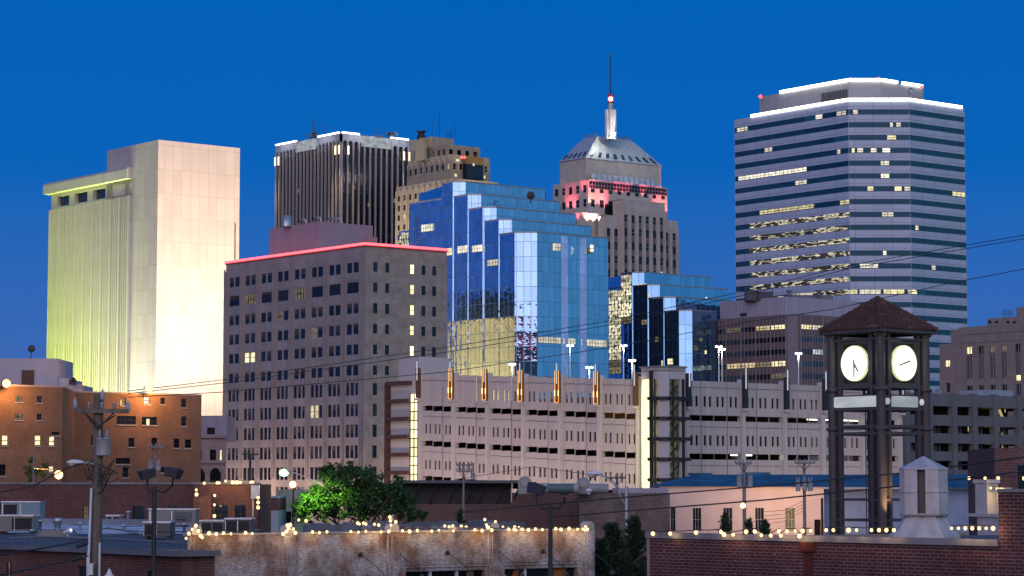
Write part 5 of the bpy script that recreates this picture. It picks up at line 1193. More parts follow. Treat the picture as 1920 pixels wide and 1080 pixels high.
for uc in (358, 540, 736, 924, 1104):
    mb = MB(); x = min(max(fW.x(uc, 1020), .25), fW.L-.25); fW.box(mb, x-.22, x+.22, 0, ZW+.02, .001, .09); fW.box(mb, x-.1, x+.1, 2, ZW-.1, .09, .13); pl = build(mb, 'pilaster', m_ww, root)
    mb = MB(); fW.box(mb, x-.17, x+.17, ZW+.021, ZW+.14, -.2, .12)
    pts = [(x-.17+.34*(1-math.cos(math.pi*j/10))/2, ZW+.14+.15*math.sin(math.pi*j/10)) for j in range(11)]
    mb.poly([fW.W(a, z, .12) for a, z in pts][::-1]); mb.poly([fW.W(a, z, -.2) for a, z in pts])
    for (a, z), (b, y) in zip(pts, pts[1:]): mb.poly([fW.W(a, z, .12), fW.W(b, y, .12), fW.W(b, y, -.2), fW.W(a, z, -.2)])
    build(mb, 'finial', mat('painted_finial', (.5, .47, .45), .7) if 'painted_finial' not in MATS else MATS['painted_finial'], pl)
m_cur = mat('orange_lit_curtain', (.35, .13, .04), .8, .2, .3, scale=2); m_shop = pane('shop_glass', (.012, .012, .014), .05, .6)  # curtain's orange is the light on it, put into the base colour
for h, ms, cur in ((hw[0], (812, 862), (878, 893)), (hw[1], (990, 1037), (1040, 1066))):
    w = MB(); fW.quad(w, h[0], h[1], h[2], h[3], -.22, 0)
    for u in ms: xx = fW.x(u, 1070); fW.box(w, xx-.03, xx+.03, h[2], h[3]-.12, -.219, -.12, 1)
    fW.box(w, h[0], h[1], h[3]-.12, h[3], -.219, -.05, 2)
    xa, xb = fW.x(cur[0], 1070), fW.x(cur[1], 1070); w.poly([fW.W(xa, h[2], -.2), fW.W(xb, h[2], -.2), fW.W(xb+.05, h[3]-.13, -.2), fW.W(xa+.1, h[3]-.13, -.2)], 3)
    if h is hw[1]: xa, xb = fW.x(950, 1070), fW.x(982, 1070); w.poly([fW.W(xa, h[2], -.2), fW.W(xa+.2, h[2], -.2), fW.W(xb, h[3]-.13, -.2), fW.W(xb-.25, h[3]-.13, -.2)], 3)
    build(w, 'shop_window', [m_shop, M_white, m_ww, m_cur], root)
for k, (u, v) in enumerate(((675, 1040), (746, 1038.5), (838, 1036.5), (934, 1035.5), (1017, 1033.5), (1105, 1032))):
    x, z = fW.px(u, v); p = fW.W(x, z, 0)
    t = thing('wall_lamp', 'black gooseneck lamp on whitewashed wall, '+('leftmost of six', 'second of six from the left', 'third of six from the left', 'fourth of six, between the shop windows', 'fifth of six from the left', 'rightmost of six at the wall corner')[k], 'lamp', p, 'gooseneck lamps along the whitewashed wall')
    mb = MB(); mb.tube([fW.W(x, z, .001), fW.W(x, z, .06)], .07, 12); build(mb, 'wall_plate', M_dmetal, t)
    mb = MB(); mb.tube([fW.W(x, z, .06), fW.W(x+.25, z-.28, .35), fW.W(x+.45, z-.55, .6), fW.W(x+.5, z-.66, .6)], .014, 6); build(mb, 'arm', M_dmetal, t)
    mb = MB(); q = fW.W(x+.5, z-.68, .6); mb.lathe(q, [(.02, .04), (.05, .02), (.1, -.08), (.11, -.1)], 12); build(mb, 'shade', M_dmetal, t)
for u0, u1, vt, vb, lb in ((375, 419, 978, 1000, 'green grey unit behind the left end of the whitewashed parapet'), (421, 470, 974, 1002, 'black unit with a white cowl behind the whitewashed parapet'),):
    ac_unit(u0, u1, vt, vb+4, lb, m_unitd if u0 > 400 else mat('green_grey_unit', (.16, .18, .15), .6))
mb = MB(); frp = Fac(along(cW+EL*13.5, ER, 575, 988), along(cW+EL*13.5, ER, 985, 985)); z_ = frp.px(700, 983)[1]
frp.box(mb, 0, frp.L, ZR, z_, -.25, 0)
for k in range(7): frp.box(mb, frp.L*k/7+.3, frp.L*k/7+1.1+.4*(k % 2), z_+.002, z_+.06+.03*(k % 3), -.25, -.01)
build(mb, 'rear_parapet', mat('slate_parapet', (.20, .215, .25), .85, .2, .3, scale=1), root)
# ---------------------------------------------------------------- right foreground brick building
aR = xy(P(1873, 1012, 52)); ZB = P(1873, 1012, 52).z; aL = along(aR, EL, 1215, 1000); fB_ = Fac(aL, aR)
root = thing('red_brick_building', 'dark red brick building with bulbs along its coping, right foreground', 'building', (fB_.W(fB_.L/2, 0).x, fB_.W(fB_.L/2, 0).y, 0))
m_rb = brick('red_brick', (.112, .037, .040), (.082, .027, .030), (.185, .135, .14), .225, .0765, .0125, ssc=.7)
m_rbs = mat('lit_end_brick', (.4, .3, .24), .85, .2, .2)  # paler than the front brick to imitate light along the wall end
mb = MB(); fB_.wall(mb, 0, fB_.L, 0, ZB-.14, []); far = along(aR, -EL, 1990, 930); ZT2 = P(1873, 914, 52).z-.1; fT = Fac(aR+EL*.0, far); fT.wall(mb, 0, fT.L, 0, ZT2, [], 0); fT.box(mb, 0, .35, ZB-.14, ZT2-.003, -8, -.01)
build(mb, 'front_wall', m_rb, root)
mb = MB(); q = aL+ER*12; mb.poly([(*q, 0), (*aL, 0), (*aL, ZB-.14), (*q, ZB-.14)]); fB_.box(mb, 0, .06, 0, ZB-.14, .001, .04); build(mb, 'end_wall', m_rbs, root)
mb = MB(); fB_.box(mb, -.05, fB_.L-.001, ZB-.138, ZB, -.35, .06); fT.box(mb, .0, fT.L, ZT2+.001, ZT2+.07, -.4, .05); build(mb, 'coping', m_cop, root)
mb = MB(); mb.prism([aL+ER*.36, aR+ER*.36, aR+ER*14, aL+ER*14], ZB-.5, ZB-.22); build(mb, 'roof', m_roofsheet, root)
mb = MB(); x = fB_.x(1517, 1030); fB_.box(mb, x-.12, x+.12, 0, ZB-.16, .002, .05); fB_.box(mb, x-.22, x+.22, ZB-.36, ZB-.142, .05, .12); build(mb, 'drain_pipe', mat('rusty_red_pipe', (.13, .035, .028), .8, .2, .3, scale=2), root)
rr = random.Random(9)
m_anc = mat('steel_anchor', (.4, .33, .31), .6)
for u, v in ((1246, 1034), (1280, 1035), (1246, 1047), (1280, 1048), (1380, 1038), (1417, 1039), (1380, 1051), (1246, 1071), (1280, 1072), (1380, 1076), (1454, 1039), (1454, 1053)):
    x, z = fB_.px(u, v); mb = MB(); mb.tube([fB_.W(x, z, .001), fB_.W(x, z, .03)], .014, 6); build(mb, 'wall_anchor', m_anc, root)
# ventilator cupola
p = P(1733, 1004, 57); s_ = 57/F; zb = ZB-.22
root = thing('roof_cupola', 'white octagonal ventilator cupola on a flared base above the red brick wall', 'roof vent', (p.x, p.y, zb))
m_wm = mat('white_metal', (.55, .52, .52), .55, .4, .2, scale=3); zv = lambda v: P(1733, v, 57).z
mb = MB(); prof = [(66*s_, zb), (62*s_, zv(1003)), (50*s_, zv(992)), (36*s_, zv(970)), (33*s_, zv(962))]
mb.grid([[(p.x+r*1.08*math.cos(math.pi/4*j+math.pi/8), p.y+r*1.08*math.sin(math.pi/4*j+math.pi/8), z) for j in range(8)] for r, z in prof], 0, True, False); base = build(mb, 'flared_base', m_wm, root)
ang = [math.pi/4*j+math.pi/8+.12 for j in range(8)]
R8 = 45*s_; 
mb = MB(); mb.lathe((p.x, p.y, 0), [(30*s_, zv(966)), (30*s_, zv(880))], 12); build(mb, 'core', mat('vent_core', (.18, .14, .16), .8, .2, .2, scale=3), root)
gap_j = min(range(8), key=lambda j: abs(proj((p.x+R8*math.cos(ang[j]), p.y+R8*math.sin(ang[j]), p.z))[0]-1738)+(0 if math.sin(ang[j]) < 0 else 999))
for j in range(8):
    a, b = ang[j], ang[(j+1) % 8]; A, B = Vector((p.x+R8*math.cos(a), p.y+R8*math.sin(a), 0)), Vector((p.x+R8*math.cos(b), p.y+R8*math.sin(b), 0)); m_ = Fac(A.xy, B.xy)
    mb = MB(); xs0, xs1 = m_.L*(.24 if j == gap_j else .03), m_.L*(.76 if (j+1) % 8 == gap_j else .97); m_.box(mb, xs0, xs1, zv(964), zv(881), -.02, .0); m_.box(mb, xs0, xs1, zv(923), zv(921), .0, .03); build(mb, 'louvre_panel', m_wm, root)
    mb = MB(); m_.box(mb, -.0, m_.L*.05, zv(964), zv(881), -.05, -.021)
    if j != gap_j: build(mb, 'corner_strip', m_wm, root)
mb = MB(); mb.grid([[(p.x+r*math.cos(a), p.y+r*math.sin(a), z) for a in ang] for r, z in ((46*s_, zv(966.5)), (46*s_, zv(964)), (34*s_, zv(963.8)))], 0, True, False)
for a in ang: mb.tube([(p.x+34*s_*math.cos(a), p.y+34*s_*math.sin(a), zv(975)), (p.x+44*s_*math.cos(a), p.y+44*s_*math.sin(a), zv(966))], .012, 4)
build(mb, 'bottom_ring', M_metal, root)
mb = MB(); mb.grid([[(p.x+r*math.cos(a), p.y+r*math.sin(a), z) for a in ang] for r, z in ((45*s_, zv(881)), (47*s_, zv(880.5)), (46.5*s_, zv(878.5)), (.004, zv(855)))], 0, True, False); build(mb, 'cone_roof', m_wm, root)
# white balustrade and brick house behind it
fb2 = Fac(P(1820, 968, 70).xy, P(1885, 968, 68).xy); zz2 = lambda v: fb2.px(1850, v)[1]
root = thing('white_balustrade', 'white classical parapet with a pedestal and one baluster, lit warm by bulbs', 'balustrade', (fb2.W(.4, 0).x, 70, 0))
m_cl = mat('white_plaster', (.62, .57, .52), .7, .3, .12, scale=2)
mb = MB(); fb2.box(mb, fb2.x(1825), fb2.x(1847), zz2(963), zz2(906), -.35, 0); fb2.box(mb, fb2.x(1823), fb2.x(1849), zz2(906)+.001, zz2(899), -.38, .04); build(mb, 'pedestal', m_cl, root)
mb = MB(); fb2.box(mb, fb2.x(1849.5), fb2.L, zz2(922), zz2(914), -.2, -.05); fb2.box(mb, fb2.x(1849.5), fb2.x(1862), zz2(963), zz2(922.2), -.34, -.25); build(mb, 'top_rail', m_cl, root)
mb = MB(); q = fb2.W(fb2.x(1865), zz2(963), -.12); hh = zz2(922.5)-zz2(963); mb.lathe(q, [(.09, 0), (.09, .06*hh/.6), (.05, .12*hh), (.045, .3*hh), (.085, .5*hh), (.05, .78*hh), (.08, .85*hh), (.08, hh)], 14); build(mb, 'baluster', m_cl, root)
mb = MB(); fb2.box(mb, -.05, fb2.L, zz2(969), zz2(963.2), -.5, .08); fb2.box(mb, fb2.x(1828), fb2.L, 0, zz2(969.2), -.45, 0); build(mb, 'base_wall', m_cl, root)
lamp('POINT', fb2.W(fb2.x(1858), zz2(930), -.05), 3, (1, .66, .3), root, .05)
fh = Fac(P(1866, 912, 84).xy, P(1990, 912, 84).xy); root = thing('brick_attic', 'plain red brown brick house wall with one dark window at right edge', 'building', (fh.W(1, 0).x, 84, 0))
h = [(fh.x(1905), fh.x(1935), fh.px(0, 930)[1], fh.px(0, 872)[1])]; mb = MB(); zq = fh.px(0, 840)[1]; fh.wall(mb, 0, fh.L, 0, zq, h, .2); fh.box(mb, 0, fh.L, zq-.02, zq, -5, -.002); fh.box(mb, 0, .01, 0, zq-.02, -5, -.002); build(mb, 'wall', m_mbrick2, root); windows(root, [(fh, *h[0], -.18, M_pane, 2, M_frame)])

# ---------------------------------------------------------------- long brick wall, canopy and ducts
fl = Fac(P(738, 925, 176).xy, P(1092, 925, 176).xy); z1, z2 = fl.px(0, 945)[1], fl.px(0, 924)[1]
root = thing('long_brick_warehouse', 'long plum brick warehouse behind the tree with a dark raised canopy roof', 'building', (fl.W(fl.L/2, 0).x, 176, 0))
mb = MB(); fl.box(mb, 0, fl.x(960), 0, z1, -9, 0); fl.box(mb, fl.x(960)+.001, fl.L, 0, z2, -9, 0); build(mb, 'wall', m_mbrick2, root)
mb = MB(); xr = fl.x(984); fl.box(mb, 0, xr, fl.px(0, 906)[1], fl.px(0, 900.5)[1], -10, .9); build(mb, 'canopy_roof', mat('canopy_metal', (.11, .105, .12), .7, .3, .2), root)
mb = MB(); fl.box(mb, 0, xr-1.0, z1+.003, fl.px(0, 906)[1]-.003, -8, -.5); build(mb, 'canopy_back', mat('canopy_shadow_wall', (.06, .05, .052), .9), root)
mb = MB()
for u in (782, 814, 850, 883, 905, 940, 968): x = fl.x(u); mb.tube([fl.W(x-.35, z1, -.2), fl.W(x+.35, fl.px(0, 906)[1], .6)], .06, 5)
build(mb, 'canopy_braces', M_dmetal, root)
fl2 = Fac(P(1086, 924, 172).xy, P(1256, 924, 172).xy); root = thing('speckled_brick_wall', 'dark speckled brick building right of the plum warehouse with pale steps behind', 'building', (fl2.W(fl2.L/2, 0).x, 172, 0))
mb = MB(); fl2.box(mb, 0, fl2.L, 0, fl2.px(0, 924.5)[1], -6, 0); build(mb, 'wall', brick('speckled_brick', (.15, .085, .08), (.10, .06, .06), (.24, .18, .17), .28, .1, .02, stain=(.4, .34, .3), amt=.35), root)
mb = MB(); fl2.box(mb, fl2.x(1160), fl2.x(1262), 3, fl2.px(0, 915)[1], -12, -6.2); build(mb, 'rear_wall', mat('pale_mauve_paint', (.42, .38, .44), .8), root)
def duct(u0, u1, v0, v1, Y, label, parts):
    a, b = P(u0, v1, Y), P(u1, v1, Y); t = thing('rooftop_duct', label, 'duct', ((a.x+b.x)/2, Y, a.z), 'ducts on the warehouse roof')
    for nm, x0, x1, r0, m, rib in parts:
        mb = MB(); xa, xb = a.x+(b.x-a.x)*x0, a.x+(b.x-a.x)*x1; rr = (v1-v0)/2*Y/F*r0; zc_ = a.z+(v1-v0)/2*Y/F
        n = 22 if rib else 2; rows = []
        for k in range(n+1):
            x = xa+(xb-xa)*k/n; r_ = rr*(1 if not rib or k % 2 else .94); rows.append([(x, Y-.1+r_*math.cos(2*math.pi*j/16), zc_+r_*math.sin(2*math.pi*j/16)) for j in range(16)])
        mb.grid(rows, 0, True); mb.poly(list(reversed(rows[0]))); mb.poly(rows[-1]); build(mb, nm, m, t)
    return t
m_dg = mat('duct_grey', (.30, .31, .31), .6, .4, .15); m_dt = mat('duct_teal', (.10, .17, .19), .5, .4, .15); m_dc = mat('duct_cream', (.38, .35, .32), .6, .4, .1)
duct(1012, 1084, 906, 925.5, 170, 'fat teal ribbed duct with cream ends on the warehouse roof', (('end_collar', 0, .2, 1, m_dc, False), ('ribbed_pipe', .2, .88, .96, m_dt, True), ('end_collar', .88, 1, 1, m_dc, False)))
duct(1104, 1141, 907, 925.5, 169, 'plain grey horizontal duct at the right end of the warehouse roof', (('barrel', 0, .96, 1, m_dg, False), ('end_cap', .96, 1, .9, m_dc, False)))
for u, v, Y, lb in ((984, 893, 172, 'left grey round arched duct elbow on the warehouse roof'), (1094, 895, 171, 'right grey round arched duct elbow beside the teal ribbed duct')):
    p = P(u, 926, Y); t = thing('duct_elbow', lb, 'duct', p, 'ducts on the warehouse roof'); rr = 12.5*Y/F; h = (926-v)*Y/F-rr
    rows = []; pr_ = [(-rr, 0), (-rr, h)]+[(-rr*math.cos(math.pi*j/10), h+rr*math.sin(math.pi*j/10)) for j in range(1, 10)]+[(rr, h), (rr, 0)]
    mb = MB(); mb.poly([(p.x+x, p.y-.5, p.z+z) for x, z in pr_][::-1])
    for (x0, z0), (x1, z1_) in zip(pr_, pr_[1:]): mb.poly([(p.x+x0, p.y-.5, p.z+z0), (p.x+x1, p.y-.5, p.z+z1_), (p.x+x1, p.y+.7, p.z+z1_), (p.x+x0, p.y+.7, p.z+z0)], sm=False)
    build(mb, 'casing', m_dg, t)
    mb = MB(); mb.tube([(p.x, p.y-.5, p.z+h), (p.x, p.y-.6, p.z+h)], rr*.55, 14); build(mb, 'inspection_cover', m_dc, t)
p = P(1104, 921, 168); root = thing('roof_fan', 'small pale mushroom fan in front of the grey duct', 'fan', (p.x, p.y, p.z-.2))
mb = MB(); mb.lathe((p.x, p.y, p.z-.2), [(.12, 0), (.12, .15), (.24, .17), (.2, .34), (.02, .4)], 12); build(mb, 'cowl', M_white, root)

# ---------------------------------------------------------------- peach stucco shed with blue roof
fp = Fac(P(1236, 990, 188).xy, P(1545, 990, 188).xy); zl_, zr2 = fp.px(1236, 912)[1], fp.px(1540, 917)[1]
root = thing('stucco_shed', 'long pale stucco shed with barred windows, glowing peach under a street lamp', 'building', (fp.W(fp.L/2, 0).x, 188, 0))
m_stu = mat('pale_stucco', (.52, .46, .46), .85, .2, .08, scale=.6)
fq = Fac(P(1545, 990, 189).xy, P(1900, 990, 189).xy)
mb = MB(); hs = []; its = []
for ua, ub in ((1256, 1265), (1297.5, 1313), (1354.5, 1371), (1414, 1430), (1470, 1488)):
    h = (fp.x(ua), fp.x(ub), fp.px(0, 996)[1], fp.px(0, 952.5)[1]); hs.append(h); its.append((fp, *h, -.2, M_litdim if ua == 1470 else M_pane, 3, M_lframe))
hs.append((fp.x(1524), fp.x(1536), 2, fp.px(0, 974)[1])); its.append((fp, *hs[-1], -.2, M_black, 1, M_frame))
fp.wall(mb, 0, fp.L, 0, zl_, hs, .22); fp.box(mb, 0, .01, 0, zl_, -12, -.001); fp.box(mb, fp.x(1300), fp.x(1350), zl_+.0, zl_+.001, 0, .02)
fp.box(mb, fp.L-.1, fp.L, 0, zl_-.2, .001, .12)
build(mb, 'wall', m_stu, root); mb = MB(); fq.wall(mb, .01, fq.L, 0, fq.px(0, 917)[1], [], .2); build(mb, 'unlit_wall', mat('unlit_stucco_blue', (.24, .32, .50), .85, .2, .15), root); windows(root, its)  # blue base colour stands in for the unlit tone of this stucco stretch
for x0, x1 in ((fp.x(1240), fp.x(1252)),): pass
mb = MB(); zr3 = fp.px(1400, 889)[1]
xa, xb, xc = fp.x(1228), fp.x(1312), fq.L+6
A = lambda x, z, o: fp.W(x, z, o)
ze = zl_+.0
mb.poly([A(xa, ze, .3), A(fp.L+13, ze-.1, .3), A(fp.L+13, zr3, -6), A(xb, zr3, -6)]); mb.poly([A(xa, ze, -12.3), A(xa, ze, .3), A(xb, zr3, -6)]); mb.poly([A(fp.L+13, ze, -12.3), A(xa, ze, -12.3), A(xb, zr3, -6), A(fp.L+13, zr3, -6)])
for k in range(3): x0 = (fp.x(1412), fp.x(1300), fp.x(1700))[k]; fp.box(mb, x0, x0+1.9, zr3-.05, zr3+.18-.05*k, -6.5, -5.8)
build(mb, 'blue_roof', mat('blue_roof_tarp', (.03, .12, .20), .7, .3, .45, scale=.6, streak=False), root)
# ---------------------------------------------------------------- clock tower
Yc = 110; p0 = P(1651, 700, Yc); cc = xy(p0); SL = along(cc, EL, 1564, 700); SR = along(cc, ER, 1738, 700); Wd = ((SL-cc).length+(SR-cc).length)/2
root = thing('clock_tower', 'dark steel clock tower with two glowing white dials and a tiled hip roof', 'clock tower', (cc.x, cc.y, 0))
SL, SR = cc+EL*Wd, cc+ER*Wd; SB = SL+ER*Wd
m_bz = mat('bronze_steel', (.085, .07, .07), .55, .4, .15, scale=1); m_perf = mat('perforated_panel', (.035, .035, .037), .8, .3, .3, scale=3)
fL, fR, fBk, fBr = Fac(SL, cc), Fac(cc, SR), Fac(SB, SL), Fac(SR, SB)
zc = lambda v: P(1651, v, Yc).z
ztop = zc(614)
def box_at(mb, c, r, z0, z1, m=0, rot=math.atan2(ER.y, ER.x)):
    mb.box((c.x-r, c.y-r, z0), (c.x+r, c.y+r, z1), m, rot, (c.x, c.y, 0))
for c in (cc, SL, SR, SB):
    mb = MB(); mb.tube([(c.x, c.y, 0), (c.x, c.y, ztop)], .215, 12); col = build(mb, 'column', m_bz, root)
    mb = MB()
    for v in (625, 729, 803): mb.lathe((c.x, c.y, zc(v)), [(.215, -.09), (.31, -.05), (.31, .05), (.215, .09)], 12)
    build(mb, 'collar', m_bz, col)
cen = (cc+SB)/2
for c, d1, d2 in ((cc, EL, ER), (SL, -EL, ER), (SR, EL, -ER), (SB, -EL, -ER)):
    for d in (d1, d2):
        q = c+d*.52; mb = MB(); box_at(mb, q, .085, 0, ztop); build(mb, 'inner_post', m_bz, root)
        mb = MB(); f = Fac(c+d*.2, q) if (d in (ER, -EL)) else Fac(q, c+d*.2)
        f.box(mb, .02, f.L-.09, 0, ztop, -.03, .0); build(mb, 'perforated_strip', m_perf, root)
for f in (fL, fR, fBk, fBr):
    for v, h, o in ((621, .16, 0), (634, .11, .02), (724, .13, .02), (743.5, .13, .03), (766, .12, .03), (799, .14, .02), (812, .14, .02), (937, .11, .02), (976, .11, .02)):
        mb = MB(); f.box(mb, .2, f.L-.2, zc(v)-h/2, zc(v)+h/2, -.12+o, .05+o); build(mb, 'cross_beam', m_bz, root)
    if f in (fL, fR):
        mb = MB(); f.box(mb, .61, f.L-.61, zc(722), zc(637), -.06, -.02); build(mb, 'dial_surround', m_perf, root)
        mb = MB()
        for s_ in (.68, f.L-.68): f.box(mb, s_-.05, s_+.05, zc(722), zc(637), -.02, .04)
        for v in (640, 719): f.box(mb, .74, f.L-.74, zc(v)-.05, zc(v)+.05, -.02, .03)
        build(mb, 'dial_frame', m_bz, root)
        x0, z0 = f.L/2+(-.02 if f is fL else .0), (zc(646.5)+zc(711.5))/2; rd = (zc(646.5)-zc(711.5))/2
        mb = MB(); rows = [[f.W(x0+rd*math.cos(2*math.pi*j/40), z0+rd*math.sin(2*math.pi*j/40), o) for j in range(40)] for o in (-.02, .10)]; mb.grid(rows[::-1], 0, True, False); mb.poly(rows[1])
        dial = build(mb, 'clock_dial', emit('dial_glow', (1, 1, .94), 2.6) if 'dial_glow' not in MATS else MATS['dial_glow'], root)
        mb = MB(); rows = [[f.W(x0+r_*math.cos(2*math.pi*j/40), z0+r_*math.sin(2*math.pi*j/40), o) for j in range(40)] for r_, o in ((rd+.001, .101), (rd+.001, .125), (rd+.03, .125), (rd+.03, -.02))]; mb.grid(rows[::-1], 0, True, False); build(mb, 'dial_rim', emit('dial_rim_glow', (.80, .86, .42), .9) if 'dial_rim_glow' not in MATS else MATS['dial_rim_glow'], dial)
        m_hand = MATS.get('clock_hand') or mat('clock_hand', (.12, .12, .08), .6)
        for ang, ln, wd in (((-90, .64, .05), (-57, .46, .055), (95, .16, .055)) if f is fL else ((17, .4, .05), (197, .4, .05))):
            a = R(ang); d = (math.cos(a), math.sin(a)); n_ = (-d[1], d[0]); mb = MB()
            q = [(x0+n_[0]*wd, z0+n_[1]*wd), (x0-n_[0]*wd, z0-n_[1]*wd), (x0+d[0]*ln-n_[0]*wd*.85, z0+d[1]*ln-n_[1]*wd*.85), (x0+d[0]*ln+n_[0]*wd*.85, z0+d[1]*ln+n_[1]*wd*.85)]
            mb.poly([f.W(x, z, .13) for x, z in q]); mb.poly([f.W(x, z, .115) for x, z in q][::-1]); build(mb, 'clock_hand', m_hand, dial)
        lamp('POINT', f.W(x0, z0, .55), 16, (.95, 1, .72), root, .3)
    if f in (fL, fR):
        mb = MB(); z0, z1 = zc(762), zc(741.5); f.box(mb, .22, f.L-.22, zc(765), zc(739), -.05, .0); build(mb, 'sign_board', m_bz, root)
        mb = MB()
        xa, xb = (.18, f.L-.12) if f is fL else (.62, f.L-.62)
        nn = 14 
        pts = []
        for q in range(4):
            cxq, czq = ((xb-.1, z1-.1), (xa+.1, z1-.1), (xa+.1, z0+.1), (xb-.1, z0+.1))[q]
            for j in range(5): an = math.pi/2*q+math.pi/2*j/4; pts.append((cxq+.1*math.cos(an), czq+.1*math.sin(an)))
        mb.poly([f.W(x, z, .1) for x, z in pts]); k_ = len(pts)
        for j in range(k_): (xA, zA), (xB, zB) = pts[j], pts[(j+1) % k_]; mb.poly([f.W(xA, zA, .1), f.W(xA, zA, .0), f.W(xB, zB, .0), f.W(xB, zB, .1)])
        build(mb, 'sign', MATS.get('sign_glow') or litroom('sign_glow', (.82, .88, .95), .62, (.5, 2, 1), .75), root)
        if f is fR:
            for xs in (.36, f.L-.36): mb = MB(); mb.tube([f.W(xs, (z0+z1)/2, 0), f.W(xs, (z0+z1)/2, .1)], .15, 16); build(mb, 'sign_dot', MATS['sign_glow'], root)
# tiled hip roof
ov = .42; q_ = [cc-EL*ov-ER*ov, SR+ER*ov-EL*ov, SB+ER*ov+EL*ov, SL-ER*ov+EL*ov]; apex = Vector((cen.x, cen.y, zc(560)*1.0+.15)); zE = zc(616)
m_tile = mat('clay_tile', (.105, .052, .046), .85, .25, .3, scale=1.5, streak=False, fine=.3); m_tile2 = mat('clay_tile_pale', (.22, .11, .09), .85, .25, .3, scale=1.5)
mb = MB(); mb.prism(q_, zE-.16, zE-.02); build(mb, 'eaves_board', m_bz, root)
mb = MB()
for k in range(4): a, b = q_[k], q_[(k+1) % 4]; mb.poly([(*a, zE), (*b, zE), apex])
mb.poly([(*p, zE-.018) for p in q_]); build(mb, 'roof_deck', m_tile, root)
rr = random.Random(3); mb = MB(); m2 = MB()
for k in range(4):
    a, b = Vector((*q_[k], zE)), Vector((*q_[(k+1) % 4], zE)); n = 24; mid = (a+b)/2; up = apex-mid
    for j in range(n):
        t_ = (j+.5)/n; s0 = a.lerp(b, t_); mx = 1-abs(2*t_-1); st = up*mx
        if mx < .05: continue
        ns = max(1, int(round(mx*13)))
        for q in range(ns):
            A_, B_ = s0+st*(q/ns), s0+st*((q+1.1)/ns); mi = 1 if rr.random() < .06 else 0
            up_ = Vector((0, 0, .03)); mb.tube([A_+up_, B_+up_*.5], [.082, .066], 6, mi)
    for j in range(10): A_, B_ = a.lerp(apex, j/10), a.lerp(apex, (j+1.1)/10); mb.tube([A_+Vector((0, 0, .05)), B_+Vector((0, 0, .03))], [.12, .1], 8)
build(mb, 'roof_tiles', [m_tile, m_tile2], root)
mb = MB(); mb.ball((apex.x, apex.y, apex.z), .16); build(mb, 'ridge_cap', m_tile, root)
mb = MB(); c = cen-ER*.6
for s_ in (-.22, .22): mb.tube([(c.x+s_, c.y, 4), (c.x+s_, c.y, zc(640))], .025, 5)
for k in range(26): z = 5+k*.4; mb.tube([(c.x-.22, c.y, z), (c.x+.22, c.y, z)], .018, 4)
build(mb, 'ladder', m_bz, root)
lamp('SPOT', (cc.x+.7, cc.y-.75, zc(992)), 900, (1, .62, .28), root, .08, (cc.x+.1, cc.y, zc(915)), 40, .9)

# ---------------------------------------------------------------- trees
def leafcloud(mb, cen, rad, n, size, seed, hole=.0, flat=1.0, nm=3):
    r_ = random.Random(seed); cl = []
    for k in range(max(14, n//70)):
        while True:
            d = Vector((r_.gauss(0, 1), r_.gauss(0, 1), r_.gauss(0, 1))).normalized()*(r_.random()**.45)
            if d.z > -.75: break
        cl.append((Vector((cen[0]+d.x*rad[0], cen[1]+d.y*rad[1], cen[2]+d.z*rad[2])), r_.uniform(.10, .21)*max(rad[0], rad[2])))
    for k in range(n):
        c, R_ = r_.choice(cl); d = Vector((r_.gauss(0, .5), r_.gauss(0, .5), r_.gauss(0, .42)))*R_
        p = c+d; a = Vector((r_.gauss(0, 1), r_.gauss(0, 1), r_.gauss(0, .7))).normalized(); b = a.cross(Vector((r_.gauss(0, 1), r_.gauss(0, 1), r_.gauss(0, 1)))).normalized(); s = size*r_.uniform(.6, 1.3)
        mb.poly([p-a*s, p-b*s*.45, p+a*s, p+b*s*.45], r_.randrange(nm))
def leafmat(name, c):
    m, nt, b, uv, out = newmat(name); b.inputs['Base Color'].default_value = (*c, 1); b.inputs['Roughness'].default_value = .6
    tr = N(nt, 'ShaderNodeBsdfTranslucent'); tr.inputs[0].default_value = (c[0]*1.4, c[1]*1.5, c[2], 1); mx = N(nt, 'ShaderNodeMixShader'); mx.inputs[0].default_value = .3
    nt.links.new(b.outputs[0], mx.inputs[1]); nt.links.new(tr.outputs[0], mx.inputs[2]); nt.links.new(mx.outputs[0], out.inputs[0]); return m
ML = [leafmat('leaf_dark', (.035, .075, .02)), leafmat('leaf_mid', (.05, .105, .03)), leafmat('leaf_light', (.075, .14, .04))]
MC = [leafmat('needle_dark', (.022, .045, .022)), leafmat('needle_mid', (.03, .06, .03)), leafmat('needle_light', (.04, .075, .035))]
m_bark = mat('bark', (.08, .06, .045), .95, .1, .3, scale=3)
Yt = 150; pc = P(664, 932, Yt); s_ = Yt/F
root = thing('leafy_tree', 'broad leafy tree lit bright green on its left by a street lamp', 'tree', (pc.x, pc.y, 0))
mb = MB(); mb.tube([(pc.x, pc.y, 0), (pc.x+.2, pc.y, 3), (pc.x, pc.y, 6.5)], [.35, .28, .2], 9)
for a in range(9):
    an = a*.7; e = Vector((pc.x+3.2*math.cos(an), pc.y+2.5*math.sin(an), 8.3+(a % 3)*.8)); mb.tube([(pc.x, pc.y, 5+.2*a), (pc.x+1.4*math.cos(an), pc.y+1.2*math.sin(an), 7+.1*a), e], [.14, .08, .03], 6)
build(mb, 'trunk', m_bark, root)
mb = MB()
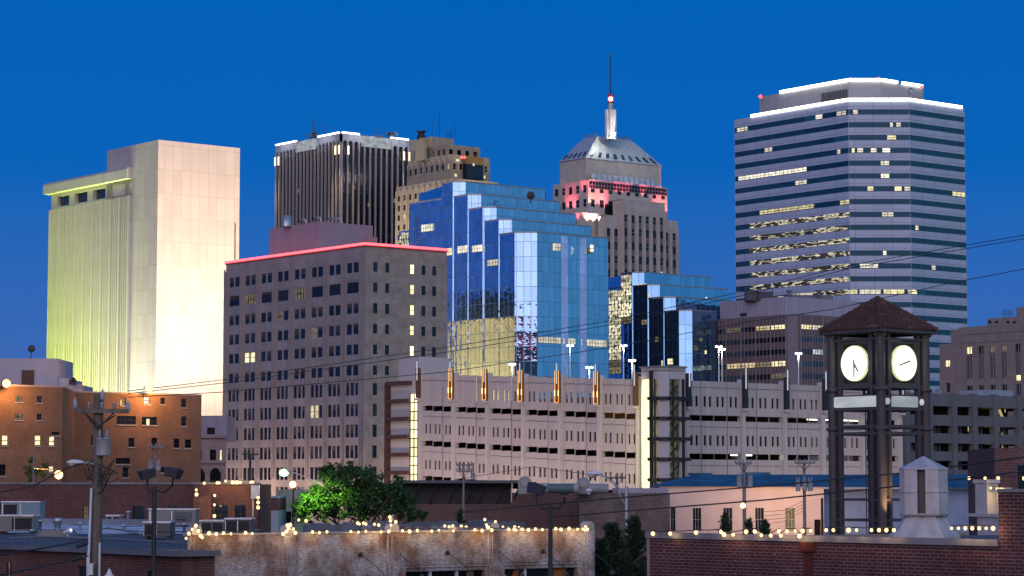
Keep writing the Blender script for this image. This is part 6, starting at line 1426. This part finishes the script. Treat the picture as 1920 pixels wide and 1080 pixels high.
for (u, v, ru, rv, n, sd_) in ((596, 948, 52, 34, 3200, 1), (640, 905, 56, 38, 3600, 2), (700, 912, 62, 44, 3800, 3), (660, 950, 78, 34, 3400, 4), (735, 945, 50, 34, 2600, 5), (776, 968, 32, 22, 1200, 6), (568, 962, 26, 24, 1500, 7), (585, 935, 30, 26, 1800, 8), (640, 885, 40, 18, 1500, 9)):
    q = P(u, v, Yt+(0 if u < 600 else 1.0)); leafcloud(mb, q, (ru*s_, 2.0, rv*s_), n, .12, sd_)
build(mb, 'crown', ML, root)
def conifer(u, vt, vb, ru, Y, label, seed, n=1500):
    p = P(u, vb, Y); t_ = P(u, vt, Y).z; s = Y/F; t = thing('conifer', label, 'tree', (p.x, p.y, 0), 'small dark conifers'); r_ = random.Random(seed)
    mb = MB(); mb.tube([(p.x, p.y, 0), (p.x, p.y, t_-.1)], [.14, .02], 6); h = t_-p.z
    nb = max(16, n//90); tips = []
    for k in range(nb):
        f_ = (k+.6)/nb; an = k*2.4+r_.gauss(0, .3); R_ = ru*s*(.1+.9*f_**.8)*r_.uniform(.55, 1.1); z = t_-h*f_
        e = Vector((p.x+R_*math.cos(an), p.y+R_*math.sin(an), z+R_*.25)); b0 = Vector((p.x, p.y, z-.1)); mb.tube([b0, b0.lerp(e, .5), e], [.025, .018, .008], 4); tips.append((b0, e, max(.07, .24*R_)))
    build(mb, 'trunk', m_bark, t); mb = MB()
    for k in range(n):
        b0, e, sp_ = r_.choice(tips); f_ = r_.random()**.6; c = b0.lerp(e, f_)+Vector((r_.gauss(0, 1), r_.gauss(0, 1), r_.gauss(0, .8)))*sp_*.5
        a = ((e-b0).normalized()+Vector((r_.gauss(0, .5), r_.gauss(0, .5), .5+r_.gauss(0, .5)))).normalized(); b = a.cross(Vector((r_.gauss(0, 1), r_.gauss(0, 1), 1))).normalized(); L_ = r_.uniform(.09, .2); mb.poly([c, c+a*L_*.5+b*L_*.14, c+a*L_, c+a*L_*.5-b*L_*.14], r_.randrange(3))
    build(mb, 'crown', MC, t)
conifer(1148, 985, 1170, 66, 86, 'dark conifer at left in the gap between the two foreground buildings', 1, 8000)
conifer(1190, 972, 1170, 62, 90, 'taller dark conifer right of the other in the gap between foreground buildings', 2, 8000)
conifer(1126, 1015, 1150, 50, 84, 'low bushy conifer at the whitewashed building corner', 5, 5000)
conifer(1360, 967, 1010, 10, 84, 'tallest of three thin conifer tips before the peach stucco shed', 3, 700)
conifer(1404, 977, 1010, 8, 84, 'narrow conifer tip left of the last one before the peach stucco shed', 4, 500)
conifer(1434, 980, 1010, 11, 84, 'rightmost conifer tip before the peach stucco shed', 6, 500)
conifer(862, 958, 1000, 14, 120, 'lone conifer tip before the long plum brick warehouse', 7, 900)
q = P(68, 885, 250); root = thing('street_tree', 'small sparse tree by the sodium street lamp, before the brick block', 'tree', (q.x, q.y, 0))
mb = MB(); mb.tube([(q.x, q.y, 0), (q.x, q.y, q.z)], [.2, .06], 6); build(mb, 'trunk', m_bark, root)
mb = MB(); leafcloud(mb, q, (1.7, 1, 1.6), 900, .16, 12); build(mb, 'crown', ML, root)

# ---------------------------------------------------------------- street lamps and poles
def cobra(u, vb, vt, uh, vh, Y, label, lit=None, m=None, e=0, lc=(1, 1, 1), r=.09):
    m = m or M_galv; p, q, h = P(u, vb, Y), P(u, vt, Y), P(uh, vh, Y); t = thing('street_lamp', label, 'street lamp', (p.x, p.y, 0)); s = Y/F; sg = 1 if h.x > p.x else -1
    mb = MB(); mb.tube([(p.x, p.y, 0), (p.x, p.y, q.z)], [r*1.3, r*.8], 10); build(mb, 'pole', m, t)
    mb = MB(); n = 8; a0 = Vector((p.x, p.y, q.z-.35)); e0 = Vector((h.x, h.y, h.z)); pts = []
    for k in range(n+1): f_ = k/n; pts.append(a0.lerp(e0, f_)+Vector((0, 0, .55*math.sin(f_*math.pi*.62)*abs(e0.x-a0.x)*.16)))
    mb.tube(pts, .035, 6); mb.tube([(p.x, p.y, q.z-.9), pts[4]], .022, 5); build(mb, 'arm', m, t)
    c = pts[-1]; mb = MB(); rows = []
    for k in range(9):
        f_ = k/8; x = c.x+sg*(-.1+.75*f_); w_ = (.05, .1, .14, .16, .17, .17, .15, .11, .03)[k]; rows.append([(x, c.y+w_*math.cos(2*math.pi*j/12), c.z+.02+(w_*.75 if math.sin(2*math.pi*j/12) > 0 else w_*.45)*math.sin(2*math.pi*j/12)) for j in range(12)])
    mb.grid(rows, 0, True); hd = build(mb, 'lamp_head', M_white if lit is None else m, t)
    mb = MB(); mb.ball((c.x+sg*.42, c.y, c.z-.06), .15 if lit is None else .3, 12, 6, 0, .8); build(mb, 'lens', lit or MATS.get('clear_lens') or mat('clear_lens', (.5, .5, .48), .2, .5), hd)
    if e: lamp('POINT', (c.x+sg*.42, c.y-.1, c.z-.35), e, lc, t, .12)
    return t
cobra(1175, 1076, 912, 1126, 893, 108, 'tall grey street lamp with curved arm in front of the dark conifers')
M_green = emit('mercury_green', (.42, 1, .5), 3.2)
cobra(612, 990, 903, 545, 890, 152, 'street lamp glowing bright green beside the leafy tree', M_green, None, 0, r=.06)
GL_ = bpy.data.objects['street_lamp.001']
lamp('POINT', P(543, 898, 146), 90, (.5, 1, .55), GL_, .15)
lamp('SPOT', P(540, 893, 145.5), 6000, (.5, 1, .10), GL_, .15, P(606, 948, 150), 50, .9)
q = P(549, 908.5, 142); root = thing('wall_lamp', 'small orange street lamp just below the green one', 'lamp', q)
mb = MB(); mb.ball(q, .2, 12, 8); build(mb, 'bulb', M_sod, root); mb = MB(); mb.tube([q, (q.x, q.y+.4, q.z+.1), (q.x, q.y+.45, 0)], .05, 6); build(mb, 'post', M_dmetal, root)
lamp('POINT', (q.x, q.y-.3, q.z), 260, (1, .55, .2), root, .1)
q = P(110, 890, 240); root = thing('street_lamp', 'glaring sodium street lamp left of the wooden utility pole', 'street lamp', (q.x, q.y, 0))
mb = MB(); mb.ball(q, .42, 14, 8); build(mb, 'lens', M_sod, root); mb = MB(); mb.tube([(q.x-2.6, q.y, 0), (q.x-2.6, q.y, q.z+.6), (q.x-.3, q.y, q.z+.5)], .08, 6); build(mb, 'pole', M_galv, root)
lamp('POINT', (q.x, q.y-.2, q.z-.7), 2600, (1, .45, .1), root, .3)
def shoebox(u, vt, heads, Y, label):
    p = P(u, vt, Y); t = thing('parking_lamp', label, 'lamp post', (p.x, p.y, 0), 'dark double headed lamp posts'); s = Y/F
    mb = MB(); mb.tube([(p.x, p.y, 0), (p.x, p.y, p.z)], [.1, .055], 10); build(mb, 'pole', M_dmetal, t)
    for (uh, vh, w_, h_, tilt, rot) in heads:
        q = P(uh, vh, Y); sg = 1 if q.x > p.x else -1
        mb = MB(); mb.tube([(p.x, p.y, p.z-.08), (p.x+(q.x-p.x)*.55, p.y, p.z-.12), (p.x+(q.x-p.x)*.95, p.y, p.z+.06), (q.x, p.y, q.z-.1)], .03, 6); build(mb, 'arm', M_dmetal, t)
        M_ = Matrix.Rotation(rot, 3, 'Z')@Matrix.Rotation(tilt, 3, 'Y'); mb = MB(); hx, hy, hz = w_/2*s, .2, h_/2*s
        c8 = [Vector((sx_*hx*(1 if sz_ > 0 else .82), sy_*hy*(1 if sz_ > 0 else .8), sz_*hz)) for sz_ in (-1, 1) for sx_, sy_ in ((-1, -1), (1, -1), (1, 1), (-1, 1))]; c8 = [q+M_@v for v in c8]
        for f_ in ((0, 1, 5, 4), (1, 2, 6, 5), (2, 3, 7, 6), (3, 0, 4, 7), (4, 5, 6, 7), (3, 2, 1, 0)): mb.poly([c8[k] for k in f_])
        hd = build(mb, 'lamp_head', MATS.get('lamp_head_dark') or mat('lamp_head_dark', (.05, .05, .06), .6, .4), t)
        mb = MB(); k0 = [q+M_@Vector((a_*hx*.75, b_*hy*.75, -hz-.004)) for a_, b_ in ((-1, -1), (-1, 1), (1, 1), (1, -1))]; mb.poly(k0); build(mb, 'lens', M_pane, hd)
shoebox(290, 914, ((276, 889, 29, 17, R(-12), .4), (325, 887, 28, 17, R(14), -.3)), 62, 'dark lamp post with two square heads before the long shop row')
shoebox(1032, 945, ((1005, 918, 28, 20, R(20), .5), (1059, 926, 13, 6, R(-6), -.2)), 64, 'dark lamp post with two unequal heads before the whitewashed building')
m_wood = mat('weathered_wood', (.20, .16, .13), .9, .15, .3, scale=4)
def upole(u, vt, vb, wpx, Y, label, arms=(), trans=(), name='utility_pole', zb=0, m=None):
    p, q = P(u, vb, Y), P(u, vt, Y); s = Y/F; m = m or m_wood; t = thing(name, label, 'utility pole', (p.x, p.y, zb))
    mb = MB(); mb.tube([(p.x, p.y, zb), (p.x, p.y, q.z)], [wpx*s*.55, wpx*s*.38], 12); build(mb, 'pole', m, t)
    for v, l_, r_ in arms:
        z = P(u, v, Y).z; mb = MB(); mb.box((p.x-l_*s, p.y-.12-wpx*s*.4, z-.06), (p.x+r_*s, p.y-wpx*s*.4, z+.06)); a = build(mb, 'cross_arm', m, t)
        mb = MB(); mb.tube([(p.x-l_*s*.6, p.y-wpx*s*.5, z), (p.x, p.y-wpx*s*.5, z-.5)], .02, 4); mb.tube([(p.x+r_*s*.6, p.y-wpx*s*.5, z), (p.x, p.y-wpx*s*.5, z-.5)], .02, 4); build(mb, 'brace', M_dmetal, a)
        for k in range(5):
            f_ = -l_+(l_+r_)*(k+.1)/4.2; mb = MB(); mb.lathe((p.x+f_*s, p.y-wpx*s*.45, z+.06), [(.03, 0), (.06, .05), (.035, .1), (.06, .13), (.02, .2)], 8); build(mb, 'insulator', M_metal, a)
    for uu, v0, v1, w_ in trans:
        c = P(uu, v1, Y); h = P(uu, v0, Y).z-c.z; mb = MB(); r_ = w_*s/2; mb.lathe((c.x, c.y-.1, c.z), [(.01, 0), (r_*.97, .01), (r_, h*.1), (r_, h*.9), (r_*1.05, h*.91), (r_*1.05, h*.96), (r_*.5, h), (.01, h*1.02)], 18); tr = build(mb, 'transformer', MATS.get('transformer_grey') or mat('transformer_grey', (.40, .41, .43), .5, .4, .15), t)
        mb = MB(); 
        for d_ in (-.5, .5): mb.lathe((c.x+d_*r_, c.y-.1, c.z+h), [(.03, 0), (.05, .06), (.03, .12), (.04, .18), (.01, .22)], 8)
        build(mb, 'bushing', M_metal, tr)
    return t, p, s
Yp = 68; t, p, s = upole(180, 737, 1085, 24, Yp, 'big weathered wooden utility pole with grey transformer and bundled conduits', arms=((771, 42, 58),), trans=((194.5, 820, 855, 27),))
zY = lambda v: P(180, v, Yp).z
for u, v0, v1, r_ in ((168, 915, 1085, .035), (187, 1018, 1085, .03), (164.5, 1030, 1085, .03)): mb = MB(); a = P(u, v0, Yp-.25); mb.tube([(a.x, a.y, 0), (a.x, a.y, zY(1040)), (a.x+.05 if u < 180 else a.x, a.y, a.z)], r_, 8); build(mb, 'conduit', M_white, t)
mb = MB(); a = P(170.5, 1067, Yp-.35); mb.box((a.x-.06, a.y-.06, a.z-.16), (a.x+.06, a.y+.06, a.z+.16)); build(mb, 'meter_box', M_white, t)
for u, v in ((141, 757), (240, 764), (192, 741)):
    a = P(u, v, Yp-.2); mb = MB(); mb.lathe((a.x, a.y, a.z-.14), [(.03, 0), (.06, .03), (.06, .2), (.035, .24), (.015, .32)], 12); build(mb, 'cutout', MATS.get('transformer_grey'), t)
for (u0, v0), (u1, v1) in (((158, 773), (186, 800)), ((216, 778), (190, 796)), ((182, 905), (214, 862)), ((186, 870), (222, 888)), ((186, 890), (215, 888)), ((190, 800), (193, 822))): mb = MB(); mb.tube([P(u0, v0, Yp-.3), P(u1, v1, Yp-.3)], .022, 5); build(mb, 'bracket', M_dmetal, t)
rr = random.Random(21); mb = MB()
for k in range(9):
    a, b = P(186+rr.uniform(-4, 4), rr.uniform(862, 930), Yp-.25), P(rr.uniform(195, 222), rr.uniform(868, 900), Yp-.3); m_ = (a+b)/2-Vector((0, 0, rr.uniform(.1, .35))); mb.tube([a, a.lerp(m_, .6), m_, b.lerp(m_, .6), b], .012, 4)
for k in range(6):
    a, b = P(176, rr.uniform(868, 905), Yp-.25), P(rr.uniform(150, 166), rr.uniform(862, 900), Yp-.3); m_ = (a+b)/2-Vector((0, 0, rr.uniform(.05, .25))); mb.tube([a, m_, b], .012, 4)
build(mb, 'loose_cables', M_dmetal, t)
mb = MB(); a, b = P(176, 871, Yp-.2), P(156, 869, Yp-.3); mb.tube([a, a.lerp(b, .5)+Vector((0, 0, .05)), b], .03, 6); build(mb, 'lamp_arm', M_galv, t)
c = P(141, 867, Yp-.3); mb = MB(); rows = []
for k in range(9): f_ = k/8; x = c.x-.24+.48*f_; w_ = (.03, .08, .105, .115, .115, .11, .1, .08, .04)[k]; rows.append([(x, c.y+w_*math.cos(2*math.pi*j/12), c.z+w_*(.7 if math.sin(2*math.pi*j/12) > 0 else .5)*math.sin(2*math.pi*j/12)) for j in range(12)])
mb.grid(rows, 0, True); hd = build(mb, 'street_light_head', M_white, t)
mb = MB(); mb.ball((c.x-.1, c.y, c.z-.05), .09, 10, 6, 0, .7); build(mb, 'lens', MATS.get('clear_lens'), hd)
q = P(205, 1072, 60); root = thing('globe_lamp', 'white capped lamp top just peeking in beside the utility pole, bottom left', 'lamp', (q.x, q.y, 0))
mb = MB(); mb.lathe((q.x, q.y, q.z-.25), [(.13, 0), (.15, .05), (.13, .14), (.07, .2), (.06, .24), (.03, .3), (.01, .33)], 14); build(mb, 'cap', M_white, root); mb = MB(); mb.tube([(q.x, q.y, 0), (q.x, q.y, q.z-.25)], .05, 8); build(mb, 'post', M_dmetal, root)
m_pg = mat('grey_pole', (.25, .24, .24), .8, .2, .2)
upole(1396, 868, 1000, 8, 150, 'grey utility pole with two white transformers before the peach stucco shed', ((869, 17, 14),), ((1386, 893, 914, 10), (1406.5, 893, 914, 10)), m=m_pg)
upole(1509, 866, 1000, 7, 150, 'utility pole with clustered transformers left of the clock tower', ((868, 18, 20),), ((1496, 901, 921, 9), (1508.5, 902, 921, 9), (1519, 901, 921, 10)), m=m_pg)
upole(869, 868, 920, 5, 168, 'short utility pole with crossarms before the left part of the car park', ((872, 14, 16), (884, 13, 15)), ((886.5, 886, 898, 8),), m=m_pg)
upole(1157, 893, 940, 6, 165, 'dark brown pole with one crossarm behind the curved street lamp', ((896, 22, 17),))
upole(290, 832, 960, 5, 200, 'dark pole with crossarm and twin transformers before the brick block', ((838, 14, 16),), ((283, 865, 880, 9), (297, 866, 882, 9)), m=m_pg)
upole(468, 848, 960, 6, 200, 'dark utility pole before the neon edged block', ((852, 14, 16),), m=M_dmetal)
upole(61.5, 850, 960, 4, 200, 'thin grey pole rising by the small street tree', (), m=m_pg)
upole(1542, 934, 1000, 6, 160, 'short dark pole at the right end of the peach stucco wall', (), m=M_dmetal)
q = P(1393, 948, 148.5); root = thing('street_lamp', 'orange lamp glowing on the pole before the peach stucco shed', 'street lamp', q)
mb = MB(); mb.ball(q, .17, 12, 8); build(mb, 'bulb', M_sod, root); mb = MB(); mb.tube([(q.x, q.y, q.z+.17), (q.x+.05, q.y+.6, q.z+.3), (q.x+.09, q.y+1.3, q.z+.3)], .03, 5); build(mb, 'arm', M_dmetal, root)
lamp('POINT', P(1425, 945, 181.5), 950, (1, .56, .28), root, .3); lamp('POINT', P(1490, 945, 184), 600, (1, .5, .22), root, .3)

# ---------------------------------------------------------------- overhead wires
def wire(pts, r, label, grp='overhead wires'):
    out = []
    P_ = [P(*a) for a in pts]
    for k in range(len(P_)-1):
        for j in range(8): out.append(P_[k].lerp(P_[k+1], j/8))
    out.append(P_[-1]); mb = MB(); mb.tube(out, r, 5); build(mb, 'power_line', MATS.get('cable') or mat('cable', (.045, .045, .05), .6), None, label, 'wire', grp)
wire([(240, 733, 120), (420, 712, 140), (840, 651, 150), (1140, 602, 150), (1400, 545, 145), (1600, 496, 140), (1960, 434, 130)], .022, 'upper of the paired thin wires rising to the right across the banded tower')
wire([(240, 738, 120), (420, 718, 140), (840, 660, 150), (1140, 610, 150), (1400, 552, 145), (1600, 502, 140), (1960, 441, 130)], .022, 'lower of the paired thin wires rising to the right across the banded tower')
wire([(240, 745, 120), (420, 735, 140), (840, 697, 150), (1140, 652, 150), (1400, 604, 145), (1560, 580, 140), (1800, 527, 135), (1960, 497, 130)], .022, 'single thin wire passing just above the clock tower roof')
wire([(850, 962, 70), (960, 951, 70), (1200, 930, 68), (1440, 911, 66), (1700, 886, 64), (1960, 852, 60)], .02, 'thick cable crossing above the cupola body on the right')
wire([(1035, 969, 66), (1240, 953, 66), (1440, 937, 65), (1690, 911, 63), (1960, 879, 60)], .02, 'thick cable crossing the middle of the cupola on the right')
wire([(-20, 926, 70), (60, 912, 70), (130, 876, 69), (175, 864, 67.5)], .02, 'sagging cable left of the utility pole crossing the shop row')
wire([(-20, 1043, 62), (80, 1028, 64), (165, 1012, 67)], .025, 'upper thick black cable at bottom left')
wire([(-20, 1082, 60), (80, 1062, 64), (165, 1042, 67)], .025, 'lower thick black cable at bottom left')
wire([(190, 990, 66), (280, 998, 66), (345, 997, 67)], .012, 'thin cable sagging over the flat roof right of the utility pole')
wire([(850, 900, 168), (1000, 875, 168), (1157, 897, 165)], .02, 'thin wire running along the car park base to the brown pole')
for k in range(4): wire([(1425, 960+8*k, 150), (1470, 957+7*k, 150), (1509, 938+6*k, 150)], .014, ('first', 'second', 'third', 'fourth')[k]+' from the top of four service wires crossing the peach stucco wall', 'service wires on the stucco shed')
for k, v in enumerate((1021.5, 1047)):
    a = P(154 if k == 0 else 145, v, 64); t = thing('cable_splice', ('black splice sleeve on the upper cable beside the utility pole', 'black splice sleeve with pale tips on the lower cable beside the utility pole')[k], 'cable splice', a, 'cable splices')
    d = Vector((.13, .02, .045)); mb = MB(); mb.tube([a-d*1.2, a-d, a+d, a+d*1.2], [.02, .05, .05, .02], 8); build(mb, 'sleeve', M_dmetal, t)
    mb = MB(); mb.ball(a+d*1.2, .022, 8, 5); build(mb, 'tip', M_galv, t)

# ---------------------------------------------------------------- strings of bulbs
M_str = emit('string_bulb', (1, .66, .30), 2.4)
def string(pts, Y, label, r=.052, every=3, e=5, wire_=True, loc=None, bm=None):
    P3 = [P(u, v, Y(u) if callable(Y) else Y) for u, v in pts]; t = thing('light_string', label, 'string lights', P3[0], 'strings of bulbs along the parapets')
    if wire_:
        q = []
        for a, b in zip(P3, P3[1:]): q += [a+Vector((0, 0, r*1.3)), (a+b)/2+Vector((0, 0, r*1.3-.02*min(1, (b-a).length)))]
        q.append(P3[-1]+Vector((0, 0, r*1.3))); mb = MB(); mb.tube(q, .012, 4); build(mb, 'cord', M_dmetal, t)
    r0 = r
    for k, p in enumerate(P3):
        r = r0*rnd.uniform(.72, 1.12); mb = MB(); mb.ball(p, r, 10, 6, 0, 1.1); b = build(mb, 'bulb', bm or M_str, t)
        mb = MB(); mb.tube([p+Vector((0, 0, r)), p+Vector((0, 0, r*1.7))], r*.45, 6); build(mb, 'socket', M_dmetal, b)
        if k % every == every//2 or len(P3) < every: lamp('POINT', p+Vector((.0, -.22, -.05)), e, (1, .62, .26), t, .05)
    return t
def yw(u): 
    q = along(cW-fW.n*-.18, ER, u, 1000); return q.y
ftop = lambda u: 1001.5-(u-352)*(10/761)
seg = [[372+20, 405.5, 419, 433, 460.5, 473], [586, 599, 613], [658, 672, 686, 714.5], [754.5, 768, 782.5, 809.5, 823, 850], [890.5, 904, 954], [964, 967.5, 979, 991, 1004, 1017, 1042, 1052, 1067, 1083]]
nm = ('left end before the first pilaster', 'between first and second pilasters, three bulbs', 'leading up to the second pilaster, four bulbs', 'right of the second pilaster, six bulbs', 'by the third pilaster, three bulbs', 'right end, ten bulbs close together')
for k, us in enumerate(seg): string([(u, ftop(u)-1+(1.5 if i_ % 2 else 0)) for i_, u in enumerate(us)], yw, 'warm bulbs on the whitewashed parapet, '+nm[k], every=2, e=4.5)
for uc, off, lb in ((358, ((-9, 8), (-4, -1), (2, -9), (9, -16), (14, -6), (18, 3), (21, 6)), 'bulbs looping over the finial at the left corner of the whitewashed parapet'), (540, ((-9, 2), (-3, -3), (-1, -14), (4, -15), (10, -7), (14, 0), (1, -9)), 'bulbs looping over the second finial of the whitewashed parapet'), (736, ((-7, 0), (-4, -20), (-5, -27), (6, -18), (-3, -12)), 'bulbs looping over the middle finial of the whitewashed parapet'), (924, ((-2, 0), (-12, -10), (-15, -20), (5, -16), (-9, -5)), 'bulbs looping over the fourth finial of the whitewashed parapet'), (1100, ((-7, 0), (-4, 2), (-2, -4), (1, 1)), 'bulbs looping over the right corner finial of the whitewashed parapet')):
    string([(uc+a, ftop(uc)+b) for a, b in off], lambda u: yw(u)-.12, lb, every=3, e=4.5, wire_=True)
for us, v, Y, lb in (((671, 674, 682, 686), 981, 84, 'small bunch of bulbs behind the second pilaster, on the rear parapet'), ((702, 710), 983, 85, 'pair of bulbs on the rear parapet left of the middle finial'), ((834, 842, 849), 986, 88, 'three bulbs close together on the rear parapet'), ((865, 874), 987, 88, 'pair of bulbs on the rear parapet left of the fourth finial'), ((943, 953, 965, 973), 988, 90, 'four bulbs on the rear parapet right of the fourth finial'), ((560, 574), 975, 82, 'two bulbs high on the pale finial beside the green lit tree')):
    string([(u, v+(i_ % 2)*1.5) for i_, u in enumerate(us)], Y, lb, every=2, e=3.5)
def yr(u): q = along(aL-fB_.n*-.1, fB_.e, u, 1000); return q.y
s1 = [1224, 1256.5, 1305, 1352, 1357.5, 1374.5, 1399, 1415, 1427.5]; s2_l = [1445, 1460.5, 1464, 1475.5, 1491, 1499, 1505, 1520]; s3 = [1549, 1562.5, 1591, 1606, 1634, 1648, 1662, 1676]; s4 = [1784, 1797, 1810, 1823, 1836, 1849, 1862]
rv = lambda u, k: 1000.5-(u-1215)*.006-(5.5 if k else -2)
string([(u, (1000.5, 1000.5, 998.5, 997, 1002.5, 1002.5, 997, 996.5, 1003.5)[k]) for k, u in enumerate(s1)], yr, 'nine bulbs along the left third of the red brick coping', every=2, e=2, r=.05)
string([(u, (1004, 996, 1004.5, 996, 995.5, 1005, 995.5, 995)[k]) for k, u in enumerate(s2_l)], yr, 'eight bulbs in two crossing rows on red brick coping, left of clock tower', every=2, e=2, r=.046)
string([(u, 994) for u in s3], yr, 'eight bulbs in pairs below the clock tower on the red brick coping', every=2, e=2, r=.048)
string([(u, 990.5) for u in s4], yr, 'seven evenly spaced bulbs right of the white cupola', every=2, e=4, r=.042)
string([(1817, 896.5), (1847, 896.5), (1871.5, 896.5), (1920, 897)], 69.5, 'four bulbs along the top of the white balustrade', every=2, e=2, r=.055)
string([(1857.5, 915), (1870, 917)], 68.5, 'two small bulbs on the balustrade rail beside the brick wall', every=2, e=3, r=.04)
wv = [(343, 906), (367, 905.5), (371, 905.5), (383, 902), (396, 904.5), (402, 904.5), (406, 904.5), (411, 904.5), (430, 904), (434, 904)]
string([(u+40, v) for u, v in wv], 128.5, 'ten bulbs in a row along the top of the brick wing', every=3, e=14, r=.085)
string([(368, 918.5), (368.5, 927), (368, 970.5)], 128, 'bulbs down the left edge of the brick wing', every=2, e=12, r=.085)
string([(402.5, 929), (402, 946.5), (402, 967.5), (401.5, 978.5)], 128, 'bulbs down the inner pier of the brick wing', every=2, e=12, r=.085)
string([(484, 933), (484, 942), (484, 951.5)], 128.3, 'three bulbs down the right edge of the brick wing', every=2, e=12, r=.085)
